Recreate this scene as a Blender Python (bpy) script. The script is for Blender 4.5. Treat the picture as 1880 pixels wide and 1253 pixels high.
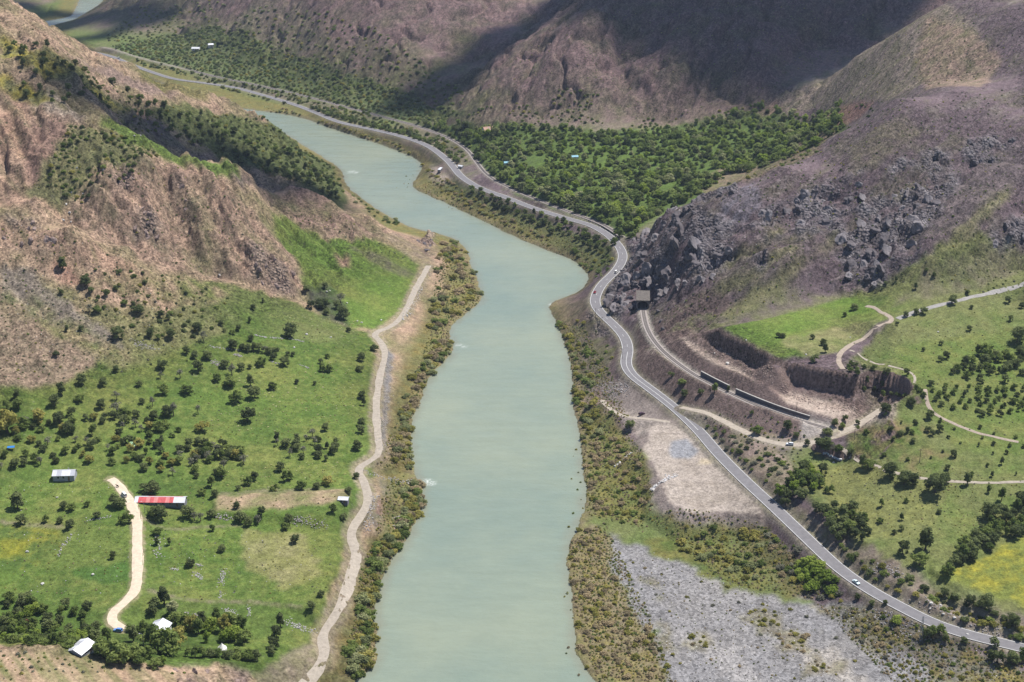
import bpy, bmesh, math, random
import numpy as np
from mathutils import Vector, Matrix, noise as mnoise

for _o in list(bpy.data.objects):
    bpy.data.objects.remove(_o, do_unlink=True)
SC = bpy.context.scene
COL = SC.collection
R = math.radians

# ------------------------------------------------------------------ camera
CAM_H = 380.0                      # metres above the river
FPX = 2611.0                       # focal length in pixels of the 1880 px wide photograph
CX, CY, HORIZON = 940.0, 626.5, -400.0
PITCH = math.atan((CY - HORIZON) / FPX)
cam_d = bpy.data.cameras.new('camera')
cam_d.sensor_width = 36.0
cam_d.lens = FPX / 1880.0 * 36.0
cam_d.clip_start = 1.0
cam_d.clip_end = 20000.0
cam = bpy.data.objects.new('camera', cam_d)
COL.objects.link(cam)
cam.location = (0, 0, CAM_H)
cam.rotation_euler = (math.pi / 2 - PITCH, 0, 0)
SC.camera = cam

# ------------------------------------------------------------------ light
SUN_EL, SUN_AZ = R(61), R(52)      # azimuth measured from +Y (away from the camera) towards +X
SUN_DIR = Vector((math.sin(SUN_AZ) * math.cos(SUN_EL), math.cos(SUN_AZ) * math.cos(SUN_EL), math.sin(SUN_EL)))
world = bpy.data.worlds.new('World')
SC.world = world
world.use_nodes = True
wn = world.node_tree.nodes
wl = world.node_tree.links
wn.clear()
w_out = wn.new('ShaderNodeOutputWorld')
w_bg = wn.new('ShaderNodeBackground')
w_sky = wn.new('ShaderNodeTexSky')
w_sky.sky_type = 'NISHITA'
w_sky.sun_disc = False
w_sky.sun_elevation = SUN_EL
w_sky.sun_rotation = SUN_AZ
w_sky.altitude = 900
w_sky.air_density = 1.0
w_sky.dust_density = 0.6
w_bg.inputs['Strength'].default_value = 0.085
wl.new(w_sky.outputs[0], w_bg.inputs[0])
wl.new(w_bg.outputs[0], w_out.inputs[0])
sun_d = bpy.data.lights.new('sun', 'SUN')
sun_d.energy = 5.0
sun_d.angle = R(0.53)
sun_d.color = (1.0, 0.955, 0.88)
sun = bpy.data.objects.new('sun', sun_d)
COL.objects.link(sun)
sun.rotation_euler = (-SUN_DIR).to_track_quat('-Z', 'Y').to_euler()
sun.location = SUN_DIR * 3000
SC.view_settings.view_transform = 'Standard'
SC.view_settings.look = 'None'
SC.view_settings.gamma = 1.0
SC.view_settings.exposure = 0.42
SC.view_settings.use_curve_mapping = False
SC.render.engine = 'CYCLES'
SC.cycles.use_denoising = True
SC.cycles.max_bounces = 6
SC.cycles.diffuse_bounces = 2
SC.cycles.glossy_bounces = 2
SC.cycles.transmission_bounces = 2
SC.cycles.volume_bounces = 0
SC.cycles.transparent_max_bounces = 4

# ------------------------------------------------------------------ geometry of the view
CP, SP = math.cos(PITCH), math.sin(PITCH)


def at_depth(px, py, d):
    u = (px - CX) / FPX
    v = (py - CY) / FPX
    return np.array([d * u, d * (CP - v * SP), CAM_H - d * (SP + v * CP)])


def at_z(px, py, z):
    """world point seen at a pixel when it lies at height z"""
    v = (py - CY) / FPX
    return at_depth(px, py, (CAM_H - z) / (SP + v * CP))


def project(x, y, z):
    dz = z - CAM_H
    dep = y * CP - dz * SP
    return CX + FPX * x / dep, CY - FPX * (y * SP + dz * CP) / dep, dep


# ------------------------------------------------------------------ noise
def _hash(ix, iy, seed):
    h = (ix.astype(np.int64) * 374761393 + iy.astype(np.int64) * 668265263 + seed * 1442695041) & 0xFFFFFFFF
    h = ((h ^ (h >> 13)) * 1274126177) & 0xFFFFFFFF
    return (h ^ (h >> 16)) & 0xFFFFFFFF


_rng = np.random.RandomState(7)
_ang = _rng.rand(256 * 256).astype(np.float32) * np.float32(2 * math.pi)
_TGX, _TGY = np.cos(_ang), np.sin(_ang)


def gnoise(x, y, seed=0):
    """gradient noise from a table of random directions"""
    x = x.astype(np.float32)
    y = y.astype(np.float32)
    ix = np.floor(x)
    iy = np.floor(y)
    fx = x - ix
    fy = y - iy
    ix = ix.astype(np.int32) + seed * 37
    iy = iy.astype(np.int32) + seed * 91
    sx = fx * fx * fx * (fx * (fx * 6 - 15) + 10)
    sy = fy * fy * fy * (fy * (fy * 6 - 15) + 10)
    x0 = (ix & 255) << 8
    x1 = ((ix + 1) & 255) << 8
    y0 = iy & 255
    y1 = (iy + 1) & 255

    def g(k, dx, dy):
        return _TGX[k] * (fx - dx) + _TGY[k] * (fy - dy)
    n0 = g(x0 | y0, 0, 0)
    n0 += (g(x1 | y0, 1, 0) - n0) * sx
    n1 = g(x0 | y1, 0, 1)
    n1 += (g(x1 | y1, 1, 1) - n1) * sx
    return (n0 + (n1 - n0) * sy) * np.float32(1.5)


def fbm(x, y, scale, octv=4, seed=0, gain=0.5, ridged=False):
    t = np.zeros(np.shape(x), np.float32)
    a, tot = 1.0, 0.0
    f = 1.0 / scale
    for k in range(octv):
        n = gnoise(x * f + 17.3 * k, y * f - 9.1 * k, seed + k * 7)
        if ridged:
            n = 1 - 2 * np.abs(n)
        t += a * n
        tot += a
        a *= gain
        f *= 2.03
    return t / tot


def sstep(a, b, x):
    t = np.clip((x - a) / (b - a), 0, 1)
    return t * t * (3 - 2 * t)


# ------------------------------------------------------------------ traced lines, pixel (and height) of the photograph
BANK_L = [(600, 1290), (652, 1253), (690, 1222), (698, 1200), (688, 1165), (682, 1130), (697, 1085), (703, 1040), (738, 1012),
          (746, 985), (768, 950), (782, 915), (770, 882), (756, 862), (754, 800), (760, 755), (778, 730), (783, 692), (830, 655),
          (835, 632), (818, 606), (848, 582), (886, 550), (876, 515), (862, 482), (856, 455), (820, 432), (765, 422), (710, 396),
          (660, 362), (632, 335), (626, 312), (570, 276), (505, 236), (440, 206), (370, 186), (300, 164), (240, 142), (170, 112),
          (60, 62), (45, 52), (80, 40), (128, 31), (140, 14), (146, 0), (150, -20)]
BANK_R = [(1130, 1290), (1090, 1253), (1062, 1212), (1052, 1180), (1060, 1130), (1046, 1080), (1040, 1040), (1042, 1000), (1060, 968),
          (1080, 920), (1071, 870), (1067, 820), (1060, 770), (1050, 740), (1051, 690), (1041, 640), (1022, 592), (1005, 562),
          (1014, 552), (1058, 542), (1083, 512), (1060, 482), (1020, 465), (960, 442), (900, 412), (850, 388), (795, 362), (757, 346),
          (764, 328), (776, 300), (740, 281), (690, 262), (620, 240), (565, 220), (512, 208), (440, 199), (375, 178), (300, 155),
          (250, 137), (180, 104), (85, 60), (80, 52), (100, 46), (136, 37), (165, 20), (188, 4), (200, -20)]
ROAD = [(1960, 1212, 11), (1880, 1190, 11), (1800, 1171, 12), (1720, 1147, 12), (1650, 1112, 12), (1600, 1085, 12), (1540, 1043, 12.5),
        (1480, 987, 13), (1420, 930, 13), (1370, 884, 13.5), (1320, 834, 14), (1282, 790, 14), (1240, 750, 14.5), (1195, 715, 15),
        (1162, 690, 15), (1149, 668, 15), (1153, 642, 15.5), (1146, 618, 16), (1124, 594, 16), (1101, 572, 16.5), (1092, 552, 17),
        (1104, 524, 17), (1130, 498, 17), (1143, 476, 17), (1139, 456, 16.5), (1118, 433, 16), (1085, 414, 15.5), (1040, 401, 15),
        (979, 382, 15), (925, 361, 14.5), (885, 347, 14), (848, 325, 13.5), (822, 295, 12.5), (785, 268, 11), (735, 250, 9.5),
        (680, 237, 8), (622, 224, 6.5), (580, 207, 5.5), (540, 192, 5), (490, 177, 5), (430, 161, 5), (370, 152, 5), (320, 145, 5),
        (280, 133, 5), (240, 118, 5), (205, 104, 5), (176, 97, 5), (150, 92, 5)]
RAIL_NEAR = [(1183, 508, 24), (1180, 545, 24), (1181, 572, 24), (1189, 605, 24.2), (1209, 636, 24.5), (1240, 664, 25), (1281, 692, 25), (1332, 718, 25.5),
             (1388, 744, 26), (1436, 762, 26), (1484, 777, 26), (1530, 790, 26)]
RAIL_FAR = [(1183, 508, 24), (1178, 482, 22.5), (1162, 458, 20), (1144, 436, 18), (1104, 411, 17), (1058, 394, 16.8), (1013, 377, 16.8), (970, 360, 16.8), (933, 344, 16.8), (908, 331, 16.8),
            (890, 317, 17), (875, 298, 16.5), (857, 275, 16), (828, 256, 15), (800, 244, 14), (760, 230, 13), (700, 214, 12), (640, 198, 11),
            (580, 182, 10), (520, 167, 10), (450, 152, 10), (380, 137, 10), (320, 122, 10), (260, 107, 10), (212, 92, 10), (190, 87, 10)]
DIRT_LEFT = [(535, 1275, 8), (560, 1250, 8), (588, 1226, 8), (601, 1200, 8), (588, 1170, 8), (608, 1142, 8.5), (628, 1105, 9), (646, 1050, 9),
             (655, 1010, 9), (642, 986, 9), (660, 952, 9), (677, 922, 9), (673, 892, 9), (660, 872, 9), (653, 858, 9), (684, 845, 9),
             (697, 826, 9), (692, 785, 9), (692, 735, 9), (697, 690, 9), (707, 655, 9), (699, 626, 10), (683, 613, 11), (718, 600, 10.5), (741, 575, 10),
             (764, 530, 10), (787, 488, 10)]
FARM_LANE = [(226, 1156, 17), (203, 1143, 17.5), (200, 1128, 18), (222, 1112, 18), (246, 1092, 18), (253, 1060, 18), (252, 1010, 19),
             (253, 970, 19.5), (246, 935, 20), (236, 914, 20.5), (224, 900, 21), (214, 886, 21.5), (203, 879, 22)]
TRACK_A = [(1250, 748, 15.5), (1268, 752, 17), (1300, 759, 18.5), (1350, 785, 20), (1400, 808, 21), (1450, 818, 22), (1500, 812, 23), (1545, 795, 24.5),
           (1585, 775, 26), (1618, 752, 28)]
TRACK_B = [(1500, 800, 24), (1508, 772, 27), (1470, 742, 29), (1400, 706, 30), (1340, 668, 31), (1290, 640, 32), (1250, 622, 32)]
TRACK_C = [(1548, 678, 0), (1539, 660, 0), (1556, 637, 0), (1597, 612, 0), (1640, 590, 0), (1628, 578, 0), (1590, 562, 0)]
TRACK_D = [(1560, 643, 0), (1598, 664, 0), (1648, 676, 0), (1680, 688, 0), (1679, 704, 0)]
TRACK_E = [(1698, 715, 0), (1704, 745, 0), (1712, 758, 0), (1750, 778, 0), (1800, 797, 0), (1870, 812, 0)]
TRACK_F = [(1546, 824, 0), (1600, 851, 0), (1640, 868, 0), (1700, 880, 0), (1790, 886, 0), (1890, 884, 0)]
WASH = [(1648, 586, 0), (1690, 570, 0), (1760, 552, 0), (1830, 536, 0), (1900, 512, 0)]
TRACK_TER = [(1105, 735, 9), (1122, 752, 9.5), (1140, 765, 11), (1178, 768, 12), (1230, 775, 12.8)]

# ------------------------------------------------------------------ heights: chains of (px, py, height) then (px, py, rise per metre of depth)
CHAINS = [
    # left side, from near to far
    [(-60, 1150, 18), (-60, 1000, .03), (-60, 880, .1), (-60, 760, .2), (-60, 660, .38), (-60, 560, .5), (-60, 430, .55), (-60, 300, .6), (-60, 180, .6), (-60, 60, .6), (-60, -40, .6)],
    [(0, 1150, 17), (0, 1050, .02), (0, 950, .05), (0, 880, .1), (0, 850, .15), (0, 750, .2), (0, 660, .35), (0, 600, .45), (0, 450, .55), (0, 370, .5), (0, 300, .6), (0, 200, .6), (0, 100, .6), (0, 32, .5)],
    [(130, 1150, 16), (130, 1050, .02), (130, 950, .04), (130, 870, .08), (130, 780, .15), (130, 700, .22), (140, 620, .35), (130, 520, .45), (130, 425, .5)],
    [(300, 1150, 14), (300, 1050, .01), (300, 960, .03), (300, 900, .05), (300, 800, .1), (300, 720, .12), (300, 640, .2), (300, 570, .3), (310, 497, .36)],
    [(480, 1130, 13), (480, 1050, 0), (480, 960, .02), (480, 880, .03), (480, 800, .05), (480, 700, .07), (480, 620, .1), (480, 545, .14)],
    [(600, 1080, 12), (620, 1000, .0), (620, 930, .02), (600, 830, .02), (620, 760, .02), (630, 690, .03), (620, 625, .05)],
    # the eroded spur behind the near slope
    [(130, 400, 98), (150, 330, .55), (165, 238, .62), (180, 205, .4), (150, 150, .45), (100, 78, .45)],
    [(60, 370, 110), (70, 290, .6), (80, 200, .6), (60, 110, .5), (40, 60, .5)],
    [(225, 452, 80), (235, 380, .6), (240, 290, .75), (262, 252, .3)],
    [(310, 480, 62), (310, 410, .6), (300, 305, .85), (335, 286, .25)],
    [(400, 512, 48), (410, 450, .6), (402, 350, .85), (428, 302, .3)],
    [(500, 536, 32), (500, 480, .6), (470, 380, .75), (462, 335, .3)],
    [(575, 570, 22), (560, 520, .2), (530, 450, .35), (500, 395, .35), (540, 337, .35)],
    [(660, 590, 14), (640, 530, .12), (630, 470, .25), (620, 420, .35), (602, 367, .3)],
    [(740, 560, 10), (720, 500, .12), (700, 450, .22), (682, 403, .2)],
    # far left slope down to the river
    [(300, 262, 92), (300, 215, .25), (300, 173, .25)],
    [(420, 296, 62), (420, 250, .18), (430, 208, .2)],
    [(520, 325, 42), (510, 290, .12), (500, 250, .1)],
    [(205, 215, 122), (200, 165, .3), (172, 103, .25)],
    # right side
    [(1880, 1190, 11), (1880, 1135, .3), (1880, 1050, .15), (1880, 950, .12), (1880, 850, .12), (1880, 750, .12), (1880, 650, .15), (1880, 560, .15), (1880, 500, .25), (1880, 400, .5), (1880, 300, .5), (1880, 200, .45), (1880, 147, .3)],
    [(1980, 1200, 14), (1980, 1050, .16), (1980, 850, .14), (1980, 650, .16), (1980, 520, .25), (1980, 400, .5), (1980, 250, .5), (1980, 130, .4), (1980, 0, .4)],
    [(1760, 1130, 15), (1760, 1050, .12), (1760, 930, .1), (1760, 800, .2), (1760, 680, .2), (1760, 570, .12), (1760, 500, .25), (1760, 410, .5), (1760, 300, .5), (1760, 220, .5), (1760, 163, .35)],
    [(1640, 1090, 15), (1640, 1020, .2), (1640, 940, .08), (1640, 860, .16), (1640, 780, .24), (1640, 700, .24), (1640, 600, .1), (1640, 540, .12), (1640, 480, .4), (1640, 400, .52), (1640, 300, .52), (1640, 230, .5), (1640, 187, .35)],
    [(1540, 1010, 15), (1540, 930, .12), (1540, 850, .06), (1550, 760, .1), (1540, 690, .35), (1540, 620, .12), (1540, 540, .14), (1540, 480, .45), (1540, 400, .52), (1540, 310, .52), (1540, 243, .4)],
    [(1440, 920, 15), (1440, 870, .2), (1440, 800, .1), (1440, 745, .15), (1440, 700, .2), (1440, 655, .5), (1440, 600, .12), (1440, 545, .14), (1440, 480, .5), (1440, 400, .52), (1440, 305, .5)],
    [(1340, 820, 17), (1340, 770, .12), (1340, 720, .15), (1340, 670, .2), (1340, 610, .35), (1340, 560, .15), (1340, 500, .45), (1340, 420, .52), (1350, 345, .5)],
    [(1260, 700, 22), (1260, 640, .2), (1260, 580, .2), (1260, 520, .5), (1260, 450, .55), (1262, 385, .4)],
    [(1200, 620, 24), (1225, 560, .15), (1205, 500, .4), (1205, 440, .45), (1205, 402, .35)],
    [(1165, 545, 27), (1160, 520, .5), (1165, 490, .55), (1175, 460, .55), (1190, 425, .5)],
    [(1150, 480, 30), (1170, 435, .5)],
    # forest bench and the mountains behind
    [(940, 330, 21), (940, 280, .08), (940, 240, .12), (930, 200, .3), (930, 150, .5)],
    [(1000, 365, 21), (1000, 300, .08), (1000, 250, .1), (1000, 215, .2), (1000, 150, .5), (1000, 60, .55)],
    [(1200, 385, 24), (1200, 330, .06), (1200, 280, .08), (1200, 225, .12), (1200, 150, .5), (1200, 75, .5), (1200, 0, .5), (1200, -80, .5)],
    [(1100, 400, 22), (1100, 330, .06), (1100, 230, .12), (1100, 150, .5), (1100, 50, .5), (1100, -40, .5)],
    [(1400, 300, 44), (1400, 255, .1), (1400, 215, .12), (1390, 190, .25), (1380, 120, .5), (1380, 50, .5), (1380, 0, .5), (1380, -80, .5)],
    [(1500, 235, 62), (1480, 200, .15), (1470, 165, .4)],
    [(800, 227, 18), (832, 175, .6), (932, 90, .6), (1050, 8, .6), (1130, -60, .6)],
    [(1560, 232, 86), (1560, 180, .25), (1560, 112, .3)],
    [(1650, 178, 122), (1650, 120, .25), (1645, 62, .3)],
    [(1760, 155, 140), (1750, 90, .27), (1745, 10, .32), (1800, -60, .3)],
    [(1880, 140, 150), (1880, 80, .28), (1880, 0, .32), (1880, -80, .32)],
    # far valley
    [(700, 208, 14), (700, 180, .12), (690, 150, .3), (680, 100, .45), (660, 50, .45), (640, 0, .45), (620, -60, .45)],
    [(800, 205, 19), (770, 165, .25), (790, 110, .35), (810, 50, .4), (820, 0, .45), (820, -60, .45)],
    [(600, 182, 13), (600, 150, .15), (590, 100, .35), (570, 50, .4), (550, 0, .4), (530, -60, .4)],
    [(500, 156, 12), (500, 120, .15), (490, 70, .3), (470, 0, .38), (460, -60, .4)],
    [(350, 124, 12), (350, 80, .08), (350, 40, .12), (350, 0, .25), (350, -50, .3)],
    [(230, 88, 11), (230, 50, .06), (230, 10, .1), (240, -40, .2)],
    [(20, 30, 3), (20, 5, .06), (20, -40, .2)],
    # the brow of the bluff below the camera on the left
    [(-60, 1290, 44), (-60, 1215, .02), (-60, 1184, .02)],
    [(80, 1290, 42), (80, 1225, .02), (80, 1193, -.02)],
    [(230, 1290, 36), (230, 1240, .02), (230, 1222, -.04)],
    [(400, 1300, 26), (400, 1245, .02), (410, 1226, -.03)],
]
# hidden or plain points: (px, depth, height)
HIDDEN = [(240, 1365, 106), (300, 1375, 88), (365, 1415, 70), (430, 1445, 54), (480, 1465, 42), (540, 1475, 24), (130, 965, 100), (225, 1000, 72), (310, 1000, 56), (400, 1030, 42), (500, 1045, 26),
          (80, 640, 18), (230, 655, 16), (400, 655, 14), (-60, 640, 20),
          (262, 1140, 88), (335, 1160, 72), (430, 1200, 52), (540, 1210, 42), (605, 1240, 26), (682, 1260, 10), (932, 1755, 56), (835, 1690, 28), (1050, 1830, 92),
          (100, 1330, 150), (172, 1400, 110), (300, 1560, 50), (430, 1690, 10), (0, 1300, 190), (-60, 1330, 200), (100, 1700, 60), (0, 1900, 30), (150, 1850, 12),
          (1262, 1190, 30), (1350, 1210, 45), (1440, 1210, 66), (1540, 1210, 90), (1640, 1215, 118), (1760, 1240, 138),
          (1560, 1520, 82), (1650, 1500, 95), (1760, 1500, 118), (1880, 1500, 160), (1980, 1500, 170),
          (1500, 1620, 100), (1640, 1660, 118), (1740, 1720, 150), (1880, 1750, 190),
          (860, 1790, 50), (950, 1880, 80), (1020, 1950, 105), (1100, 2050, 140), (1300, 2000, 190), (1600, 2000, 210), (1880, 2100, 260),
          (1100, 2400, 200), (600, 2500, 170), (300, 2700, 90), (0, 2800, 60), (1880, 2800, 300), (900, 2800, 230), (-200, 2600, 120), (-250, 1400, 240), (-250, 1000, 190), (-250, 800, 90), (-200, 620, 50),
          (2150, 700, 30), (2150, 900, 70), (2150, 1100, 140), (2150, 1500, 220), (300, 470, 34), (-100, 450, 60), (800, 560, -3), (800, 430, -3), (1050, 470, 0), (1300, 560, 3), (1600, 520, 6), (1900, 520, 12), (1400, 420, 5), (700, 400, 3)]
FLATS = [(240, 124, 132), (300, 154, 114.5), (335, 164, 105), (365, 172, 97), (400, 183, 89), (430, 193, 81), (480, 214, 66), (540, 260, 44), (590, 293, 23), (616, 310, 10), (1130, 1040, 1.5), (1200, 1100, 2), (1300, 1150, 2.2), (1400, 1200, 2.5), (1500, 1253, 3), (1600, 1180, 3.5), (1700, 1230, 4.5), (1500, 1100, 3.5),
         (1420, 1040, 3.5), (1350, 980, 3.5), (1250, 1010, 2), (1180, 960, 2), (1120, 900, 2), (1100, 830, 2.5), (1090, 760, 3.5), (1080, 700, 4), (1075, 650, 5), (1050, 600, 4),
         (1880, 1253, 7), (1300, 1253, 2), (1150, 1200, 1.5), (720, 870, 3), (730, 800, 3.5), (740, 740, 3.5), (760, 690, 3.5), (790, 630, 2.5), (800, 560, 3), (830, 520, 2.5), (820, 470, 4),
         (700, 960, 3.5), (690, 1000, 3.5), (660, 1100, 3.5), (640, 1180, 3), (620, 1240, 3), (790, 445, 5),
         (820, 330, 9), (860, 355, 6), (930, 390, 6), (1000, 425, 6), (1060, 455, 7), (800, 310, 9), (700, 252, 3), (600, 228, 3)]


def chain_points(ch):
    px, py, z = ch[0]
    d = (CAM_H - z) / (SP + (py - CY) / FPX * CP)
    out = [at_depth(px, py, d)]
    for (px, py, t) in ch[1:]:
        q = SP + (py - CY) / FPX * CP
        # CAM_H - d q = z0 + t (d - d0)
        d1 = (CAM_H - z + t * d) / (q + t)
        z = z + t * (d1 - d)
        d = d1
        out.append(at_depth(px, py, d))
    return out


ctrl = []
for ch in CHAINS:
    ctrl += chain_points(ch)
for (px, d, z) in HIDDEN:
    u = (px - CX) / FPX
    yw = (d - (CAM_H - z) * SP) / CP
    ctrl.append(np.array([d * u, yw, z]))
for (px, py, z) in FLATS:
    ctrl.append(at_z(px, py, z))
for b in (BANK_L, BANK_R):
    for (px, py) in b:
        ctrl.append(at_z(px, py, 0.0) + np.array([0, 0, .6]))
for line in (ROAD, RAIL_FAR, RAIL_NEAR[2:], DIRT_LEFT, FARM_LANE, TRACK_A):
    for (px, py, z) in line:
        ctrl.append(at_z(px, py, z))
ctrl = np.array(ctrl)
keep = []
for i in range(len(ctrl)):
    if all(np.hypot(*(ctrl[i, :2] - ctrl[j, :2])) > 7.0 for j in keep):
        keep.append(i)
ctrl = ctrl[keep]

# ------------------------------------------------------------------ fan-shaped grid of the ground, finer near the viewer
NR, NC = 1180, 800
Y0, Y1 = 380.0, 3200.0
U0, U1 = -0.47, 0.47
LSTEP = math.log(Y1 / Y0) / (NR - 1)
rowY = Y0 * np.exp(LSTEP * np.arange(NR))
colU = np.linspace(U0, U1, NC)
GY = np.repeat(rowY[:, None], NC, 1)
GX = GY * colU[None, :]


def rbf_surface(pts):
    n = len(pts)
    P = pts[:, :2] / 1000.0
    D = np.sqrt(((P[:, None] - P[None]) ** 2).sum(-1))
    A = np.zeros((n + 3, n + 3))
    A[:n, :n] = D - 0.0012 * np.eye(n)
    A[:n, n] = 1
    A[:n, n + 1:] = P
    A[n, :n] = 1
    A[n + 1:, :n] = P.T
    b = np.zeros(n + 3)
    b[:n] = pts[:, 2]
    w = np.linalg.solve(A, b)
    # evaluate on a coarser fan and interpolate
    rr = np.arange(0, NR + 3, 4).astype(np.float64)
    cc = np.arange(0, NC + 3, 4).astype(np.float64)
    yy = Y0 * np.exp(LSTEP * rr)
    uu = U0 + (U1 - U0) / (NC - 1) * cc
    Yc = np.repeat(yy[:, None], len(cc), 1)
    Xc = Yc * uu[None]
    x = (Xc / 1000).ravel()
    y = (Yc / 1000).ravel()
    z = w[n] + w[n + 1] * x + w[n + 2] * y
    for k in range(0, len(x), 20000):
        s = slice(k, k + 20000)
        z[s] += np.sqrt((x[s, None] - P[None, :, 0]) ** 2 + (y[s, None] - P[None, :, 1]) ** 2) @ w[:n]
    Zc = z.reshape(Xc.shape)
    # Catmull-Rom refinement by 4

    def up(a, nfull):
        m = a.shape[0]
        idx = np.arange(nfull) / 4.0
        i1 = np.minimum(idx.astype(int), m - 2)
        t = (idx - i1)[:, None]
        p0 = a[np.maximum(i1 - 1, 0)]
        p1 = a[i1]
        p2 = a[i1 + 1]
        p3 = a[np.minimum(i1 + 2, m - 1)]
        return p1 + 0.5 * t * (p2 - p0 + t * (2 * p0 - 5 * p1 + 4 * p2 - p3 + t * (3 * (p1 - p2) + p3 - p0)))
    return up(up(Zc, NR).T, NC).T


Z = rbf_surface(ctrl)


# ------------------------------------------------------------------ helpers on the grid
def row_slice(ya, yb, pad):
    lo = max(min(ya, yb) - pad, Y0)
    hi = min(max(max(ya, yb) + pad, Y0), Y1)
    i0 = int(max(0, math.floor(math.log(lo / Y0) / LSTEP)))
    i1 = int(min(NR, math.ceil(math.log(hi / Y0) / LSTEP) + 1))
    return i0, max(i1, i0)


def line_field(pts, radius):
    """distance to a polyline (x, y, z) and the height of its nearest point, up to a radius"""
    D = np.full((NR, NC), 1e9)
    H = np.zeros((NR, NC))
    S = np.zeros((NR, NC))
    acc = 0.0
    for a, b in zip(pts[:-1], pts[1:]):
        L = math.hypot(b[0] - a[0], b[1] - a[1])
        i0, i1 = row_slice(a[1], b[1], radius)
        if i1 <= i0:
            acc += L
            continue
        ulo = (min(a[0], b[0]) - radius)
        uhi = (max(a[0], b[0]) + radius)
        yl, yh = rowY[i0], rowY[i1 - 1]
        c0 = min(ulo / yl, ulo / yh)
        c1 = max(uhi / yl, uhi / yh)
        j0 = int(max(0, (c0 - U0) / (U1 - U0) * (NC - 1) - 1))
        j1 = int(min(NC, (c1 - U0) / (U1 - U0) * (NC - 1) + 2))
        if j1 <= j0:
            acc += L
            continue
        x = GX[i0:i1, j0:j1]
        y = GY[i0:i1, j0:j1]
        t = np.clip(((x - a[0]) * (b[0] - a[0]) + (y - a[1]) * (b[1] - a[1])) / max(L * L, 1e-9), 0, 1)
        d = np.hypot(x - a[0] - t * (b[0] - a[0]), y - a[1] - t * (b[1] - a[1]))
        m = d < D[i0:i1, j0:j1]
        D[i0:i1, j0:j1][m] = d[m]
        H[i0:i1, j0:j1][m] = (a[2] + t * (b[2] - a[2]))[m]
        S[i0:i1, j0:j1][m] = (acc + t * L)[m]
        acc += L
    return D, H, S


def inside(poly, X=None, Y=None):
    X = GX if X is None else X
    Y = GY if Y is None else Y
    m = np.zeros(X.shape, bool)
    n = len(poly)
    for k in range(n):
        x1, y1 = poly[k][:2]
        x2, y2 = poly[(k + 1) % n][:2]
        if y1 == y2:
            continue
        c = (y1 > Y) != (y2 > Y)
        if not c.any():
            continue
        xx = x1 + (Y[c] - y1) * (x2 - x1) / (y2 - y1)
        mm = m[c]
        mm ^= X[c] < xx
        m[c] = mm
    return m


def signed(poly, radius):
    """distance outside (+) and inside (-) of a world polygon, clipped at the radius"""
    D, _, _ = line_field([tuple(p[:2]) + (0,) for p in poly] + [tuple(poly[0][:2]) + (0,)], radius)
    D = np.minimum(D, radius)
    return np.where(inside(poly), -D, D)


def smooth_line(pts, step):
    """Catmull-Rom through world points, resampled"""
    P = [np.array(p, float) for p in pts]
    P = [2 * P[0] - P[1]] + P + [2 * P[-1] - P[-2]]
    out = []
    for i in range(1, len(P) - 2):
        p0, p1, p2, p3 = P[i - 1:i + 3]
        n = max(2, int(np.hypot(*(p2 - p1)[:2]) / step))
        for k in range(n):
            t = k / n
            out.append(p1 + 0.5 * t * (p2 - p0 + t * (2 * p0 - 5 * p1 + 4 * p2 - p3 + t * (3 * (p1 - p2) + p3 - p0))))
    out.append(P[-2])
    out = np.array(out)
    for _ in range(4):
        out[1:-1] = 0.25 * out[:-2] + 0.5 * out[1:-1] + 0.25 * out[2:]
    return out


def height(x, y):
    """bilinear height of the finished ground"""
    x = np.asarray(x, float)
    y = np.asarray(y, float)
    fi = np.clip(np.log(np.maximum(y, 1) / Y0) / LSTEP, 0, NR - 1.001)
    fj = np.clip((x / np.maximum(y, 1) - U0) / (U1 - U0) * (NC - 1), 0, NC - 1.001)
    i = fi.astype(int)
    j = fj.astype(int)
    a = fi - i
    b = fj - j
    return (Z[i, j] * (1 - a) * (1 - b) + Z[i + 1, j] * a * (1 - b) + Z[i, j + 1] * (1 - a) * b + Z[i + 1, j + 1] * a * b)


def lookup(field, x, y):
    i = np.clip(np.round(np.log(np.maximum(y, 1) / Y0) / LSTEP), 0, NR - 1).astype(int)
    j = np.clip(np.round((np.asarray(x) / np.maximum(y, 1) - U0) / (U1 - U0) * (NC - 1)), 0, NC - 1).astype(int)
    return field[i, j]


def ground(px, py, steps=1400):
    """where the line of sight through pixels meets the ground (arrays n x 3)"""
    px = np.atleast_1d(np.asarray(px, float))
    py = np.atleast_1d(np.asarray(py, float))
    ds = np.geomspace(430, 3100, steps)
    u = (px - CX) / FPX
    v = (py - CY) / FPX
    out = np.zeros((len(px), 3))
    for k in range(0, len(px), 400):
        s = slice(k, k + 400)
        X = ds[None] * u[s, None]
        Yw = ds[None] * (CP - v[s, None] * SP)
        Zr = CAM_H - ds[None] * (SP + v[s, None] * CP)
        gap = Zr - height(X, Yw)
        hit = (gap <= 0)
        first = np.where(hit.any(1), hit.argmax(1), len(ds) - 1)
        first = np.maximum(first, 1)
        r = np.arange(X.shape[0])
        g0 = gap[r, first - 1]
        g1 = gap[r, first]
        t = np.where(hit.any(1), np.clip(g0 / np.maximum(g0 - g1, 1e-6), 0, 1), 1)
        d = ds[first - 1] + t * (ds[first] - ds[first - 1])
        out[s, 0] = d * u[s]
        out[s, 1] = d * (CP - v[s] * SP)
        out[s, 2] = height(out[s, 0], out[s, 1])
    return out


def gpt(px, py):
    return ground([px], [py])[0]


def gpoly(pix):
    a = np.array(pix, float)
    return ground(a[:, 0], a[:, 1])


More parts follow.
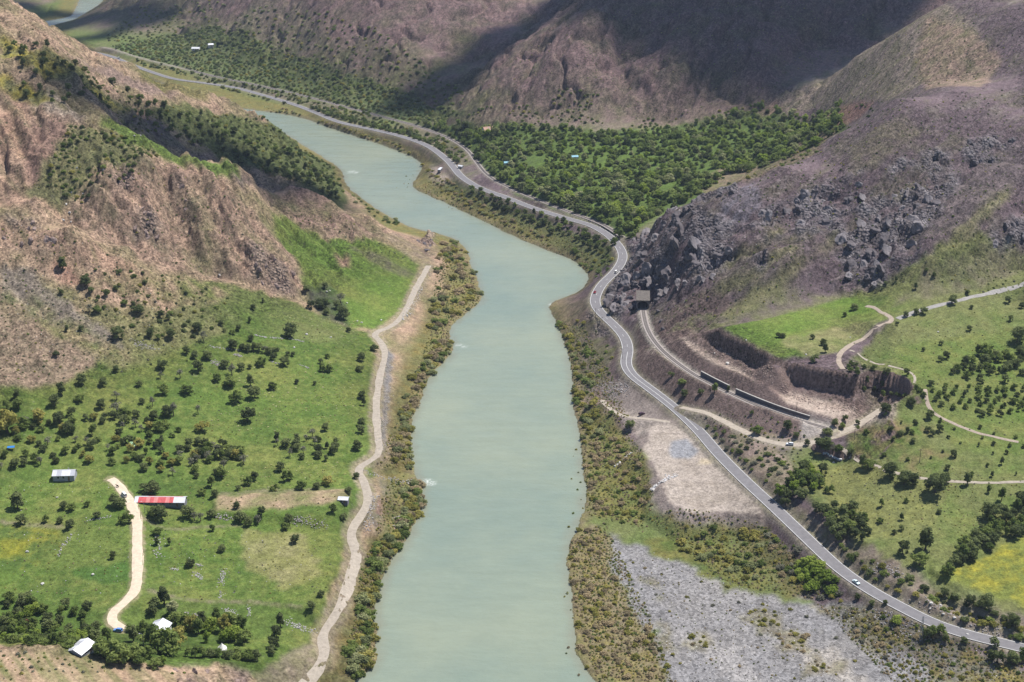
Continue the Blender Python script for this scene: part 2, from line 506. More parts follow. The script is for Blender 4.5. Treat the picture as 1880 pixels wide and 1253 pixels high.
# ------------------------------------------------------------------ shape the ground
river_poly = [at_z(px, py, 0)[:2] for px, py in BANK_L] + [at_z(px, py, 0)[:2] for px, py in reversed(BANK_R)]
_rl = smooth_line([at_z(px, py, 0) for px, py in BANK_L], 9)
_rr = smooth_line([at_z(px, py, 0) for px, py in BANK_R], 9)
river_poly = [tuple(p[:2]) for p in _rl] + [tuple(p[:2]) for p in _rr[::-1]]
RIV = signed(river_poly, 60.0)
RIV_N = RIV + 2.2 * fbm(GX, GY, 14, 3, 5)

# broad relief of the hill sides
slope_mask = sstep(12, 45, Z) * sstep(15, 45, RIV)
hill = sstep(35, 70, Z)
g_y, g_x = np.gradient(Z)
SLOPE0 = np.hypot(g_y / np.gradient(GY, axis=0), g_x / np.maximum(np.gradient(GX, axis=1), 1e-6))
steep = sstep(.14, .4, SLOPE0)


def aniso(ax, ay, across, along, seed, octv=4, ridged=True):
    """noise stretched along the direction (ax, ay)"""
    n = math.hypot(ax, ay)
    ax, ay = ax / n, ay / n
    s = GX * ay - GY * ax
    t = GX * ax + GY * ay
    w = fbm(GX, GY, 60, 3, seed + 50) * across * .9
    return fbm((s + w) / across, t / along, 1.0, octv, seed, .5, ridged)


left = sstep(30, -60, GX - 0.05 * (GY - 1000))
far = sstep(1400, 1550, GY)
gul_R = aniso(.75, .66, 34, 190, 11)            # right slopes drain to the lower left
gul_L = aniso(-.62, .78, 26, 150, 12)
gul_F = aniso(.45, .9, 48, 240, 13)
gully = np.where(GX > 60, gul_R, gul_L) * (1 - far) + gul_F * far
calm = (1 - .45 * sstep(40, -40, GX) * sstep(1000, 950, GY)) * (1 - .7 * sstep(1000, 1090, GY) * sstep(140, 220, GX) * sstep(1480, 1400, GY))
Z += calm * steep * slope_mask * ((gully - .2) * (5.6 - 2.0 * far) + (3.0 - 1.5 * far) * fbm(GX, GY, 90, 4, 21)) * sstep(6, 40, Z)
_patch = sstep(-.35, .35, fbm(GX, GY, 70, 3, 17))
hilly = np.maximum(hill, steep * sstep(12, 30, Z))
Z += calm * steep * hilly * (2.0 * aniso(.7, .7, 9, 60, 15) * (1 - .3 * far) + (.6 + 1.5 * _patch) * fbm(GX, GY, 8, 4, 16, .62, True))
Z += far * hilly * 3.2 * (aniso(.35, .95, 22, 150, 18, 4) - .2)
Z += .9 * fbm(GX, GY, 38, 4, 22) * sstep(3, 12, Z) + .22 * fbm(GX, GY, 7, 3, 23) * sstep(1, 4, Z)



def groove(ax, ay, across, along, seed, width, depth):
    """narrow V-shaped gullies running down the slopes"""
    n = aniso(ax, ay, across, along * 1.8, seed, 1, False)
    return -depth * np.clip(1 - np.abs(n) / width, 0, 1)


Z += hilly * steep * far * (groove(.35, .95, 60, 420, 91, .18, 9.0) + groove(.5, .87, 26, 240, 92, .2, 3.2))
Z += calm * hilly * steep * (1 - far) * np.where(GX > 60, groove(.93, .37, 38, 260, 93, .16, 3.6) + groove(.8, .6, 13, 110, 94, .22, 1.3), (groove(-.35, .95, 34, 200, 95, .16, 3.4) + groove(-.7, .7, 14, 80, 96, .2, .9)) * (1 - .65 * sstep(990, 940, GY)))


def ridge(pix, h, w):
    """a spur: a sharp rise along a traced line"""
    global Z
    P = gpoly(pix)
    P = smooth_line(P, 8)
    n = len(P)
    P[:, 2] = h * np.clip(np.minimum(np.arange(n), np.arange(n)[::-1]) / (n * .25), 0, 1)
    D, Hh, _ = line_field([tuple(p) for p in P], w)
    k = np.clip(1 - D / w, 0, 1)
    Z = Z + np.where(D < w, Hh * k * k * (3 - 2 * k) * .6 + Hh * k * .4, 0)


for pix, h, w in [
    ([(1560, 420), (1499, 473), (1422, 520), (1370, 548), (1319, 574)], 11, 26),
    ([(1473, 450), (1396, 494), (1319, 535), (1250, 566)], 9, 22),
    ([(1442, 420), (1383, 455), (1306, 486)], 8, 18),
    ([(1860, 340), (1800, 400), (1740, 450), (1690, 490), (1620, 535)], 13, 32),
    ([(1700, 180), (1640, 240), (1560, 330), (1500, 380)], 9, 30),
            ([(320, 300), (350, 380), (380, 460), (400, 500)], 6, 16),
    ([(380, 310), (430, 400), (470, 480), (500, 520)], 6, 17),
    ([(255, 270), (270, 360), (290, 440)], 5, 15),
    ([(200, 250), (185, 330), (180, 400)], 4, 14),
    ([(60, 130), (160, 190), (260, 240)], 4, 22),
    ([(420, 240), (360, 225), (250, 170)], 4, 26),
    ([(600, 372), (650, 420), (700, 460)], 3.5, 18),
    ([(1300, 20), (1250, 110), (1190, 205)], 22, 60), ([(1420, 40), (1380, 110), (1330, 180)], 16, 45),
    ([(1120, 10), (1060, 100), (990, 190)], 18, 45),
    ([(560, 20), (600, 90), (640, 140)], 8, 50), ([(440, 30), (480, 90), (520, 130)], 7, 45), ([(730, 20), (720, 90), (735, 150)], 7, 45),
]:
    ridge(pix, h, w)


def region(pix, soft=3):
    P = gpoly(pix)
    i0, i1 = row_slice(P[:, 1].min() - 15, P[:, 1].max() + 15, 0)
    m = np.zeros((NR, NC), np.float32)
    m[i0:i1] = inside([tuple(p[:2]) for p in P], GX[i0:i1], GY[i0:i1])
    for _ in range(soft):
        m[i0:i1, 1:-1] = (m[i0:i1, :-2] + m[i0:i1, 2:] + 2 * m[i0:i1, 1:-1]) / 4
        m[1:-1] = (m[:-2] + m[2:] + 2 * m[1:-1]) / 4
    return m


FLUTE = region([(130, 400), (165, 320), (230, 300), (300, 305), (400, 330), (470, 400), (545, 485), (550, 540), (460, 516), (330, 496), (220, 450)], 8)
Z += FLUTE * (5.2 * (aniso(.3, -1, 17, 90, 81, 4) - .25) + .9 * (aniso(.5, -.8, 6, 26, 82, 3) - .2) + (.8 + 2.4 * _patch) * fbm(GX, GY, 9, 4, 83, .65, True))


def fill(poly_pix, z, slope, rough=0.0, seed=0, trim=True):
    """build up ground to a level inside a polygon, with sloping sides"""
    global Z
    P = [at_z(px, py, z) for px, py in poly_pix]
    S = signed(P, 50)
    S = S + rough * fbm(GX, GY, 6, 3, seed)
    Z = np.where(S < 49, np.maximum(Z, z - slope * np.maximum(S, 0)), Z)
    if trim:
        Z = np.where(S < 0, np.minimum(Z, z + .55 * fbm(GX, GY, 12, 4, 8)), Z)
    return S


def cut(poly_pix, z, slope, rough=0.0, seed=0):
    """dig ground down to a level inside a polygon, leaving a scarp"""
    global Z
    P = [at_z(px, py, z) for px, py in poly_pix]
    S = signed(P, 40)
    S = S + rough * fbm(GX, GY, 7, 4, seed)
    lim = z + slope * np.maximum(S, 0) + .6 * sstep(-14, 0, S) * fbm(GX, GY, 4, 3, 9) + sstep(-9, 0, S) * 3.5
    Z = np.where(S < 39, np.minimum(Z, lim), Z)
    return S


def level(pix, half, slope, drop, rad):
    """grade the ground along a road or railway bed"""
    global Z
    P = smooth_line([at_z(px, py, z) for px, py, z in pix], 4)
    D, Hh, S = line_field([tuple(p) for p in P], rad)
    m = D < rad
    e = np.maximum(D - half, 0) * slope
    Z = np.where(m, np.clip(Z, Hh - drop - e, Hh - drop + e), Z)
    return P, D, S


# plateau above the quarry, quarry floor and its two scarps, spoil banks, terraces
S_PLAT = fill([(1327, 601), (1420, 583), (1545, 548), (1600, 556), (1620, 590), (1600, 630), (1560, 656), (1470, 655), (1422, 656), (1395, 636)], 47.0, .5, 1.0, 31, False)
S_PLAT2 = fill([(1456, 668), (1480, 672), (1520, 680), (1560, 690), (1590, 705), (1612, 722), (1640, 712), (1640, 680), (1560, 655), (1480, 658)], 46.0, .4, 1.0, 43, False)
S_Q1 = cut([(1222, 607), (1262, 612), (1290, 630), (1322, 652), (1372, 676), (1392, 690), (1425, 728), (1340, 690), (1262, 660)], 32.0, 2.6, 1.8, 32)
S_Q2 = cut([(1408, 706), (1440, 712), (1470, 719), (1500, 725), (1556, 737), (1590, 752), (1610, 768), (1600, 782), (1560, 800), (1490, 792), (1424, 752)], 30.0, 2.7, 1.9, 33)
S_TONGUE = fill([(1414, 652), (1440, 660), (1444, 668), (1428, 676), (1412, 668)], 43.0, .95, 1.5, 44, False)
S_BERM1 = fill([(1232, 622), (1262, 640), (1310, 668), (1372, 700), (1352, 704), (1290, 680), (1240, 650)], 33.5, .75, 1.2, 34)
S_BERM2 = fill([(1372, 712), (1420, 728), (1480, 752), (1520, 766), (1490, 768), (1420, 748), (1362, 722)], 33.0, .75, 1.2, 35)
S_TERR = fill([(1196, 782), (1232, 778), (1272, 788), (1312, 838), (1362, 890), (1398, 928), (1392, 944), (1330, 940), (1262, 942), (1226, 920),
               (1212, 880), (1196, 850), (1176, 835), (1186, 808)], 12.0, .68, 2.0, 36)
S_FIELDR = fill([(1460, 850), (1560, 840), (1640, 880), (1760, 900), (1700, 980), (1600, 1000), (1540, 960), (1480, 900)], 20.5, .55, 1.5, 37, False)
S_SPOIL = fill([(1318, 742), (1345, 738), (1362, 752), (1340, 760)], 27.0, .8, 1, 38)
S_PEN = cut([(694, 924), (744, 926), (738, 948), (690, 962)], 2.4, 1.5, .2, 39)
S_BANK1 = cut([(1670, 1092), (1706, 1068), (1790, 1118), (1860, 1142), (1880, 1170), (1790, 1160), (1720, 1136)], 12.6, 1.6, 1.5, 40)
S_FIELDL = fill([(290, 970), (450, 965), (628, 985), (612, 1060), (585, 1120), (480, 1105), (330, 1095), (275, 1080)], 13.5, .6, 1.2, 41, False)
S_FIELDB = fill([(390, 908), (640, 898), (640, 930), (590, 948), (400, 940)], 17.0, .6, 1.0, 42, False)
P_RAILN, D_RAILN, _ = level(RAIL_NEAR[1:], 3.4, .9, .2, 20)
P_RAILF, D_RAILF, _ = level(RAIL_FAR[3:], 3.6, .8, .2, 20)
P_ROAD, D_ROAD, S_ROADLEN = level(ROAD, 5.2, .85, .3, 22)
P_DL, D_DL, _ = level(DIRT_LEFT, 3.0, .9, .08, 16)
P_FL, D_FL, _ = level(FARM_LANE, 2.8, .6, .08, 14)
P_TA, D_TA, _ = level(TRACK_A, 3.0, .7, .08, 16)
P_TT, D_TT, _ = level(TRACK_TER, 2.0, .6, .08, 12)

for (pp, dd, hh) in ((P_RAILN, D_RAILN, 3.0), (P_RAILF, D_RAILF, 3.0)):
    _D, _H, _S = line_field([tuple(p) for p in pp], 14)
    Z = np.where((_D < 14) & (D_ROAD > 5.0), np.maximum(Z, _H - .2 - np.maximum(_D - hh, 0) * 1.1), Z)
# soften the cliff above the tunnel
_rg = region([(1118, 575), (1128, 500), (1150, 452), (1200, 408), (1262, 395), (1300, 450), (1240, 530), (1200, 560)], 10)
_zb = Z.copy()
for _ in range(40):
    _zb[1:-1, 1:-1] = (_zb[:-2, 1:-1] + _zb[2:, 1:-1] + _zb[1:-1, :-2] + _zb[1:-1, 2:]) / 4
_k = _rg * sstep(5, 10, D_ROAD) * sstep(3.5, 8, D_RAILN) * sstep(3.5, 8, D_RAILF)
Z = Z * (1 - _k) + _zb * _k
# crags: broken rock standing out of the slopes
CRAG_PIX = [
    [(1112, 520), (1128, 494), (1150, 455), (1180, 425), (1225, 402), (1262, 392), (1330, 420), (1345, 470), (1300, 505), (1240, 528), (1205, 545), (1165, 552), (1130, 592), (1108, 560)],
    [(1395, 392), (1450, 365), (1500, 340), (1560, 325), (1592, 345), (1580, 385), (1520, 410), (1450, 420)],
    [(1530, 440), (1560, 412), (1620, 395), (1700, 400), (1690, 440), (1650, 480), (1610, 522), (1560, 515)],
    [(1635, 345), (1680, 330), (1730, 345), (1725, 385), (1680, 405), (1640, 395)],
    [(1770, 262), (1820, 248), (1866, 258), (1830, 292), (1780, 300)],
    [(1812, 420), (1850, 402), (1890, 398), (1890, 450), (1830, 452)],
    [(1370, 470), (1410, 460), (1430, 480), (1395, 500)],
    [(1232, 388), (1260, 376), (1330, 348), (1365, 345), (1330, 372), (1262, 398)],
    [(1060, 585), (1100, 580), (1125, 612), (1095, 616)],
    [(1268, 486), (1320, 470), (1350, 490), (1300, 520), (1262, 520)],
    [(1300, 420), (1360, 400), (1400, 410), (1390, 440), (1320, 460)],
    [(1345, 450), (1440, 370), (1560, 322), (1640, 298), (1745, 285), (1762, 340), (1722, 405), (1690, 450), (1625, 522), (1560, 518), (1528, 455), (1450, 428), (1400, 450)],
    [(1110, 560), (1130, 498), (1160, 440), (1262, 384), (1345, 420), (1350, 475), (1290, 520), (1230, 545), (1170, 560)],
    [(1640, 300), (1700, 270), (1740, 285), (1700, 315), (1650, 325)],
    [(235, 385), (275, 370), (300, 400), (290, 440), (250, 445)], [(205, 300), (240, 320), (250, 350), (215, 345)],
    [(320, 340), (345, 330), (350, 400), (330, 410)], [(450, 468), (500, 462), (548, 490), (540, 540), (500, 535), (455, 500)],
    [(0, 400), (60, 400), (110, 430), (70, 470), (0, 450)], [(315, 1222), (400, 1216), (470, 1240), (460, 1280), (330, 1280)],
    [(756, 432), (800, 426), (812, 445), (790, 470), (765, 450)],
]
crag = np.zeros((NR, NC))
_wx = GX + 7 * fbm(GX, GY, 22, 3, 61)
_wy = GY + 9 * fbm(GX, GY, 22, 3, 62)
for k, pix in enumerate(CRAG_PIX):
    P = gpoly(pix)
    lo, hi = P[:, 1].min() - 15, P[:, 1].max() + 15
    i0, i1 = row_slice(lo, hi, 0)
    mm = inside([tuple(p[:2]) for p in P], _wx[i0:i1], _wy[i0:i1])
    crag[i0:i1][mm] = 1.0


def blur(a, n):
    for _ in range(n):
        a = (np.roll(a, 1, 0) + np.roll(a, -1, 0) + a * 2) / 4
        a = (np.roll(a, 1, 1) + np.roll(a, -1, 1) + a * 2) / 4
    return a


def cells(x, y, scale, seed):
    """distance to the nearest and second nearest scattered point, and the cell's random number"""
    x = x / scale
    y = y / scale
    ix = np.floor(x).astype(np.int64)
    iy = np.floor(y).astype(np.int64)
    f1 = np.full(x.shape, 9.0)
    f2 = np.full(x.shape, 9.0)
    idv = np.zeros(x.shape)
    ox = np.zeros(x.shape)
    oy = np.zeros(x.shape)
    for dx in (-1, 0, 1):
        for dy in (-1, 0, 1):
            h = _hash(ix + dx, iy + dy, seed)
            cx = ix + dx + (h & 1023) / 1023.0
            cy = iy + dy + ((h >> 10) & 1023) / 1023.0
            d = np.hypot(x - cx, y - cy)
            r = ((h >> 20) & 1023) / 1023.0
            c = d < f1
            f2 = np.where(c, f1, np.minimum(f2, d))
            idv = np.where(c, r, idv)
            ox = np.where(c, x - cx, ox)
            oy = np.where(c, y - cy, oy)
            f1 = np.where(c, d, f1)
    return f1, f2, idv, ox, oy


crag = np.clip(blur(crag, 7), 0, 1) * sstep(-.25, .3, fbm(GX, GY, 26, 4, 78) + .02)
crag_free = crag * sstep(4.5, 9, D_ROAD) * sstep(3.5, 7, D_RAILN) * sstep(3.5, 7, D_RAILF) * sstep(3, 6, D_DL)
_f1, _f2, _id, _fx, _fy = cells(GX + 3 * fbm(GX, GY, 9, 3, 71), GY * .8 + 3 * fbm(GX, GY, 9, 3, 76), 15.0, 72)
_g1, _g2, _jd, _gx, _gy = cells(GX + fbm(GX, GY, 4, 2, 77), GY * .8 + fbm(GX, GY, 5, 2, 73), 5.5, 74)
_tilt = np.cos(_id * 40) * _fx + np.sin(_id * 40) * _fy
_tilt2 = np.cos(_jd * 40) * _gx + np.sin(_jd * 40) * _gy
Z += crag_free * ((_id - .5) * 6.0 + _tilt * 5.5 - 3.0 * sstep(.14, 0, _f2 - _f1) + (_jd - .5) * .9 + _tilt2 * .9 + 2.0 * fbm(GX, GY, 14, 4, 75, .6, True))

# water's edge
shore = np.where(RIV_N < 0, -0.25 + np.maximum(RIV_N, -14) * .16, np.clip(Z, .12 + .03 * np.minimum(RIV_N, 40), .25 + np.where(np.minimum(D_ROAD, D_RAILF) < 20, 3.0, .55) * RIV_N))
Z = np.where(RIV < 59, np.where(RIV_N < 45, shore, Z), Z)
# gravel-bar backwater
S_POND = signed([at_z(px, py, 1.2) for px, py in [(1172, 958), (1205, 955), (1215, 962), (1190, 970)]], 20)
# ------------------------------------------------------------------ ground cover
g_y, g_x = np.gradient(Z)
SLOPE = np.hypot(g_y / np.gradient(GY, axis=0), g_x / np.maximum(np.gradient(GX, axis=1), 1e-6))
N40 = fbm(GX, GY, 40, 5, 101)
N12 = fbm(GX, GY, 12, 4, 102)
N5 = fbm(GX, GY, 5, 3, 103)
N2 = fbm(GX, GY, 2.2, 2, 104)
STREAK = aniso(.7, .7, 5, 45, 105, 3, False)
STREAKL = aniso(-.6, .8, 5, 40, 106, 3, False)


def c3(r, g, b):
    return np.array([r, g, b])


def mixc(a, b, t):
    return a * (1 - t[..., None]) + b * t[..., None]


GRASS = c3(.098, .152, .033)
GRASS_D = c3(.062, .104, .026)
GRASS_Y = c3(.20, .20, .062)
OLIVE = c3(.155, .165, .065)
DRY = c3(.27, .235, .125)
TAN = c3(.45, .31, .225)
PINK = c3(.46, .27, .20)
BROWN = c3(.20, .148, .115)
MAUVE = c3(.155, .115, .125)
MAUVE_D = c3(.082, .064, .073)
SLATE = c3(.20, .195, .22)
ROCK_L = c3(.37, .345, .36)
GRAVEL = c3(.25, .243, .25)
DIRT = c3(.43, .375, .31)
SAND = c3(.39, .335, .295)
YELLOW = c3(.36, .30, .03)
RUST = c3(.30, .15, .105)
OCHRE = c3(.20, .165, .058)

rightside = sstep(-20, 40, GX - np.where(GY < 1000, 40, 40 - (GY - 1000) * .35))
hillL = mixc(TAN, OLIVE, np.clip(.30 + .9 * N40 + .35 * N12, 0, 1))
hillL = mixc(hillL, BROWN, np.clip(-.1 + .9 * STREAKL + .3 * N12, 0, .6))
hillR = mixc(MAUVE, OLIVE, np.clip(.04 + .75 * N40 + .45 * STREAK, 0, .7))
hillR = mixc(hillR, c3(.25, .205, .215), np.clip(-.12 + .9 * STREAK + .7 * N5, 0, .55))
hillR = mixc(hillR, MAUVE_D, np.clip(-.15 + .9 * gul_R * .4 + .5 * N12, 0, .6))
C = mixc(hillL, hillR, rightside)
hillF = mixc(c3(.232, .158, .150), c3(.135, .14, .065), np.clip(.2 + .9 * N40 + .5 * N12 + .5 * sstep(75, 40, Z), 0, .9))
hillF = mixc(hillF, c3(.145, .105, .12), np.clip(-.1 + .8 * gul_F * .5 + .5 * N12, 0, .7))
C = mixc(C, hillF, sstep(1380, 1480, GY + 40 * N40))
low = sstep(.22, .1, SLOPE0) * sstep(60, 25, Z)
C = mixc(C, mixc(GRASS, OLIVE, np.clip(.35 + .8 * N40 + .4 * N12, 0, 1)), low * .9)

wx1 = GX + 5 * N12 + 1.5 * N5
wy1 = GY + 7 * fbm(GX, GY, 13, 4, 108) + 2 * N5


def zone(pix, soft=2, warp=1.0):
    """mask of a traced patch of ground, its outline made ragged; returns the rows it covers and the mask there"""
    P = gpoly(pix)
    i0, i1 = row_slice(P[:, 1].min() - 25, P[:, 1].max() + 25, 0)
    X = GX[i0:i1] + warp * (wx1[i0:i1] - GX[i0:i1])
    Y = GY[i0:i1] + warp * (wy1[i0:i1] - GY[i0:i1])
    m = inside([tuple(p[:2]) for p in P], X, Y).astype(np.float32)
    return i0, i1, np.clip(blur(m, soft), 0, 1)


def paint(pix, col, k=1.0, soft=3, warp=1.0):
    i0, i1, m = zone(pix, soft, warp)
    C[i0:i1] = mixc(C[i0:i1], col[i0:i1] if col.ndim == 3 else col, np.clip(m * k, 0, 1))
    return i0, i1, m


def blend(a, b, base, *terms):
    t = np.full((NR, NC), float(base))
    for w, n in terms:
        t = t + w * n
    return mixc(a, b, np.clip(t, 0, 1))


grassL = blend(blend(GRASS, GRASS_D, .25, (.7, N40), (.5, N12)), GRASS_Y, .22, (.8, fbm(GX, GY, 55, 4, 111)), (.4, N5))
grassO = blend(blend(GRASS, OLIVE, .55, (.9, N40), (.4, N12)), GRASS_Y, .1, (.6, N12))
grassB = blend(c3(.115, .18, .036), GRASS_Y, .2, (.7, N40), (.3, N12))
scrub = blend(OLIVE, DRY, .35, (.8, N12), (.5, N5))
tanS = blend(blend(TAN, PINK, .3, (.9, N40)), OLIVE, .08, (.8, STREAKL), (.5, N12))
badl = blend(blend(c3(.45, .31, .225), c3(.23, .148, .12), .35, (.6, STREAKL), (.8, N12)), c3(.20, .185, .10), .12, (1.2, N40), (.7, N12))
mauveS = blend(blend(MAUVE, MAUVE_D, .3, (.8, STREAK), (.5, N12)), SLATE, .15, (.8, N40))
gravelC = blend(blend(GRAVEL, c3(.27, .25, .23), .2, (1.2, N40)), c3(.155, .148, .15), .38, (.5, N5), (.5, N2), (.6, N12))
brush = blend(OCHRE, c3(.12, .125, .05), .4, (.9, N12), (.6, N5))

# left
paint([(0, 700), (130, 695), (220, 640), (330, 560), (380, 515), (450, 530), (530, 552), (600, 590), (690, 612), (690, 860), (645, 1000), (600, 1110), (575, 1180), (500, 1250), (380, 1222), (250, 1215), (150, 1202), (0, 1185), (-80, 1185), (-80, 720)], grassL)
paint([(330, 505), (450, 530), (560, 565), (660, 610), (640, 640), (560, 625), (430, 600), (330, 570)], blend(GRASS, OLIVE, .5, (.8, N40), (.5, N12)), .9)
paint([(100, 590), (240, 560), (370, 560), (420, 610), (330, 640), (230, 680), (150, 660)], blend(OLIVE, DRY, .4, (.9, N12)), .8, 5)
paint([(-80, 560), (0, 540), (90, 590), (190, 660), (120, 700), (0, 710), (-80, 710)], blend(c3(.36, .26, .19), c3(.2, .165, .11), .4, (.9, N12), (.7, N2)), .95)
paint([(0, 480), (60, 500), (170, 590), (240, 640), (160, 630), (60, 580), (0, 550)], blend(c3(.33, .275, .235), c3(.19, .165, .12), .4, (.9, N5), (.5, N2)), .9)
paint([(60, 585), (130, 600), (185, 640), (120, 625)], GRASS_Y, .7)
paint([(0, 400), (130, 430), (240, 480), (330, 560), (300, 575), (180, 500), (60, 460), (0, 450)], tanS, .9)
paint([(90, 480), (140, 490), (150, 520), (110, 520)], PINK, .8)
paint([(60, 500), (170, 545), (250, 600), (200, 590), (100, 545)], OLIVE, .5)
paint([(130, 400), (165, 330), (230, 300), (300, 300), (400, 320), (470, 390), (545, 480), (550, 545), (460, 520), (330, 500), (220, 455)], badl, 1.0)
paint([(0, 140), (100, 200), (160, 225), (150, 300), (110, 400), (40, 380), (0, 380), (-80, 380), (-80, 120)], blend(tanS, BROWN, .15, (.8, N12)), .9)
paint([(60, 230), (120, 215), (100, 300), (60, 370), (40, 300)], c3(.235, .145, .125), .6)
paint([(130, 230), (240, 260), (260, 300), (180, 310), (110, 390), (40, 365), (90, 290)], blend(OLIVE, c3(.14, .15, .07), .4, (1, N12)), .85)
paint([(180, 226), (262, 246), (340, 285), (425, 300), (450, 335), (400, 325), (340, 302), (290, 288), (230, 262)], grassB, .95)
paint([(70, 165), (140, 205), (160, 222), (110, 218), (60, 195)], c3(.37, .3, .24), .9)
paint([(0, 60), (60, 95), (180, 160), (260, 215), (200, 200), (100, 150), (0, 105)], blend(OLIVE, YELLOW, .25, (1.3, fbm(GX, GY, 25, 3, 120)), (.6, N5)), .9)
paint([(0, 130), (70, 165), (130, 210), (60, 190), (0, 160)], blend(OLIVE, YELLOW, .45, (1.2, N12)), .9)
paint([(110, 90), (200, 120), (330, 170), (280, 175), (180, 135)], c3(.30, .215, .185), .85)
paint([(270, 200), (330, 190), (400, 210), (480, 225), (560, 275), (622, 318), (640, 372), (590, 360), (540, 330), (450, 310), (350, 270)], blend(GRASS_D, OLIVE, .35, (.9, N40), (.5, N12)), .9)
paint([(170, 170), (290, 215), (400, 290), (440, 300), (330, 275), (220, 220)], blend(c3(.19, .15, .15), OLIVE, .25, (.9, N12)), .85)
paint([(420, 330), (470, 340), (520, 345), (490, 360), (440, 345)], MAUVE, .7)
paint([(500, 340), (560, 340), (640, 390), (720, 430), (690, 445), (600, 440), (530, 400), (490, 370)], blend(c3(.31, .205, .165), OLIVE, .3, (.9, N40), (.6, N12)), .95)
paint([(500, 395), (540, 410), (600, 445), (690, 440), (745, 462), (772, 488), (742, 570), (690, 605), (640, 600), (600, 570), (560, 530), (548, 480), (505, 430)], grassB, 1.0)
paint([(560, 530), (610, 525), (640, 570), (640, 600), (590, 585)], blend(GRASS_D, MAUVE_D, .4, (.8, N12)), .9)
paint([(612, 470), (640, 468), (646, 488), (622, 492)], c3(.31, .19, .15), .9)
paint([(640, 450), (700, 470), (770, 505), (740, 510), (680, 480)], blend(OLIVE, MAUVE, .3, (.9, N12)), .85)
paint([(690, 425), (740, 435), (800, 480), (770, 490), (730, 455)], blend(DRY, c3(.32, .24, .2), .4, (.9, N12)), .8)
paint([(0, 960), (110, 970), (120, 1000), (60, 1040), (0, 1050)], blend(GRASS_D, YELLOW, .15, (.9, N40), (.5, N5)), .6)
paint([(0, 985), (50, 990), (40, 1020), (0, 1025)], YELLOW, .3)
paint([(130, 1040), (235, 1035), (235, 1070), (150, 1070)], c3(.06, .125, .028), .8)
paint([(390, 910), (520, 905), (640, 900), (640, 925), (520, 935), (400, 935)], blend(c3(.36, .26, .18), OLIVE, .4, (.9, N12)), .95)
paint([(440, 970), (560, 985), (590, 1060), (520, 1080), (450, 1040)], blend(DRY, GRASS_Y, .4, (.9, N12)), .7)
paint([(220, 1100), (270, 1120), (330, 1100), (560, 1105), (570, 1150), (300, 1190), (0, 1180), (0, 1090), (180, 1120)], blend(GRASS_D, GRASS, .4, (.8, N12)), .7)
paint([(180, 500), (260, 492), (330, 505), (430, 530), (400, 560), (320, 560), (230, 545), (170, 520)], blend(c3(.17, .18, .065), TAN, .35, (1.0, N12), (.6, N40)), .75, 5, 1.6)
paint([(0, 530), (70, 555), (160, 600), (250, 655), (160, 645), (60, 595), (0, 575)], blend(c3(.13, .155, .05), TAN, .3, (1.0, N12)), .7, 5, 1.6)
paint([(330, 460), (385, 400), (400, 440), (400, 505), (350, 500)], blend(c3(.16, .165, .075), TAN, .35, (1.0, N12), (.5, N5)), .7, 5, 2.0)
paint([(430, 400), (480, 430), (530, 480), (490, 470), (440, 440)], blend(c3(.16, .165, .075), TAN, .4, (1.0, N12), (.5, N5)), .65, 5, 2.0)
paint([(-80, 1190), (0, 1187), (60, 1193), (150, 1205), (250, 1227), (310, 1230), (400, 1240), (480, 1260), (480, 1300), (-80, 1300)], blend(blend(c3(.41, .30, .205), c3(.30, .2, .14), .3, (1, N12)), OLIVE, .25, (1.3, STREAKL), (.5, N40)), 1.0)
paint([(470, 1240), (500, 1215), (560, 1180), (600, 1175), (590, 1220), (530, 1260), (470, 1270)], blend(c3(.26, .21, .165), OLIVE, .35, (.9, N12)), .9)
# right
paint([(1200, 585), (1330, 560), (1450, 530), (1600, 525), (1560, 560), (1330, 600), (1220, 640)], blend(OLIVE, MAUVE, .45, (.8, N12), (.5, N40)), .9)
paint([(1325, 602), (1420, 583), (1545, 548), (1600, 540), (1700, 510), (1780, 480), (1700, 560), (1640, 580), (1590, 612), (1540, 645), (1480, 655), (1430, 660), (1390, 640)], blend(grassB, OLIVE, .1, (.9, N40)), 1.0, 2, .3)
paint([(1430, 625), (1540, 600), (1620, 585), (1590, 610), (1540, 645), (1480, 655)], blend(OLIVE, DRY, .4, (.9, N12)), .8)
paint([(1560, 540), (1700, 470), (1800, 425), (1900, 460), (1960, 560), (1960, 1150), (1880, 1130), (1740, 1070), (1620, 1030), (1500, 940), (1440, 862), (1540, 830), (1630, 770), (1612, 700), (1560, 660), (1640, 590)], blend(grassO, OLIVE, .3, (.9, N40), (.3, N5)), .95)
paint([(1640, 640), (1880, 600), (1960, 700), (1960, 830), (1760, 830), (1660, 720)], blend(GRASS, GRASS_Y, .3, (.8, N12)), .6)
paint([(1545, 800), (1640, 770), (1720, 790), (1640, 830), (1560, 830)], blend(GRASS, c3(.27, .17, .11), .3, (1.2, N12)), .85)
paint([(1620, 840), (1700, 820), (1760, 840), (1700, 870)], blend(GRASS, c3(.27, .17, .11), .3, (1.2, N12)), .6)
paint([(1480, 850), (1600, 850), (1740, 900), (1700, 980), (1600, 990), (1520, 920)], blend(OLIVE, GRASS_Y, .35, (.9, N40), (.5, N5)), .85)
paint([(1722, 1060), (1800, 1020), (1880, 985), (1960, 960), (1960, 1140), (1870, 1108), (1800, 1090)], blend(c3(.16, .185, .045), YELLOW, .12, (.9, fbm(GX, GY, 18, 4, 130)), (.5, N5)), .95)
paint([(1500, 960), (1600, 1010), (1700, 1070), (1800, 1110), (1890, 1145), (1890, 1185), (1720, 1140), (1600, 1078), (1500, 1000), (1400, 900), (1420, 880)], blend(c3(.25, .2, .165), OLIVE, .35, (.9, N12), (.5, N5)), .85)
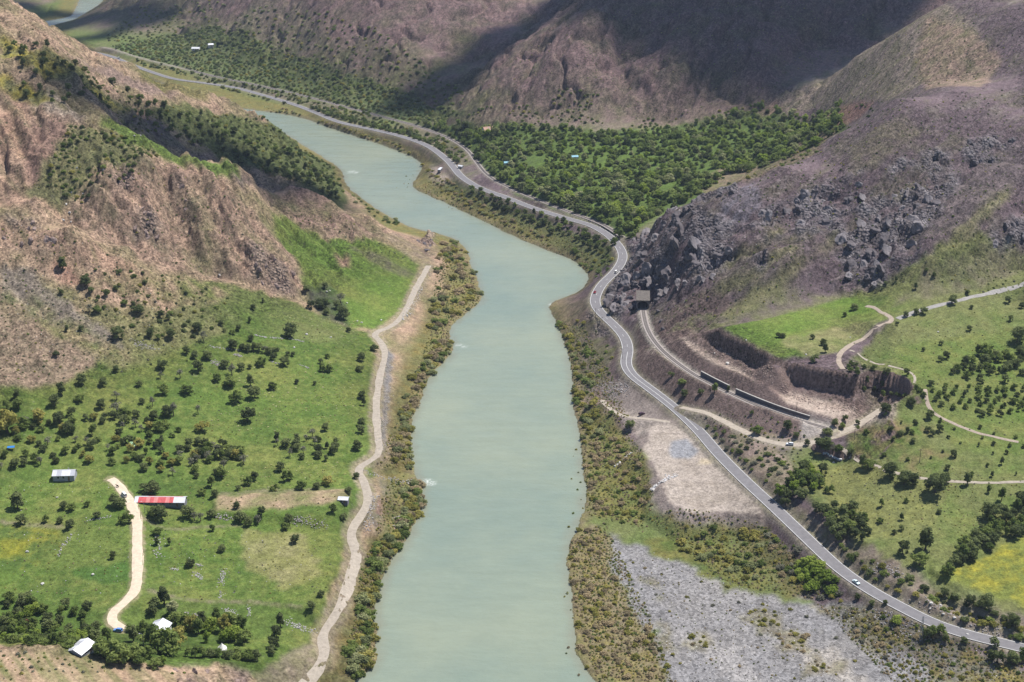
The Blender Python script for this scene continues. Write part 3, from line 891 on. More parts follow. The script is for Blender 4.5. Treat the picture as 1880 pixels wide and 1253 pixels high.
paint([(1280, 770), (1440, 830), (1480, 870), (1430, 910), (1380, 880), (1320, 820)], blend(c3(.27, .205, .175), OLIVE, .3, (.9, N12)), .9)
paint([(1260, 735), (1300, 730), (1380, 760), (1480, 790), (1450, 815), (1380, 795), (1300, 760)], blend(c3(.27, .205, .185), DRY, .25, (.9, N12)), .95)
paint([(1150, 620), (1180, 580), (1200, 620), (1260, 680), (1340, 730), (1260, 740), (1200, 700), (1170, 660)], blend(c3(.33, .27, .24), OLIVE, .3, (.9, N12)), .85)
for pix in ([(1319, 574), (1422, 514), (1499, 467), (1550, 425), (1532, 452), (1440, 528), (1340, 588)], [(1242, 566), (1319, 529), (1396, 489), (1473, 448), (1460, 468), (1390, 512), (1300, 558)], [(1300, 488), (1383, 452), (1442, 418), (1430, 436), (1380, 468), (1320, 494)], [(1610, 540), (1690, 486), (1740, 446), (1860, 336), (1850, 370), (1760, 455), (1700, 500)]):
    paint(pix, blend(c3(.19, .19, .085), DRY, .25, (.9, N5)), .75, 4, .8)
paint([(1330, 362), (1386, 336), (1402, 380), (1372, 410), (1330, 432), (1318, 400)], blend(c3(.20, .185, .215), MAUVE, .3, (.9, STREAK)), .85)
paint([(1640, 560), (1700, 500), (1760, 470), (1880, 420), (1880, 500), (1760, 540)], blend(c3(.17, .165, .08), c3(.2, .15, .145), .4, (.9, N12)), .6)
paint([(1560, 270), (1660, 215), (1700, 240), (1620, 300), (1560, 320)], blend(c3(.2, .185, .10), MAUVE, .4, (.9, N12)), .7)
paint([(1640, 400), (1760, 330), (1880, 250), (1880, 330), (1760, 420), (1660, 460)], blend(c3(.22, .18, .175), MAUVE_D, .35, (1.0, STREAK), (.6, N5)), .7)
C = mixc(C, blend(c3(.235, .175, .155), c3(.17, .12, .11), .4, (.9, N5)), sstep(9, -1, S_Q1) * sstep(4, 8, S_PLAT + 6))
C = mixc(C, blend(c3(.235, .175, .155), c3(.17, .12, .11), .4, (.9, N5)), sstep(8, -1, S_Q2) * sstep(.5, 1.2, SLOPE + .5))
C = mixc(C, blend(c3(.41, .335, .285), c3(.33, .25, .21), .3, (.9, N12)), np.maximum(sstep(-3, -9, S_Q1), sstep(-3, -9, S_Q2)))
for S in (S_BERM1, S_BERM2, S_SPOIL):
    C = mixc(C, blend(c3(.255, .205, .185), c3(.19, .155, .125), .4, (.9, N5)), sstep(6, 2, S) * .9)
_qs = blend(c3(.225, .165, .148), c3(.16, .115, .105), .4, (.9, N5))
C = mixc(C, _qs, np.maximum(sstep(39, 32, S_Q1), sstep(39, 32, S_Q2)) * sstep(.5, .8, SLOPE))
paint([(1470, 770), (1510, 765), (1545, 790), (1500, 815), (1470, 800)], c3(.36, .325, .30), .9)
paint([(1600, 760), (1640, 735), (1650, 770), (1590, 785), (1540, 790)], c3(.37, .30, .26), .8)
terr = sstep(10, 4, S_TERR)
C = mixc(C, blend(c3(.29, .235, .215), c3(.21, .18, .16), .4, (.9, N5), (.6, N2)), terr)
C = mixc(C, blend(SAND, c3(.32, .275, .235), .35, (.9, N12), (.5, N5)), sstep(1, -2, S_TERR))
C = mixc(C, c3(.24, .20, .165), np.clip(sstep(0, -2, S_TERR) * (1.2 * fbm(GX, GY, 16, 4, 160) - .05), 0, .75))
paint([(1232, 812), (1262, 806), (1282, 830), (1268, 842), (1234, 840), (1226, 826)], c3(.27, .275, .30), .95, 2, .4)
paint([(1284, 842), (1308, 840), (1310, 850), (1286, 852)], c3(.55, .46, .33), .9, 2, .4)
paint([(1095, 700), (1150, 695), (1200, 740), (1230, 770), (1180, 768), (1120, 735)], blend(c3(.31, .26, .24), c3(.22, .185, .165), .4, (.9, N5), (.5, N2)), .95)
paint([(1130, 745), (1180, 765), (1240, 775), (1200, 800), (1150, 790)], SAND, .8)
# gravel bar and its scrub
_b0, _b1, _bm = paint([(1118, 985), (1170, 1000), (1250, 1030), (1330, 1078), (1450, 1098), (1560, 1105), (1640, 1150), (1720, 1260), (1700, 1320), (1250, 1320), (1230, 1253), (1180, 1150), (1140, 1080), (1112, 1020)], gravelC, 1.0, 3, 2.2)
paint([(1150, 1010), (1260, 1060), (1380, 1120), (1460, 1200), (1400, 1190), (1260, 1090), (1150, 1030)], c3(.235, .225, .225), .7, 4, 2.5)
paint([(1420, 1160), (1520, 1190), (1600, 1253), (1540, 1253), (1460, 1200)], c3(.33, .30, .27), .8, 4, 2.2)
paint([(1240, 1150), (1330, 1180), (1420, 1260), (1360, 1260), (1280, 1200)], c3(.34, .32, .31), .6, 4, 2.5)
for pix in ([(1360, 1118), (1425, 1120), (1440, 1160), (1370, 1150)], [(1420, 1155), (1490, 1165), (1490, 1205), (1430, 1190)], [(1270, 1165), (1305, 1168), (1300, 1198), (1268, 1192)], [(1480, 1212), (1540, 1215), (1540, 1240), (1490, 1236)], [(1180, 1060), (1220, 1070), (1230, 1100), (1190, 1090)], [(1560, 1140), (1640, 1160), (1640, 1200), (1580, 1190)], [(1200, 1150), (1240, 1160), (1250, 1200), (1215, 1195)]):
    paint(pix, blend(c3(.185, .155, .095), c3(.13, .13, .055), .4, (1, N5)), .65, 4, 2.5)
bar = np.zeros((NR, NC), np.float32)
bar[_b0:_b1] = _bm
paint([(1480, 1110), (1640, 1120), (1760, 1180), (1880, 1230), (1880, 1300), (1740, 1300), (1680, 1200), (1560, 1150)], blend(brush, gravelC, .35, (1.2, N12), (.6, N5)), .85)
paint([(1180, 985), (1250, 990), (1330, 1040), (1380, 1080), (1330, 1080), (1250, 1035), (1190, 1005)], blend(c3(.085, .115, .03), OCHRE, .3, (.9, N12)), .9)
paint([(1200, 940), (1260, 960), (1400, 960), (1460, 1030), (1520, 1080), (1450, 1095), (1340, 1070), (1250, 1000)], blend(brush, c3(.11, .14, .045), .4, (.9, N12)), .85)
paint([(1040, 1000), (1080, 960), (1120, 985), (1120, 1040), (1160, 1120), (1200, 1180), (1230, 1253), (1100, 1253), (1050, 1150)], blend(c3(.20, .165, .115), OCHRE, .45, (.9, N12), (.5, N5)), .95)
paint([(1068, 760), (1100, 740), (1140, 780), (1190, 850), (1200, 900), (1180, 960), (1100, 950), (1075, 880)], blend(c3(.12, .14, .045), OCHRE, .4, (.9, N12)), .95)
paint([(1040, 600), (1090, 585), (1130, 640), (1110, 700), (1075, 740), (1055, 690)], blend(OLIVE, MAUVE, .35, (.9, N12)), .8)
# forest bench and the far slopes
paint([(720, 215), (900, 235), (1100, 240), (1400, 190), (1560, 190), (1552, 240), (1440, 300), (1380, 330), (1262, 375), (1200, 400), (1150, 440), (1050, 400), (950, 358), (885, 310), (830, 250)], blend(c3(.085, .125, .035), GRASS, .35, (.9, N12), (.5, N40)), .95)
paint([(1280, 330), (1330, 305), (1420, 290), (1480, 250), (1540, 235), (1500, 280), (1420, 310), (1360, 340)], blend(c3(.27, .19, .15), OLIVE, .35, (1, N12)), .85)
paint([(1500, 215), (1560, 190), (1610, 185), (1580, 215), (1530, 235)], c3(.31, .18, .145), .8)
paint([(880, 230), (960, 200), (1080, 160), (1180, 190), (1200, 225), (1100, 245)], blend(c3(.12, .145, .055), c3(.28, .21, .19), .3, (.9, gul_F * .5), (.5, N12)), .75)
paint([(1420, 190), (1520, 130), (1640, 62), (1745, 10), (1800, 60), (1740, 140), (1640, 180), (1560, 185), (1500, 195)], blend(c3(.31, .245, .205), c3(.17, .165, .085), .35, (.8, N12), (.6, STREAK)), .9)
paint([(1700, 30), (1790, 60), (1840, 110), (1800, 160), (1700, 165), (1680, 110)], blend(c3(.38, .265, .2), OLIVE, .25, (1, N12)), .7)
paint([(1380, 195), (1420, 180), (1440, 200), (1400, 215)], c3(.36, .24, .19), .7)
paint([(196, 82), (300, 60), (400, 50), (520, 95), (650, 140), (760, 175), (860, 210), (720, 218), (560, 182), (400, 145), (250, 108)], blend(c3(.09, .13, .045), OLIVE, .35, (.9, N12), (.6, N40)), .9)
paint([(400, 50), (480, 0), (560, 0), (600, 90), (520, 100)], blend(c3(.12, .14, .06), c3(.30, .22, .2), .45, (.9, N12)), .6)
paint([(240, 105), (420, 165), (560, 205), (520, 210), (380, 190), (260, 150)], blend(c3(.15, .16, .055), OCHRE, .4, (.9, N12)), .8)
paint([(780, 300), (830, 330), (800, 350), (760, 345)], blend(c3(.38, .315, .27), DRY, .3, (.9, N12)), .85)
paint([(830, 330), (900, 365), (1000, 405), (1110, 440), (1140, 480), (1090, 500), (1040, 465), (950, 435), (850, 385), (790, 355)], blend(c3(.12, .15, .045), OLIVE, .35, (.9, N12), (.5, N40)), .85)
paint([(480, 185), (560, 215), (640, 235), (740, 275), (720, 270), (600, 235), (500, 205)], blend(OCHRE, c3(.19, .175, .08), .4, (1, N12)), .9)

paint([(860, 215), (960, 170), (1060, 130), (1200, 185), (1330, 150), (1420, 175), (1400, 205), (1200, 232), (1000, 240)], blend(c3(.12, .135, .055), c3(.23, .16, .15), .45, (1.0, gul_F * .5), (.6, N12)), .7, 6, 2.0)
for pix in ([(0, 955), (110, 962), (125, 966), (122, 970), (105, 968), (0, 962)], [(262, 945), (300, 968), (450, 962), (452, 966), (300, 973), (260, 952)], [(275, 1080), (330, 1096), (480, 1106), (560, 1110), (560, 1116), (480, 1112), (330, 1102), (270, 1086)], [(390, 905), (640, 897), (640, 901), (390, 910)]):
    paint(pix, blend(c3(.25, .215, .14), c3(.08, .11, .03), .4, (1.2, N5)), .8, 1, .5)
paint([(262, 985), (300, 975), (440, 970), (430, 1080), (280, 1075)], blend(c3(.085, .145, .03), c3(.15, .175, .045), .4, (1.0, N12), (.6, N5)), .6, 2, .6)
paint([(10, 880), (90, 885), (195, 880), (215, 905), (205, 945), (120, 955), (0, 945)], blend(c3(.10, .16, .034), c3(.17, .19, .055), .35, (1.0, N12), (.6, N5)), .6, 2, .6)
paint([(130, 978), (240, 965), (240, 1035), (100, 1045)], blend(c3(.12, .16, .042), c3(.09, .14, .03), .4, (1.0, N12)), .6, 2, .5)

# rock
cragm = np.clip(crag * 1.15, 0, 1) * sstep(2, 6, D_ROAD)
rockR = blend(blend(c3(.18, .163, .176), c3(.33, .305, .32), .38, (1.2, (_id - .5)), (.9, (_jd - .5)), (.5, N5)), MAUVE_D, .2, (.8, N12), (.5, N5))
rockL = blend(blend(c3(.30, .225, .19), c3(.2, .14, .13), .4, (1, (_jd - .5)), (.6, N5)), c3(.42, .33, .26), .1, (.9, (_id - .5)))
C = mixc(C, mixc(rockL, rockR, rightside), cragm * .92)
# bright broken bands in the rock, dark tussocks on the slopes
spk = sstep(.45, .75, fbm(GX, GY, 3.2, 2, 140))
C = mixc(C, c3(.10, .105, .05), spk * sstep(.12, .3, SLOPE0) * (1 - cragm) * .55 * sstep(-.3, .3, N40 + .2))
spk2 = sstep(.4, .8, fbm(GX, GY, 2.4, 2, 141))
C = mixc(C, c3(.42, .39, .35), spk2 * .25 * sstep(.1, .3, SLOPE0))

# verges and shoulders
C = mixc(C, blend(c3(.34, .295, .25), OLIVE, .3, (.9, N5)), sstep(8.5, 4.6, D_ROAD + 1.5 * N5) * (.85 - .5 * sstep(1150, 1300, GY)))
C = mixc(C, c3(.40, .36, .315), sstep(5.2, 3.2, D_RAILN + N5) * .95)
C = mixc(C, c3(.25, .22, .19), sstep(4.2, 2.6, D_RAILF + N5) * .8)
C = mixc(C, blend(c3(.36, .29, .22), OLIVE, .35, (.9, N5)), sstep(7, 3.5, D_DL + 1.5 * N5) * .85)
C = mixc(C, blend(c3(.33, .27, .18), GRASS, .3, (.9, N5)), sstep(4.6, 2.8, D_FL + N5) * .8)
C = mixc(C, blend(c3(.34, .29, .24), OLIVE, .2, (.9, N5)), sstep(6, 3, D_TA + N5) * .85)
# shingle beside the left road
_m = paint([(706, 640), (722, 650), (716, 720), (708, 800), (700, 830), (704, 760), (706, 700)], gravelC, .9, 2, .6)
paint([(680, 960), (690, 925), (700, 905), (690, 880), (720, 880), (760, 890), (740, 905), (706, 918), (690, 985)], blend(gravelC, OLIVE, .35, (1, N5)), .7)
C = mixc(C, c3(.27, .185, .145), sstep(.5, -1, S_PEN))
# river bank
flat_bank = sstep(42, 22, RIV_N) * sstep(7.5, 4, Z) * sstep(60, -40, GX - (GY - 900) * .12)
C = mixc(C, blend(brush, c3(.15, .15, .06), .35, (.9, N12), (.5, N5)), flat_bank * .95)
bank = sstep(9, 2, RIV_N) * sstep(-2, 0, RIV_N)
C = mixc(C, blend(c3(.20, .16, .11), brush, .5, (.9, N5)), bank * .8)
C = mixc(C, c3(.16, .17, .13), sstep(.5, -1, RIV_N))
GRASSY0 = np.clip((C[..., 1] - np.maximum(C[..., 0], C[..., 2])) * 14, 0, 1)
FINE = fbm(GX, GY, 2.6, 3, 150, .65, True)
RIBS = aniso(.3, -1, 2.6, 16, 151, 3)
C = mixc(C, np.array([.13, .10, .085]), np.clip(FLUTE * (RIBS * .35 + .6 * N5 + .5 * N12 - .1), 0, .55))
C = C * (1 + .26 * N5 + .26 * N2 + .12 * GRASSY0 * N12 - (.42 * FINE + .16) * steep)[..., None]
C = np.clip(C, .012, .8)
GRASSY = np.clip((C[..., 1] - np.maximum(C[..., 0], C[..., 2])) * 14, 0, 1)


# ------------------------------------------------------------------ materials
def mat(name):
    m = bpy.data.materials.new(name)
    m.use_nodes = True
    nt = m.node_tree
    b = nt.nodes['Principled BSDF']
    return m, nt, b


def plain(name, col, rough=.8, metal=0.0, var=.18, scale=1.5, bump=0.0, spec=.3):
    """a painted or mineral surface with some uneven tone"""
    m, nt, b = mat(name)
    tc = nt.nodes.new('ShaderNodeTexCoord')
    no = nt.nodes.new('ShaderNodeTexNoise')
    no.inputs['Scale'].default_value = scale
    no.inputs['Detail'].default_value = 5
    no.inputs['Roughness'].default_value = .65
    nt.links.new(tc.outputs['Object'], no.inputs['Vector'])
    rp = nt.nodes.new('ShaderNodeValToRGB')
    e = rp.color_ramp.elements
    e[0].position, e[1].position = .3, .72
    e[0].color = tuple(max(0, c * (1 - var)) for c in col) + (1,)
    e[1].color = tuple(min(1, c * (1 + var)) for c in col) + (1,)
    nt.links.new(no.outputs['Fac'], rp.inputs['Fac'])
    nt.links.new(rp.outputs['Color'], b.inputs['Base Color'])
    b.inputs['Roughness'].default_value = rough
    b.inputs['Metallic'].default_value = metal
    b.inputs['Specular IOR Level'].default_value = spec
    if bump:
        bp = nt.nodes.new('ShaderNodeBump')
        bp.inputs['Strength'].default_value = bump
        bp.inputs['Distance'].default_value = .1
        nt.links.new(no.outputs['Fac'], bp.inputs['Height'])
        nt.links.new(bp.outputs['Normal'], b.inputs['Normal'])
    return m


def link_mesh(name, me, material=None, parent=None):
    o = bpy.data.objects.new(name, me)
    COL.objects.link(o)
    if material and not me.materials:
        me.materials.append(material)
    if parent:
        o.parent = parent
    return o


def tag(o, label=None, cat=None, group=None, kind=None):
    if label:
        o['label'] = label
    if cat:
        o['category'] = cat
    if group:
        o['group'] = group
    if kind:
        o['kind'] = kind
    return o


def grid_mesh(name, X, Y, Zv, keepq=None, attrs=None, smooth=True):
    nr, nc = X.shape
    idx = np.arange(nr * nc).reshape(nr, nc)
    q = np.stack([idx[:-1, :-1], idx[:-1, 1:], idx[1:, 1:], idx[1:, :-1]], -1).reshape(-1, 4)
    if keepq is not None:
        q = q[keepq.ravel()]
        used = np.unique(q)
        remap = np.full(nr * nc, -1)
        remap[used] = np.arange(len(used))
        q = remap[q]
    else:
        used = np.arange(nr * nc)
    co = np.stack([X.ravel()[used], Y.ravel()[used], Zv.ravel()[used]], -1).astype(np.float32)
    me = bpy.data.meshes.new(name)
    me.vertices.add(len(co))
    me.vertices.foreach_set('co', co.ravel())
    me.loops.add(q.size)
    me.loops.foreach_set('vertex_index', q.ravel().astype(np.int32))
    me.polygons.add(len(q))
    me.polygons.foreach_set('loop_start', np.arange(0, q.size, 4, dtype=np.int32))
    me.polygons.foreach_set('loop_total', np.full(len(q), 4, np.int32))
    me.update(calc_edges=True)
    if smooth:
        me.polygons.foreach_set('use_smooth', np.ones(len(q), bool))
    for an, arr in (attrs or {}).items():
        a = me.attributes.new(an, 'FLOAT_COLOR', 'POINT')
        v = np.ones((len(used), 4), np.float32)
        v[:, :arr.shape[-1]] = arr.reshape(-1, arr.shape[-1])[used]
        a.data.foreach_set('color', v.ravel())
    return me


# ground material: land cover carried by the mesh, fine grain and relief procedural
gm, nt, b = mat('ground')
L = nt.links.new
at = nt.nodes.new('ShaderNodeAttribute')
at.attribute_name = 'cover'
ak = nt.nodes.new('ShaderNodeAttribute')
ak.attribute_name = 'kind_mask'
geo = nt.nodes.new('ShaderNodeNewGeometry')


def tnoise(nt, vec, scale, detail=4, rough=.6):
    n = nt.nodes.new('ShaderNodeTexNoise')
    n.inputs['Scale'].default_value = scale
    n.inputs['Detail'].default_value = detail
    n.inputs['Roughness'].default_value = rough
    nt.links.new(vec, n.inputs['Vector'])
    return n.outputs['Fac']


def mth(nt, op, a, bb, clamp=False):
    n = nt.nodes.new('ShaderNodeMath')
    n.operation = op
    n.use_clamp = clamp
    for k, v in enumerate((a, bb)):
        if isinstance(v, (int, float)):
            n.inputs[k].default_value = v
        else:
            nt.links.new(v, n.inputs[k])
    return n.outputs[0]


pos = geo.outputs['Position']
n_f = tnoise(nt, pos, .9, 5, .7)
n_m = tnoise(nt, pos, .22, 4, .6)
sep = nt.nodes.new('ShaderNodeSeparateColor')
L(ak.outputs['Color'], sep.inputs['Color'])
v1 = mth(nt, 'MULTIPLY', mth(nt, 'SUBTRACT', n_f, .5), mth(nt, 'ADD', 1.5, mth(nt, 'MULTIPLY', ak.outputs['Alpha'], 1.3)))
v2 = mth(nt, 'MULTIPLY', mth(nt, 'SUBTRACT', n_m, .5), .7)
vc = nt.nodes.new('ShaderNodeTexVoronoi')          # stones and clods, each with a tone of its own
vc.inputs['Scale'].default_value = .75
L(pos, vc.inputs['Vector'])
sc_ = nt.nodes.new('ShaderNodeSeparateColor')
L(vc.outputs['Color'], sc_.inputs['Color'])
amp = mth(nt, 'ADD', .3, mth(nt, 'ADD', mth(nt, 'MULTIPLY', ak.outputs['Alpha'], .55), mth(nt, 'ADD', mth(nt, 'MULTIPLY', sep.outputs[0], .5), mth(nt, 'MULTIPLY', sep.outputs[2], .4))))
v3 = mth(nt, 'MULTIPLY', mth(nt, 'SUBTRACT', sc_.outputs[1], .5), amp)
fac = mth(nt, 'ADD', mth(nt, 'ADD', mth(nt, 'ADD', v1, v2), v3), 1.0)
mx = nt.nodes.new('ShaderNodeMix')
mx.data_type = 'RGBA'
mx.blend_type = 'MULTIPLY'
mx.inputs[0].default_value = 1.0
cb = nt.nodes.new('ShaderNodeCombineColor')
for k in range(3):
    L(fac, cb.inputs[k])
L(at.outputs['Color'], mx.inputs[6])
L(cb.outputs[0], mx.inputs[7])
# low dark cushions of scrub dotted over the dry slopes, too small to model one by one
vd = nt.nodes.new('ShaderNodeTexVoronoi')
vd.inputs['Scale'].default_value = .3
L(pos, vd.inputs['Vector'])
sv = nt.nodes.new('ShaderNodeSeparateColor')
L(vd.outputs['Color'], sv.inputs['Color'])
rad_ = mth(nt, 'MULTIPLY', mth(nt, 'SUBTRACT', sv.outputs[0], .35, True), .55)
dot = mth(nt, 'MULTIPLY', mth(nt, 'MULTIPLY', mth(nt, 'SUBTRACT', rad_, vd.outputs['Distance']), 9.0, True), ak.outputs['Alpha'])
mz = nt.nodes.new('ShaderNodeMix')
mz.data_type = 'RGBA'
L(mth(nt, 'MULTIPLY', dot, .85), mz.inputs[0])
L(mx.outputs[2], mz.inputs[6])
mz.inputs[7].default_value = (.052, .058, .026, 1)
L(mz.outputs[2], b.inputs['Base Color'])
b.inputs['Roughness'].default_value = .95
b.inputs['Specular IOR Level'].default_value = .08
vor = nt.nodes.new('ShaderNodeTexVoronoi')
vor.inputs['Scale'].default_value = .45
L(pos, vor.inputs['Vector'])
hgt = mth(nt, 'ADD', mth(nt, 'MULTIPLY', n_f, .8), mth(nt, 'MULTIPLY', mth(nt, 'MULTIPLY', vor.outputs['Distance'], sep.outputs[0]), 2.2))
bp = nt.nodes.new('ShaderNodeBump')
bp.inputs['Strength'].default_value = 1.0
bp.inputs['Distance'].default_value = .9
L(hgt, bp.inputs['Height'])
L(bp.outputs['Normal'], b.inputs['Normal'])

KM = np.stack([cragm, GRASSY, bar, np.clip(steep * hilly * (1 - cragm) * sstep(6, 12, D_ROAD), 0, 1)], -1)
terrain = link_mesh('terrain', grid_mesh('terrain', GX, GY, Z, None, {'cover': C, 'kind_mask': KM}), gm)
tag(terrain, kind='structure')

# ------------------------------------------------------------------ water
wm, nt, b = mat('river_water')
L = nt.links.new
geo = nt.nodes.new('ShaderNodeNewGeometry')
pos = geo.outputs['Position']
at = nt.nodes.new('ShaderNodeAttribute')
at.attribute_name = 'flow'
sep = nt.nodes.new('ShaderNodeSeparateColor')
L(at.outputs['Color'], sep.inputs['Color'])
nz = tnoise(nt, pos, .008, 6, .6)
rp = nt.nodes.new('ShaderNodeValToRGB')
e = rp.color_ramp.elements
e[0].position, e[1].position = .35, .68
e[0].color = (.185, .232, .192, 1)
e[1].color = (.246, .276, .206, 1)
L(nz, rp.inputs['Fac'])
mxs = nt.nodes.new('ShaderNodeMix')
mxs.data_type = 'RGBA'
L(sep.outputs[0], mxs.inputs[0])
L(rp.outputs['Color'], mxs.inputs[6])
mxs.inputs[7].default_value = (.20, .205, .155, 1)
mxf = nt.nodes.new('ShaderNodeMix')
mxf.data_type = 'RGBA'
fo = mth(nt, 'MULTIPLY', sep.outputs[1], mth(nt, 'MULTIPLY', mth(nt, 'SUBTRACT', tnoise(nt, pos, .8, 4, .7), .42), 5.0, True), True)
L(fo, mxf.inputs[0])
mps = nt.nodes.new('ShaderNodeMapping')
mps.inputs['Scale'].default_value = (.3, 1.0, 1.0)
L(pos, mps.inputs['Vector'])
stk = mth(nt, 'ADD', mth(nt, 'MULTIPLY', tnoise(nt, mps.outputs[0], .16, 6, .75), .32), .84)
cst = nt.nodes.new('ShaderNodeCombineColor')
for k in range(3):
    L(stk, cst.inputs[k])
mxk = nt.nodes.new('ShaderNodeMix')
mxk.data_type = 'RGBA'
mxk.blend_type = 'MULTIPLY'
mxk.inputs[0].default_value = 1.0
L(mxs.outputs[2], mxk.inputs[6])
L(cst.outputs[0], mxk.inputs[7])
L(mxk.outputs[2], mxf.inputs[6])
mxf.inputs[7].default_value = (.8, .82, .8, 1)
L(mxf.outputs[2], b.inputs['Base Color'])
b.inputs['Roughness'].default_value = .09
b.inputs['IOR'].default_value = 1.333
b.inputs['Specular IOR Level'].default_value = .5
mp = nt.nodes.new('ShaderNodeMapping')
mp.inputs['Scale'].default_value = (.45, 1.0, 1.0)
L(pos, mp.inputs['Vector'])
nzs = tnoise(nt, mp.outputs[0], .03, 5, .7)
rip = mth(nt, 'ADD', mth(nt, 'MULTIPLY', tnoise(nt, mp.outputs[0], .5, 4, .6), .5), mth(nt, 'MULTIPLY', tnoise(nt, mp.outputs[0], .06, 3, .5), 1.6))
bp = nt.nodes.new('ShaderNodeBump')
bp.inputs['Strength'].default_value = .7
bp.inputs['Distance'].default_value = .7
L(rip, bp.inputs['Height'])
L(bp.outputs['Normal'], b.inputs['Normal'])
foam = np.zeros((NR, NC))
for px, py, r in [(646, 316, 6), (654, 317, 4), (842, 633, 3), (852, 636, 3), (784, 884, 4), (792, 888, 4), (1012, 558, 3)]:
    p = at_z(px, py, 0)
    foam = np.maximum(foam, sstep(r, 0, np.hypot(GX - p[0], GY - p[1])))
flow = np.stack([sstep(-7, 1, RIV_N + 4 * N12) * .8, foam, np.zeros_like(foam)], -1)
sl = (slice(None, None, 2), slice(None, None, 2))
Rs = RIV[sl]
kq = (Rs[:-1, :-1] < 14) | (Rs[1:, 1:] < 14)
water = link_mesh('river_water', grid_mesh('river_water', GX[sl], GY[sl], np.zeros_like(Rs), kq, {'flow': flow[sl]}), wm)
tag(water, kind='structure')
# ------------------------------------------------------------------ roads and railway
def ribbon(name, P, half, lift, material, parent=None, ragged=0.0, off=0.0, seed=1, skirt=0.0, drape=False, s0=None, s1=None):
    """a strip along a centre line of world points"""
    P = np.array(P)
    d = np.gradient(P[:, :2], axis=0)
    n = np.stack([d[:, 1], -d[:, 0]], 1) / np.maximum(np.linalg.norm(d, axis=1), 1e-6)[:, None]
    k0 = 0 if s0 is None else s0
    k1 = len(P) if s1 is None else s1
    rng = random.Random(seed)
    vs, fs = [], []
    cols = [-1, -.5, 0, .5, 1] if half > 1 else [-1, 1]
    wob = [1.0, 1.0]
    for k in range(k0, k1):
        wob = [wob[i] * .6 + .4 * (1 + ragged * rng.uniform(-1, 1)) for i in (0, 1)]
        for c in cols:
            w = half * (wob[0] if c < 0 else wob[1])
            x = P[k, 0] + n[k, 0] * (off + c * w)
            y = P[k, 1] + n[k, 1] * (off + c * w)
            z = (float(height(x, y)) if drape else P[k, 2]) + lift
            if drape and c in (-1, 1):
                z -= .06
            vs.append((x, y, z))
    m = len(cols)
    for k in range(k1 - k0 - 1):
        for j in range(m - 1):
            a = k * m + j
            fs.append((a, a + 1, a + m + 1, a + m))
    if skirt:
        base = len(vs)
        for k in range(k1 - k0):
            for c in (0, m - 1):
                v = vs[k * m + c]
                vs.append((v[0], v[1], v[2] - skirt))
        for k in range(k1 - k0 - 1):
            a, b_ = k * m, base + k * 2
            fs.append((a, a + m, b_ + 2, b_))
            a, b_ = k * m + m - 1, base + k * 2 + 1
            fs.append((a + m, a, b_, b_ + 2))
    me = bpy.data.meshes.new(name)
    me.from_pydata(vs, [], fs)
    return link_mesh(name, me, material, parent)


M_ASPHALT = plain('asphalt', (.165, .158, .168), .85, var=.14, scale=.35)
M_LINE = plain('road_paint', (.56, .56, .55), .7, var=.18, scale=1.2)
M_DIRT = plain('dirt_track', (.345, .30, .25), .95, var=.22, scale=.5, bump=.4)
M_DIRTP = plain('pale_dirt', (.56, .465, .36), .95, var=.16, scale=.5, bump=.4)
M_DIRTR = plain('rutted_earth', (.33, .27, .22), .95, var=.2, scale=.6, bump=.4)
M_BALLAST = plain('ballast', (.30, .265, .25), .95, var=.25, scale=1.5, bump=.5)
M_RAIL = plain('rail_steel', (.16, .14, .135), .5, .6, var=.2)
M_SLEEP = plain('sleeper_concrete', (.24, .215, .20), .9, var=.2)
M_CONC = plain('concrete', (.36, .34, .325), .9, var=.2, scale=.6, bump=.3)
M_CONCD = plain('weathered_concrete', (.15, .135, .135), .92, var=.28, scale=.5, bump=.3)

road = ribbon('road', P_ROAD, 4.0, .0, M_ASPHALT, skirt=.5)
tag(road, kind='structure')
ribbon('edge_line', P_ROAD, .14, .012, M_LINE, road, off=3.6)
ribbon('edge_line', P_ROAD, .14, .012, M_LINE, road, off=-3.6)
_sol = [k for k, p in enumerate(P_ROAD) if 640 < project(*p)[1] < 792]
ribbon('centre_line', P_ROAD, .14, .012, M_LINE, road, s0=_sol[0], s1=_sol[-1])
_das = [k for k, p in enumerate(P_ROAD) if 440 < project(*p)[1] < 640]
for k in _das[::4]:
    ribbon('lane_dash', P_ROAD, .09, .012, M_LINE, road, s0=k, s1=min(k + 2, len(P_ROAD)))
def dirt(name, P, half, material, seed, drape=True):
    o = ribbon(name, P, half, .12, material, ragged=.38, seed=seed, drape=drape)
    return tag(o, kind='structure')


dirt('dirt_road', P_DL, 2.4, M_DIRT, 2)
dirt('farm_lane', P_FL, 2.5, M_DIRTP, 3)
dirt('dirt_track', P_TA, 2.4, M_DIRT, 4)
dirt('dirt_track', P_TT, 1.5, M_DIRT, 5)
for k, (pix, hw, m) in enumerate([(TRACK_C, 1.6, M_DIRTR), (TRACK_D, .8, M_DIRT), (TRACK_E, 1.2, M_DIRTR), (TRACK_F, 1.2, M_DIRT)]):
    G = smooth_line(ground([p[0] for p in pix], [p[1] for p in pix]), 3)
    dirt('dirt_track', G, hw, m, 10 + k)
G = smooth_line(ground([p[0] for p in WASH], [p[1] for p in WASH]), 3)
tag(ribbon('stony_wash', G, 2.0, .14, plain('wash_gravel', (.29, .275, .265), .95, var=.25, scale=.7, bump=.5), ragged=.5, seed=20, drape=True), kind='structure')


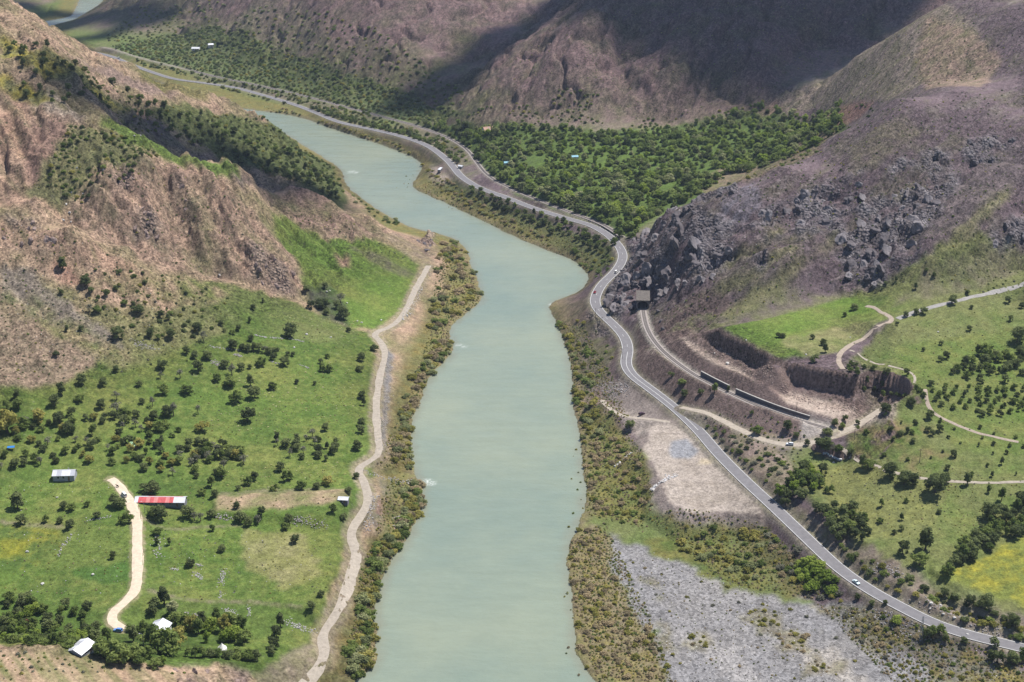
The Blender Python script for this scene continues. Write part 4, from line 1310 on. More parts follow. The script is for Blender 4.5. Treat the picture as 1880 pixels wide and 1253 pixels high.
def railway(P, label_seed):
    r = ribbon('railway', P, 2.3, .05, M_BALLAST, skirt=.6)
    tag(r, kind='structure')
    for off in (-.75, .75):
        ribbon('rail', P, .08, .32, M_RAIL, r, off=off, skirt=.2)
    vs, fs = [], []
    d = np.gradient(P[:, :2], axis=0)
    acc = 0
    for k in range(len(P) - 1):
        L_ = np.hypot(*(P[k + 1] - P[k])[:2])
        t = d[k] / np.linalg.norm(d[k])
        n = np.array([t[1], -t[0]])
        q = 0.0
        while q < L_:
            c = P[k] + (P[k + 1] - P[k]) * q / L_
            i = len(vs)
            for sx, sy in ((-1.25, -.14), (1.25, -.14), (1.25, .14), (-1.25, .14)):
                for z in (.02, .18):
                    vs.append((c[0] + n[0] * sx + t[0] * sy, c[1] + n[1] * sx + t[1] * sy, c[2] + z))
            fs += [(i + 1, i + 3, i + 5, i + 7), (i, i + 1, i + 7, i + 6), (i + 2, i + 4, i + 5, i + 3), (i, i + 2, i + 3, i + 1), (i + 4, i + 6, i + 7, i + 5)]
            q += .9
    me = bpy.data.meshes.new('sleepers')
    me.from_pydata(vs, [], fs)
    tag(link_mesh('sleepers', me, M_SLEEP, r), kind='stuff')


_rn = smooth_line([at_z(*p) for p in RAIL_NEAR[1:]], 3)
railway(_rn, 0)
_rf = smooth_line([at_z(*p) for p in RAIL_FAR[3:]], 6)
railway(_rf[:int(len(_rf) * .8)], 1)


# ------------------------------------------------------------------ small builders
def box(bm, x0, x1, y0, y1, z0, z1, bev=0.0):
    vs = [bm.verts.new(p) for p in ((x0, y0, z0), (x1, y0, z0), (x1, y1, z0), (x0, y1, z0), (x0, y0, z1), (x1, y0, z1), (x1, y1, z1), (x0, y1, z1))]
    for f in ((0, 3, 2, 1), (4, 5, 6, 7), (0, 1, 5, 4), (1, 2, 6, 5), (2, 3, 7, 6), (3, 0, 4, 7)):
        bm.faces.new([vs[i] for i in f])
    return vs


def prism(bm, prof, x0, x1):
    """extrude a (y, z) profile along x"""
    a = [bm.verts.new((x0, y, z)) for y, z in prof]
    b_ = [bm.verts.new((x1, y, z)) for y, z in prof]
    n = len(prof)
    for k in range(n):
        bm.faces.new((a[k], a[(k + 1) % n], b_[(k + 1) % n], b_[k]))
    bm.faces.new(a[::-1])
    bm.faces.new(b_)


def tube(bm, pts, rad, sides=6, cap=True):
    rings = []
    for k, p in enumerate(pts):
        p = Vector(p)
        t = (Vector(pts[min(k + 1, len(pts) - 1)]) - Vector(pts[max(k - 1, 0)])).normalized()
        u = t.orthogonal().normalized()
        v = t.cross(u)
        rings.append([bm.verts.new(p + (u * math.cos(2 * math.pi * i / sides) + v * math.sin(2 * math.pi * i / sides)) * rad[k]) for i in range(sides)])
    for a, b_ in zip(rings[:-1], rings[1:]):
        for i in range(sides):
            bm.faces.new((a[i], a[(i + 1) % sides], b_[(i + 1) % sides], b_[i]))
    if cap:
        bm.faces.new(rings[-1])
        bm.faces.new(rings[0][::-1])


def finish(bm, name, material, parent=None, bevel=0.0, smooth=False):
    if bevel:
        bmesh.ops.bevel(bm, geom=list(bm.edges), offset=bevel, segments=1, affect='EDGES', profile=.7)
    bmesh.ops.recalc_face_normals(bm, faces=bm.faces)
    me = bpy.data.meshes.new(name)
    bm.to_mesh(me)
    bm.free()
    if smooth:
        me.polygons.foreach_set('use_smooth', np.ones(len(me.polygons), bool))
    return link_mesh(name, me, material, parent)


def empty(name, p, yaw=0.0):
    o = bpy.data.objects.new(name, None)
    COL.objects.link(o)
    o.location = tuple(p)
    o.rotation_euler = (0, 0, yaw)
    o.empty_display_size = .5
    return o


def part(name, material, parent, fn, bevel=0.0, smooth=False):
    bm = bmesh.new()
    fn(bm)
    return finish(bm, name, material, parent, bevel, smooth)


# ------------------------------------------------------------------ tunnel mouth and retaining walls
def heading(P, k=0, n=3):
    d = P[min(k + n, len(P) - 1)] - P[k]
    return math.atan2(-d[0], d[1])


_pt = at_z(1180, 562, 24)
_dirv = _rn[4] - _rn[0]
yaw = math.atan2(_dirv[1], _dirv[0]) + math.pi / 2        # local -y points out of the tunnel
tun = empty('tunnel_portal', (_pt[0], _pt[1], 24.0), yaw)
tag(tun, 'grey concrete railway tunnel mouth under the dark rock crag', 'tunnel')
part('side_wall', M_CONCD, tun, lambda bm: prism(bm, [(-6, -1), (9, -1), (9, 6.6), (-6, 6.6)], -4.7, -3.6))
part('side_wall', M_CONCD, tun, lambda bm: prism(bm, [(-6, -1), (9, -1), (9, 6.6), (-6, 6.6)], 3.6, 4.7))
part('roof_slab', plain('mossy_slab', (.13, .115, .105), .95, var=.35, scale=.7, bump=.4), tun, lambda bm: prism(bm, [(-6.8, 5.9), (9, 6.5), (9, 8.8), (-6.8, 6.6)], -5.0, 5.0))
part('depth_shade_panel', plain('tunnel_shade', (.012, .012, .014), 1.0, var=.1), tun, lambda bm: box(bm, -3.6, 3.6, 8.6, 9.0, -1, 6.5))  # near-black panel painted as the darkness deep in the tunnel


def lintel(bm):
    n = 12
    top = [(3.6 * math.cos(math.pi * k / n), 2.9 + 2.6 * math.sin(math.pi * k / n)) for k in range(n + 1)]
    for y in (-5.4, -4.8):
        pass
    fr = [bm.verts.new((x, -5.4, z)) for x, z in top] + [bm.verts.new((x, -5.4, 6.0)) for x, z in top]
    bk = [bm.verts.new((x, -4.8, z)) for x, z in top] + [bm.verts.new((x, -4.8, 6.0)) for x, z in top]
    m = n + 1
    for k in range(n):
        bm.faces.new((fr[k], fr[k + 1], fr[m + k + 1], fr[m + k]))
        bm.faces.new((bk[k + 1], bk[k], bk[m + k], bk[m + k + 1]))
        bm.faces.new((fr[k + 1], fr[k], bk[k], bk[k + 1]))


part('arch', M_CONCD, tun, lintel)

_wallm = plain('shaded_wall_concrete', (.10, .10, .112), .9, var=.25, scale=.4, bump=.3)  # darkened past bare concrete to carry the shade on the walls' near faces


def retaining(pix, h0, h1, label):
    P = smooth_line([at_z(*p) for p in pix], 2.5)
    d = np.gradient(P[:, :2], axis=0)
    n = np.stack([-d[:, 1], d[:, 0]], 1) / np.linalg.norm(d, axis=1)[:, None]
    root = empty('retaining_wall', P[0])
    tag(root, label, 'wall', 'retaining walls beside the railway')
    m = len(P)
    bm = bmesh.new()
    prev = None
    for k in range(m):
        h = h0 + (h1 - h0) * k / (m - 1)
        q = P[k] - P[0]
        a = [bm.verts.new((q[0] + n[k, 0] * o, q[1] + n[k, 1] * o, q[2] + z)) for o, z in ((0, -.8), (0, h), (.7, h), (.7, -.8))]
        if prev:
            for i in range(3):
                bm.faces.new((prev[i], prev[i + 1], a[i + 1], a[i]))
        else:
            bm.faces.new(a)
        prev = a
    bm.faces.new(prev[::-1])
    finish(bm, 'wall_face', _wallm, root)
    bm = bmesh.new()
    prev = None
    for k in range(m):
        h = h0 + (h1 - h0) * k / (m - 1)
        q = P[k] - P[0]
        a = [bm.verts.new((q[0] + n[k, 0] * o, q[1] + n[k, 1] * o, q[2] + z)) for o, z in ((-.12, h + .004), (-.12, h + .26), (.82, h + .26), (.82, h + .004))]
        if prev:
            for i in range(4):
                bm.faces.new((prev[i], prev[(i + 1) % 4], a[(i + 1) % 4], a[i]))
        else:
            bm.faces.new(a)
        prev = a
    bm.faces.new(prev[::-1])
    finish(bm, 'coping', M_CONC, root)


retaining([(1286, 690, 25.2), (1312, 704, 25.2), (1338, 717, 25.5)], 3.0, 3.1, 'shorter concrete retaining wall with a shade-dark face behind the railway')
retaining([(1350, 723, 25.6), (1395, 741, 26), (1440, 757, 26), (1486, 771, 26)], 3.1, 2.2, 'longer concrete retaining wall with a shade-dark face tapering along the railway')
# culvert under the railway
cv = empty('culvert', at_z(1326, 728, 22.5), 1.05)
tag(cv, 'small concrete culvert with a shaded mouth passing under the railway embankment', 'culvert')
part('wing_wall', M_CONC, cv, lambda bm: prism(bm, [(-1, -2), (4, -2), (4, 2.4), (-1, .5)], -3.2, -2.6))
part('wing_wall', M_CONC, cv, lambda bm: prism(bm, [(-1, -2), (4, -2), (4, 2.4), (-1, .5)], 2.6, 3.2))
part('deck', M_CONC, cv, lambda bm: box(bm, -3.3, 3.3, 1.0, 4.0, 2.0, 2.6))
part('opening_shade', plain('culvert_shade', (.015, .015, .017), 1.0), cv, lambda bm: box(bm, -2.6, 2.6, 2.6, 2.9, -2, 2.0))  # solid near-black slab painted as the shade under the deck

# ------------------------------------------------------------------ buildings
M_TIN = plain('zinc_sheet', (.50, .51, .56), .45, .25, var=.1, scale=.8)
M_TINW = plain('white_sheet', (.66, .67, .71), .5, .1, var=.1, scale=.8)
M_RED = plain('red_sheet', (.56, .11, .115), .55, .0, var=.3, scale=.5)
M_REDP = plain('faded_red_sheet', (.60, .22, .21), .55, .0, var=.2, scale=.5)
M_PLAST = plain('grey_plaster', (.33, .34, .37), .9, var=.2, scale=.7)
M_WHITEW = plain('whitewash', (.62, .61, .58), .9, var=.15)
M_STONEW = plain('stone_masonry', (.27, .25, .235), .95, var=.35, scale=2.5, bump=.6)
M_GLASS = plain('dark_pane', (.03, .035, .045), .15, var=.2, spec=.5)
M_WOOD = plain('old_timber', (.17, .12, .085), .9, var=.3, scale=3)
M_RUST = plain('rusty_sheet', (.40, .235, .17), .7, var=.3, scale=.8)


def gable_house(name, label, p, yaw, L_, W_, wall, rise, mw, sheets, over=.45, windows=2, door=True, nsheet=6, group=None):
    """long axis x, camera side -y: walls, gables, a roof of single sheets, openings"""
    root = empty(name, p, yaw)
    tag(root, label, 'house' if 'house' in name else 'shed' if 'shed' in name or 'hut' in name else 'barn', group)
    hx, hy = L_ / 2, W_ / 2
    part('wall', mw, root, lambda bm: box(bm, -hx, hx, -hy, -hy + .25, -1.2, wall))
    part('wall', mw, root, lambda bm: box(bm, -hx, hx, hy - .25, hy, -1.2, wall))
    for s in (-1, 1):
        x0, x1 = (-hx + .004, -hx + .25) if s < 0 else (hx - .25, hx - .004)
        part('gable', mw, root, lambda bm: prism(bm, [(-hy + .254, -1.2), (hy - .254, -1.2), (hy - .254, wall), (0, wall + rise - .06), (-hy + .254, wall)], x0, x1))
    step = (L_ + 2 * over) / nsheet
    sl_ = rise / hy
    for k in range(nsheet):
        x0 = -hx - over + k * step
        for s in (-1, 1):
            m = sheets[(k if s < 0 else nsheet - 1 - k) % len(sheets)] if len(sheets) == nsheet else sheets[(k * 7 + (s > 0) * 3) % len(sheets)]
            dz = .012 * (k % 2)
            e = hy + over
            part('roof_sheet', m, root, lambda bm: prism(bm, [(0, wall + rise + dz), (s * e, wall - sl_ * over + dz), (s * e, wall - sl_ * over + .08 + dz), (0, wall + rise + .08 + dz)], x0 + .01, x0 + step + .03))
    part('ridge_cap', sheets[0], root, lambda bm: prism(bm, [(-.28, wall + rise + .02), (0, wall + rise + .17), (.28, wall + rise + .02)], -hx - over, hx + over))
    for k in range(windows):
        xc = -hx + L_ * (k + 1) / (windows + 1 + (1 if door else 0))
        w = part('window', M_GLASS, root, lambda bm: box(bm, xc - .5, xc + .5, -hy - .03, -hy + .02, wall * .42, wall * .82))
        part('lintel', M_WHITEW, w, lambda bm: box(bm, xc - .58, xc + .58, -hy - .06, -hy + .01, wall * .82, wall * .82 + .08))
        part('sill', M_WHITEW, w, lambda bm: box(bm, xc - .62, xc + .62, -hy - .1, -hy + .01, wall * .42 - .1, wall * .42))
    if door:
        xc = hx - L_ / (windows + 2)
        d_ = part('door', M_WOOD, root, lambda bm: box(bm, xc - .5, xc + .5, -hy - .035, -hy + .02, 0, wall * .78))
        part('handle', M_RAIL, d_, lambda bm: box(bm, xc + .33, xc + .4, -hy - .08, -hy - .03, wall * .38, wall * .44))
    return root


def on(px, py, dz=0.0):
    p = gpt(px, py)
    p[2] += dz
    return p


barn_sheets = [M_TINW] + [M_RED, M_RED, M_REDP, M_RED, M_REDP, M_RED, M_RED, M_REDP, M_RED] + [M_TINW, M_TINW, M_TINW]
gable_house('long_barn', 'long low barn with a red and white sheet roof', on(296, 925), R(-1), 26.5, 6.6, 2.7, 1.5, plain('barn_wall', (.20, .2, .23), .9, var=.2), barn_sheets, windows=5, nsheet=13)
h1 = gable_house('stone_house', 'grey house with a pale zinc roof at the head of the left field', on(120, 878), R(3), 11.5, 7.0, 3.4, 1.7, M_PLAST, [M_TINW, M_TIN, M_TINW], windows=2, nsheet=5)
part('chimney', M_STONEW, h1, lambda bm: box(bm, 1.8, 2.4, .6, 1.2, 4.2, 5.7))
gable_house('small_shed', 'small white-roofed shed between the ploughed strip and riverside dirt road', on(631, 922), R(-6), 5.0, 3.4, 2.3, .7, plain('shed_wall', (.16, .16, .2), .9), [M_TINW], windows=1, nsheet=3)
gable_house('village_house', 'white-roofed house half hidden behind large trees at the lane end', on(293, 1162), R(78), 8.5, 8.0, 3.0, 1.9, M_WHITEW, [M_TINW, M_TIN, M_TINW], windows=1, nsheet=5)
gable_house('village_house', 'pale zinc-roofed house between the orchard and the brown bluff', on(150, 1198), R(68), 9.0, 7.2, 2.6, 1.5, M_PLAST, [M_TIN, M_TINW, M_TIN], windows=1, nsheet=5)
gable_house('orchard_hut', 'tiny hut with a rust-red roof deep in the orchard', on(53, 1146), R(5), 2.8, 2.6, 2.0, .5, M_WOOD, [plain('dark_red_sheet', (.25, .05, .05), .7)], windows=0, nsheet=2)
gable_house('green_shed', 'small shed with a pale green roof among the left meadow trees', on(246, 822), R(-35), 4.6, 3.2, 2.2, .7, M_WOOD, [plain('green_sheet', (.35, .52, .30), .6)], windows=0, nsheet=3)
gable_house('forest_house', 'house with a rusty brown roof inside the forest behind the railway', on(896, 243), R(24), 11, 8, 3.6, 2.6, M_WHITEW, [M_RUST, M_RUST, plain('brown_sheet', (.33, .24, .2), .7)], windows=3, nsheet=5)
gable_house('valley_house', 'white-roofed house on the far wooded valley side, left of two', on(360, 93), R(-5), 11, 7, 3.2, 1.6, M_WHITEW, [M_TINW], windows=2, nsheet=4)
gable_house('valley_house', 'small white-roofed house on the far wooded valley side, right of two', on(387, 86), R(20), 7, 6, 3.0, 1.4, M_WHITEW, [M_TINW], windows=1, nsheet=3)
gable_house('roadside_shed', 'small pale shed across the far road from the parked trailer', on(846, 309), R(-30), 4.6, 3.2, 2.4, .7, M_WHITEW, [M_TINW], windows=1, nsheet=3)
for px, py in [(931, 306), (1055, 295)]:
    gable_house('forest_hut', 'blue-roofed hut in the forest, %s of two' % ('left' if px < 1000 else 'right'), on(px, py, 1.2), R(10), 6, 4, 3.0, 1.0, M_WHITEW, [plain('blue_sheet', (.18, .40, .50), .5)], windows=0, nsheet=3, group='blue-roofed huts in the forest')

# bell tent
tp = on(408, 1193)
tent = empty('tent', tp)
tag(tent, 'white pointed tent standing on the lawn behind a hedge', 'tent')


def tentcloth(bm):
    n = 14
    prof = [(2.15, 0.0), (2.1, .9), (1.25, 1.75), (.5, 2.7), (.06, 3.4)]
    rings = [[bm.verts.new((r * (1 + .05 * math.cos(n * a / 2)) * math.cos(a), r * math.sin(a), z)) for a in (2 * math.pi * i / n for i in range(n))] for r, z in prof]
    for a, b_ in zip(rings[:-1], rings[1:]):
        for i in range(n):
            bm.faces.new((a[i], a[(i + 1) % n], b_[(i + 1) % n], b_[i]))
    bm.faces.new(rings[-1])


part('canvas', plain('white_canvas', (.78, .76, .72), .9, var=.06), tent, tentcloth)
part('centre_pole', M_WOOD, tent, lambda bm: tube(bm, [(0, 0, 0), (0, 0, 3.7)], [.05, .04]))
part('door_flap', plain('canvas_shade', (.5, .48, .44), .9), tent, lambda bm: prism(bm, [(-2.2, 0), (-2.16, .9), (-1.32, 1.7), (-1.25, 1.7), (-2.1, .88), (-2.12, 0)], -.5, .5))

# blue tarpaulin shelter
tb = empty('tarpaulin_shelter', on(21, 826), R(10))
tag(tb, 'blue tarpaulin shelter among trees at the left edge', 'shelter')
part('tarpaulin', plain('blue_tarpaulin', (.03, .20, .55), .5, var=.1), tb, lambda bm: prism(bm, [(-1.2, 1.7), (0, 2.2), (1.2, 1.8), (1.2, 1.84), (0, 2.24), (-1.2, 1.74)], -2, 2))
for sx in (-1.8, 1.8):
    for sy in (-1.1, 1.1):
        part('post', M_WOOD, tb, lambda bm: tube(bm, [(sx, sy, -.3), (sx, sy, 1.75)], [.06, .05]))

# stone-edged animal pen by the river
for pix, lab in [([(694, 924), (690, 962), (738, 948), (744, 926)], 'rectangular brown earth pen with low stone kerbs by the river bushes'),
                 ([(712, 966), (700, 990), (716, 988), (728, 967)], 'smaller bare earth plot below the rectangular pen')]:
    P = [at_z(px, py, 2.6) for px, py in pix]
    pen = empty('animal_pen', P[0])
    tag(pen, lab, 'pen')
    rng = random.Random(5)

    def floor_(bm):
        f = [bm.verts.new((q[0] - P[0][0], q[1] - P[0][1], .02)) for q in P]
        bm.faces.new(f)
    part('earth_floor', plain('trodden_earth', (.30, .20, .155), .95, var=.2, scale=.5, bump=.3), pen, floor_)
    for a, b_ in [(0, 1), (1, 2), (3, 0)]:
        A, B = P[a] - P[0], P[b_] - P[0]
        n = max(2, int(np.hypot(*(B - A)[:2]) / .9))

        def kerb(bm):
            for k in range(n):
                c = A + (B - A) * (k + .5) / n
                s = rng.uniform(.32, .5)
                vs = box(bm, c[0] - s, c[0] + s, c[1] - s, c[1] + s, -.6, rng.uniform(.35, .7))
                for v in vs:
                    v.co += Vector((rng.uniform(-.12, .12), rng.uniform(-.12, .12), rng.uniform(-.08, .08)))
        part('stone_kerb', M_STONEW, pen, kerb)
# ------------------------------------------------------------------ vehicles
M_TYRE = plain('tyre_rubber', (.02, .02, .021), .9)
M_HUB = plain('wheel_rim', (.35, .35, .36), .4, .6)
M_CARGLASS = plain('car_glass', (.02, .026, .034), .08, spec=.6, var=.1)
M_LAMP = plain('lamp_glass', (.75, .75, .70), .2)
M_TAIL = plain('tail_lamp', (.35, .02, .02), .3)


def body_profile(kind):
    if kind == 'sedan':
        low = [(-2.15, .32), (2.15, .32), (2.2, .62), (2.05, .78), (1.0, .92), (-1.35, .95), (-2.1, .90), (-2.2, .6)]
        cab = [(.95, .90), (.30, 1.40), (-.75, 1.43), (-1.45, .93)]
    elif kind == 'suv':
        low = [(-2.15, .38), (2.15, .38), (2.2, .8), (2.0, 1.0), (1.05, 1.08), (-2.05, 1.1), (-2.18, .8)]
        cab = [(1.0, 1.06), (.42, 1.66), (-1.75, 1.68), (-2.05, 1.08)]
    else:
        low = [(-2.5, .38), (2.45, .38), (2.5, .8), (2.25, 1.1), (1.75, 1.2), (-2.48, 1.2), (-2.5, .8)]
        cab = [(1.75, 1.18), (1.05, 2.0), (-2.35, 2.05), (-2.48, 1.18)]
    return low, cab


def vehicle(name, label, p, yaw, kind, paint_m):
    root = empty(name, p, yaw)
    tag(root, label, 'van' if kind == 'van' else 'car')
    low, cab = body_profile(kind)
    part('body', paint_m, root, lambda bm: prism(bm, [(y, z) for y, z in low], -.86, .86), bevel=.07)

    def cabin(bm):
        a = [bm.verts.new((s * (.78 if k in (0, 3) else .62), y, z)) for s in (-1, 1) for k, (y, z) in enumerate(cab)]
        for k in range(3):
            bm.faces.new((a[k], a[k + 1], a[4 + k + 1], a[4 + k]))
        bm.faces.new(a[:4])
        bm.faces.new(a[4:])
    part('window_band', M_CARGLASS, root, cabin)
    r0, r1 = cab[1], cab[2]
    part('roof', paint_m, root, lambda bm: box(bm, -.65, .65, r1[0] - .04, r0[0] + .04, r0[1] - .02, r1[1] + .05), bevel=.03)
    for y0, y1, z in ((cab[0][0], cab[1][0], 0), (cab[3][0], cab[2][0], 0)):
        za, zb = (cab[0][1], cab[1][1]) if y0 == cab[0][0] else (cab[3][1], cab[2][1])
        for s in (-1, 1):
            part('pillar', paint_m, root, lambda bm: tube(bm, [(s * .79, y0, za), (s * .635, y1, zb)], [.05, .05], 4))
    for sx in (-1, 1):
        for y in (-1.35, 1.35):
            w = part('wheel', M_TYRE, root, lambda bm: tube(bm, [(sx * .70, y, .33), (sx * .9, y, .33)], [.33, .33], 14), bevel=0)
            part('rim', M_HUB, w, lambda bm: tube(bm, [(sx * .89, y, .33), (sx * .915, y, .33)], [.19, .17], 10))
        part('headlight', M_LAMP, root, lambda bm: box(bm, sx * .66 - .16, sx * .66 + .16, low[2][0] - .06, low[2][0] + .02, .6, .74))
        part('tail_light', M_TAIL, root, lambda bm: box(bm, sx * .68 - .13, sx * .68 + .13, low[-1][0] - .03, low[-1][0] + .05, .66, .82))
    part('bumper', M_TYRE, root, lambda bm: box(bm, -.84, .84, low[1][0] - .05, low[1][0] + .08, .32, .48))
    return root


def carpaint(name, col):
    return plain(name, col, .28, var=.04, spec=.5)


def road_at(px, py, off):
    pr = np.array([project(*p)[:2] for p in P_ROAD])
    k = int(np.argmin(np.hypot(pr[:, 0] - px, pr[:, 1] - py)))
    k = min(max(k, 1), len(P_ROAD) - 2)
    d = P_ROAD[k + 1] - P_ROAD[k - 1]
    t = d[:2] / np.linalg.norm(d[:2])
    p = P_ROAD[k] + np.array([t[1] * off, -t[0] * off, .02])
    return p, math.atan2(-t[0], t[1])


p, yw = road_at(1580, 1076, -1.7)
vehicle('car', 'pale blue and white car on the nearest stretch of asphalt road', p, yw + math.pi, 'sedan', carpaint('pale_blue_paint', (.62, .74, .78)))
p, yw = road_at(1097, 538, -1.7)
vehicle('car', 'small red car on the road bend beside the rock crag', p, yw, 'sedan', carpaint('red_paint', (.32, .03, .035)))
p, yw = road_at(1125, 499, 1.7)
vehicle('van', 'white van on the road just above the rock crag corner', p, yw, 'van', carpaint('white_paint', (.75, .75, .75)))
vehicle('car', 'silver-white car parked on the dirt track below the railway', on(1450, 818, .12), R(76), 'suv', carpaint('silver_paint', (.66, .69, .76)))
vehicle('car', 'dark maroon car parked on bare ground near the round dark bush', on(1178, 762, .08), R(-60), 'suv', carpaint('maroon_paint', (.07, .03, .045)))
vehicle('van', 'white van parked at the lane beside the long red-roofed barn', on(228, 911, .1), R(35), 'van', carpaint('chalk_paint', (.72, .74, .78)))
vehicle('car', 'blue car parked at the bottom end of the pale farm lane', on(217, 1160, .1), R(80), 'suv', carpaint('blue_paint', (.12, .25, .55)))
p, yw = road_at(217, 106, 1.5)
vehicle('van', 'tiny white van on the most distant visible stretch of road', p, yw, 'van', carpaint('off_white_paint', (.75, .75, .72)))

# long trailer parked on the river spit
tr = empty('trailer', on(808, 316, .1), R(-12))
tag(tr, 'long white-roofed trailer parked on the bare spit by the river', 'trailer')
part('box_body', plain('trailer_side_shaded', (.20, .18, .19), .7), tr, lambda bm: box(bm, -1.3, 1.3, -5, 5, .8, 3.2), bevel=.05)  # body colour darkened for the side lying in shade under the bright roof
part('roof', M_TINW, tr, lambda bm: prism(bm, [(-5.1, 3.21), (5.1, 3.21), (5.05, 3.42), (-5.05, 3.42)], -1.4, 1.4))
for sx in (-1, 1):
    for y in (-3.4, -2.4, 3.2):
        part('wheel', M_TYRE, tr, lambda bm: tube(bm, [(sx * 1.0, y, .5), (sx * 1.3, y, .5)], [.5, .5], 12))
    part('window', M_GLASS, tr, lambda bm: box(bm, sx * 1.3 - .02, sx * 1.3 + .02, -3.5, 3.5, 2.1, 2.8))
part('tow_bar', M_RAIL, tr, lambda bm: tube(bm, [(0, 5, .7), (0, 6.4, .55)], [.08, .06]))

# ------------------------------------------------------------------ beehives in a row on the grass
A, B = on(1512, 834), on(1544, 846)
for k in range(12):
    q = A + (B - A) * (k / 11.0)
    q[2] = float(height(q[0], q[1]))
    o = empty('beehive', q, R(-20))
    tag(o, 'pale box beehive, %s in the row above the right field' % (['first', 'second', 'third', 'fourth', 'fifth', 'sixth', 'seventh', 'eighth', 'ninth', 'tenth', 'eleventh', 'twelfth'][k] + ' from the left'), 'beehive', 'beehives in a row on the grass')
    part('hive_box', plain('hive_paint_%d' % (k % 3), [(.45, .52, .62), (.62, .63, .62), (.30, .36, .44)][k % 3], .7), o, lambda bm: box(bm, -.4, .4, -.4, .4, .1, .95))
    part('lid', M_TINW, o, lambda bm: box(bm, -.5, .5, -.5, .5, .954, 1.1))
    part('stand', M_WOOD, o, lambda bm: box(bm, -.42, .42, -.42, .42, -.2, .096))
yt = empty('folded_tarpaulin', on(1502, 833))
tag(yt, 'yellow folded tarpaulin lying left of the beehives', 'tarpaulin')


def heap_(bm):
    rng = random.Random(4)
    n = 7
    vv = [[bm.verts.new((-2 + 4 * i / (n - 1) + rng.uniform(-.2, .2), -.9 + 1.8 * j / 4 + rng.uniform(-.15, .15), 0 if i in (0, n - 1) or j in (0, 4) else rng.uniform(.25, .65))) for j in range(5)] for i in range(n)]
    for i in range(n - 1):
        for j in range(4):
            bm.faces.new((vv[i][j], vv[i + 1][j], vv[i + 1][j + 1], vv[i][j + 1]))


part('cloth', plain('yellow_tarpaulin', (.62, .45, .12), .7), yt, heap_)


# ------------------------------------------------------------------ poles
M_POLE = plain('pole_timber', (.13, .105, .09), .9, var=.25)
M_STEEL = plain('galvanised_steel', (.30, .32, .36), .5, .5, var=.15)


def pole(label, p, h, lamp=False):
    o = empty('lamp_post' if lamp else 'utility_pole', p)
    tag(o, label, 'lamp post' if lamp else 'pole')
    part('shaft', M_STEEL if lamp else M_POLE, o, lambda bm: tube(bm, [(0, 0, -.5), (0, 0, h * .5), (0, 0, h)], [.17, .14, .10], 7))
    if lamp:
        part('arm', M_STEEL, o, lambda bm: tube(bm, [(0, 0, h - .1), (-.5, 0, h + .25), (-1.1, 0, h + .3)], [.06, .05, .05], 6))
        part('lamp_head', M_TINW, o, lambda bm: box(bm, -1.6, -1.0, -.16, .16, h + .2, h + .36), bevel=.03)
    else:
        part('crossarm', M_POLE, o, lambda bm: box(bm, -.9, .9, -.07, .07, h - .7, h - .55))
        for x in (-.8, 0, .8):
            part('insulator', M_WHITEW, o, lambda bm: tube(bm, [(x, 0, h - .55), (x, 0, h - .3)], [.07, .04], 6))


pole('timber utility pole beside the dirt track right of the quarry', on(1568, 808), 8.5)
pole('timber utility pole on the green slope right of the beehives', on(1688, 850), 8.5)
pole('timber utility pole at the road edge below the red car', on(1093, 584), 7.5)
pole('timber utility pole on the outer bend between crag and riverside', on(1105, 600), 7.5)
pole('timber utility pole beside the road bend above the terrace', on(1142, 660), 8)
pole('timber utility pole on the bank between road and railway', on(1190, 690), 8)
pole('timber utility pole standing left of the shorter retaining wall', on(1262, 720), 8)
pole('timber utility pole above the longer retaining wall', on(1462, 758), 7)
pole('grey lamp post in front of the long red-roofed barn', on(266, 942), 6.5, True)
pole('grey lamp post among the large trees at the lane end', on(264, 1188), 6.5, True)

# lattice mast beside the near road
lm = empty('lattice_mast', on(1690, 1176))
tag(lm, 'slender grey lattice mast standing beside the near road', 'mast')
H_ = 13.0
for sx in (-1, 1):
    for sy in (-1, 1):
        part('leg', M_STEEL, lm, lambda bm: tube(bm, [(sx * .7, sy * .7, -.5), (sx * .22, sy * .22, H_)], [.07, .05], 4))
for k in range(9):
    z0, z1 = H_ * k / 9, H_ * (k + 1) / 9
    w0, w1 = .7 - .48 * k / 9, .7 - .48 * (k + 1) / 9
    part('bracing', M_STEEL, lm, lambda bm: [tube(bm, [(-w0, s * w0, z0), (w1, s * w1, z1)], [.035, .035], 4) for s in (-1, 1)] + [tube(bm, [(s * w0, -w0, z0), (s * w1, w1, z1)], [.035, .035], 4) for s in (-1, 1)])
for z in (H_ - .6, H_ - 2.4):
    part('crossarm', M_STEEL, lm, lambda bm: box(bm, -1.9, 1.9, -.06, .06, z, z + .12))


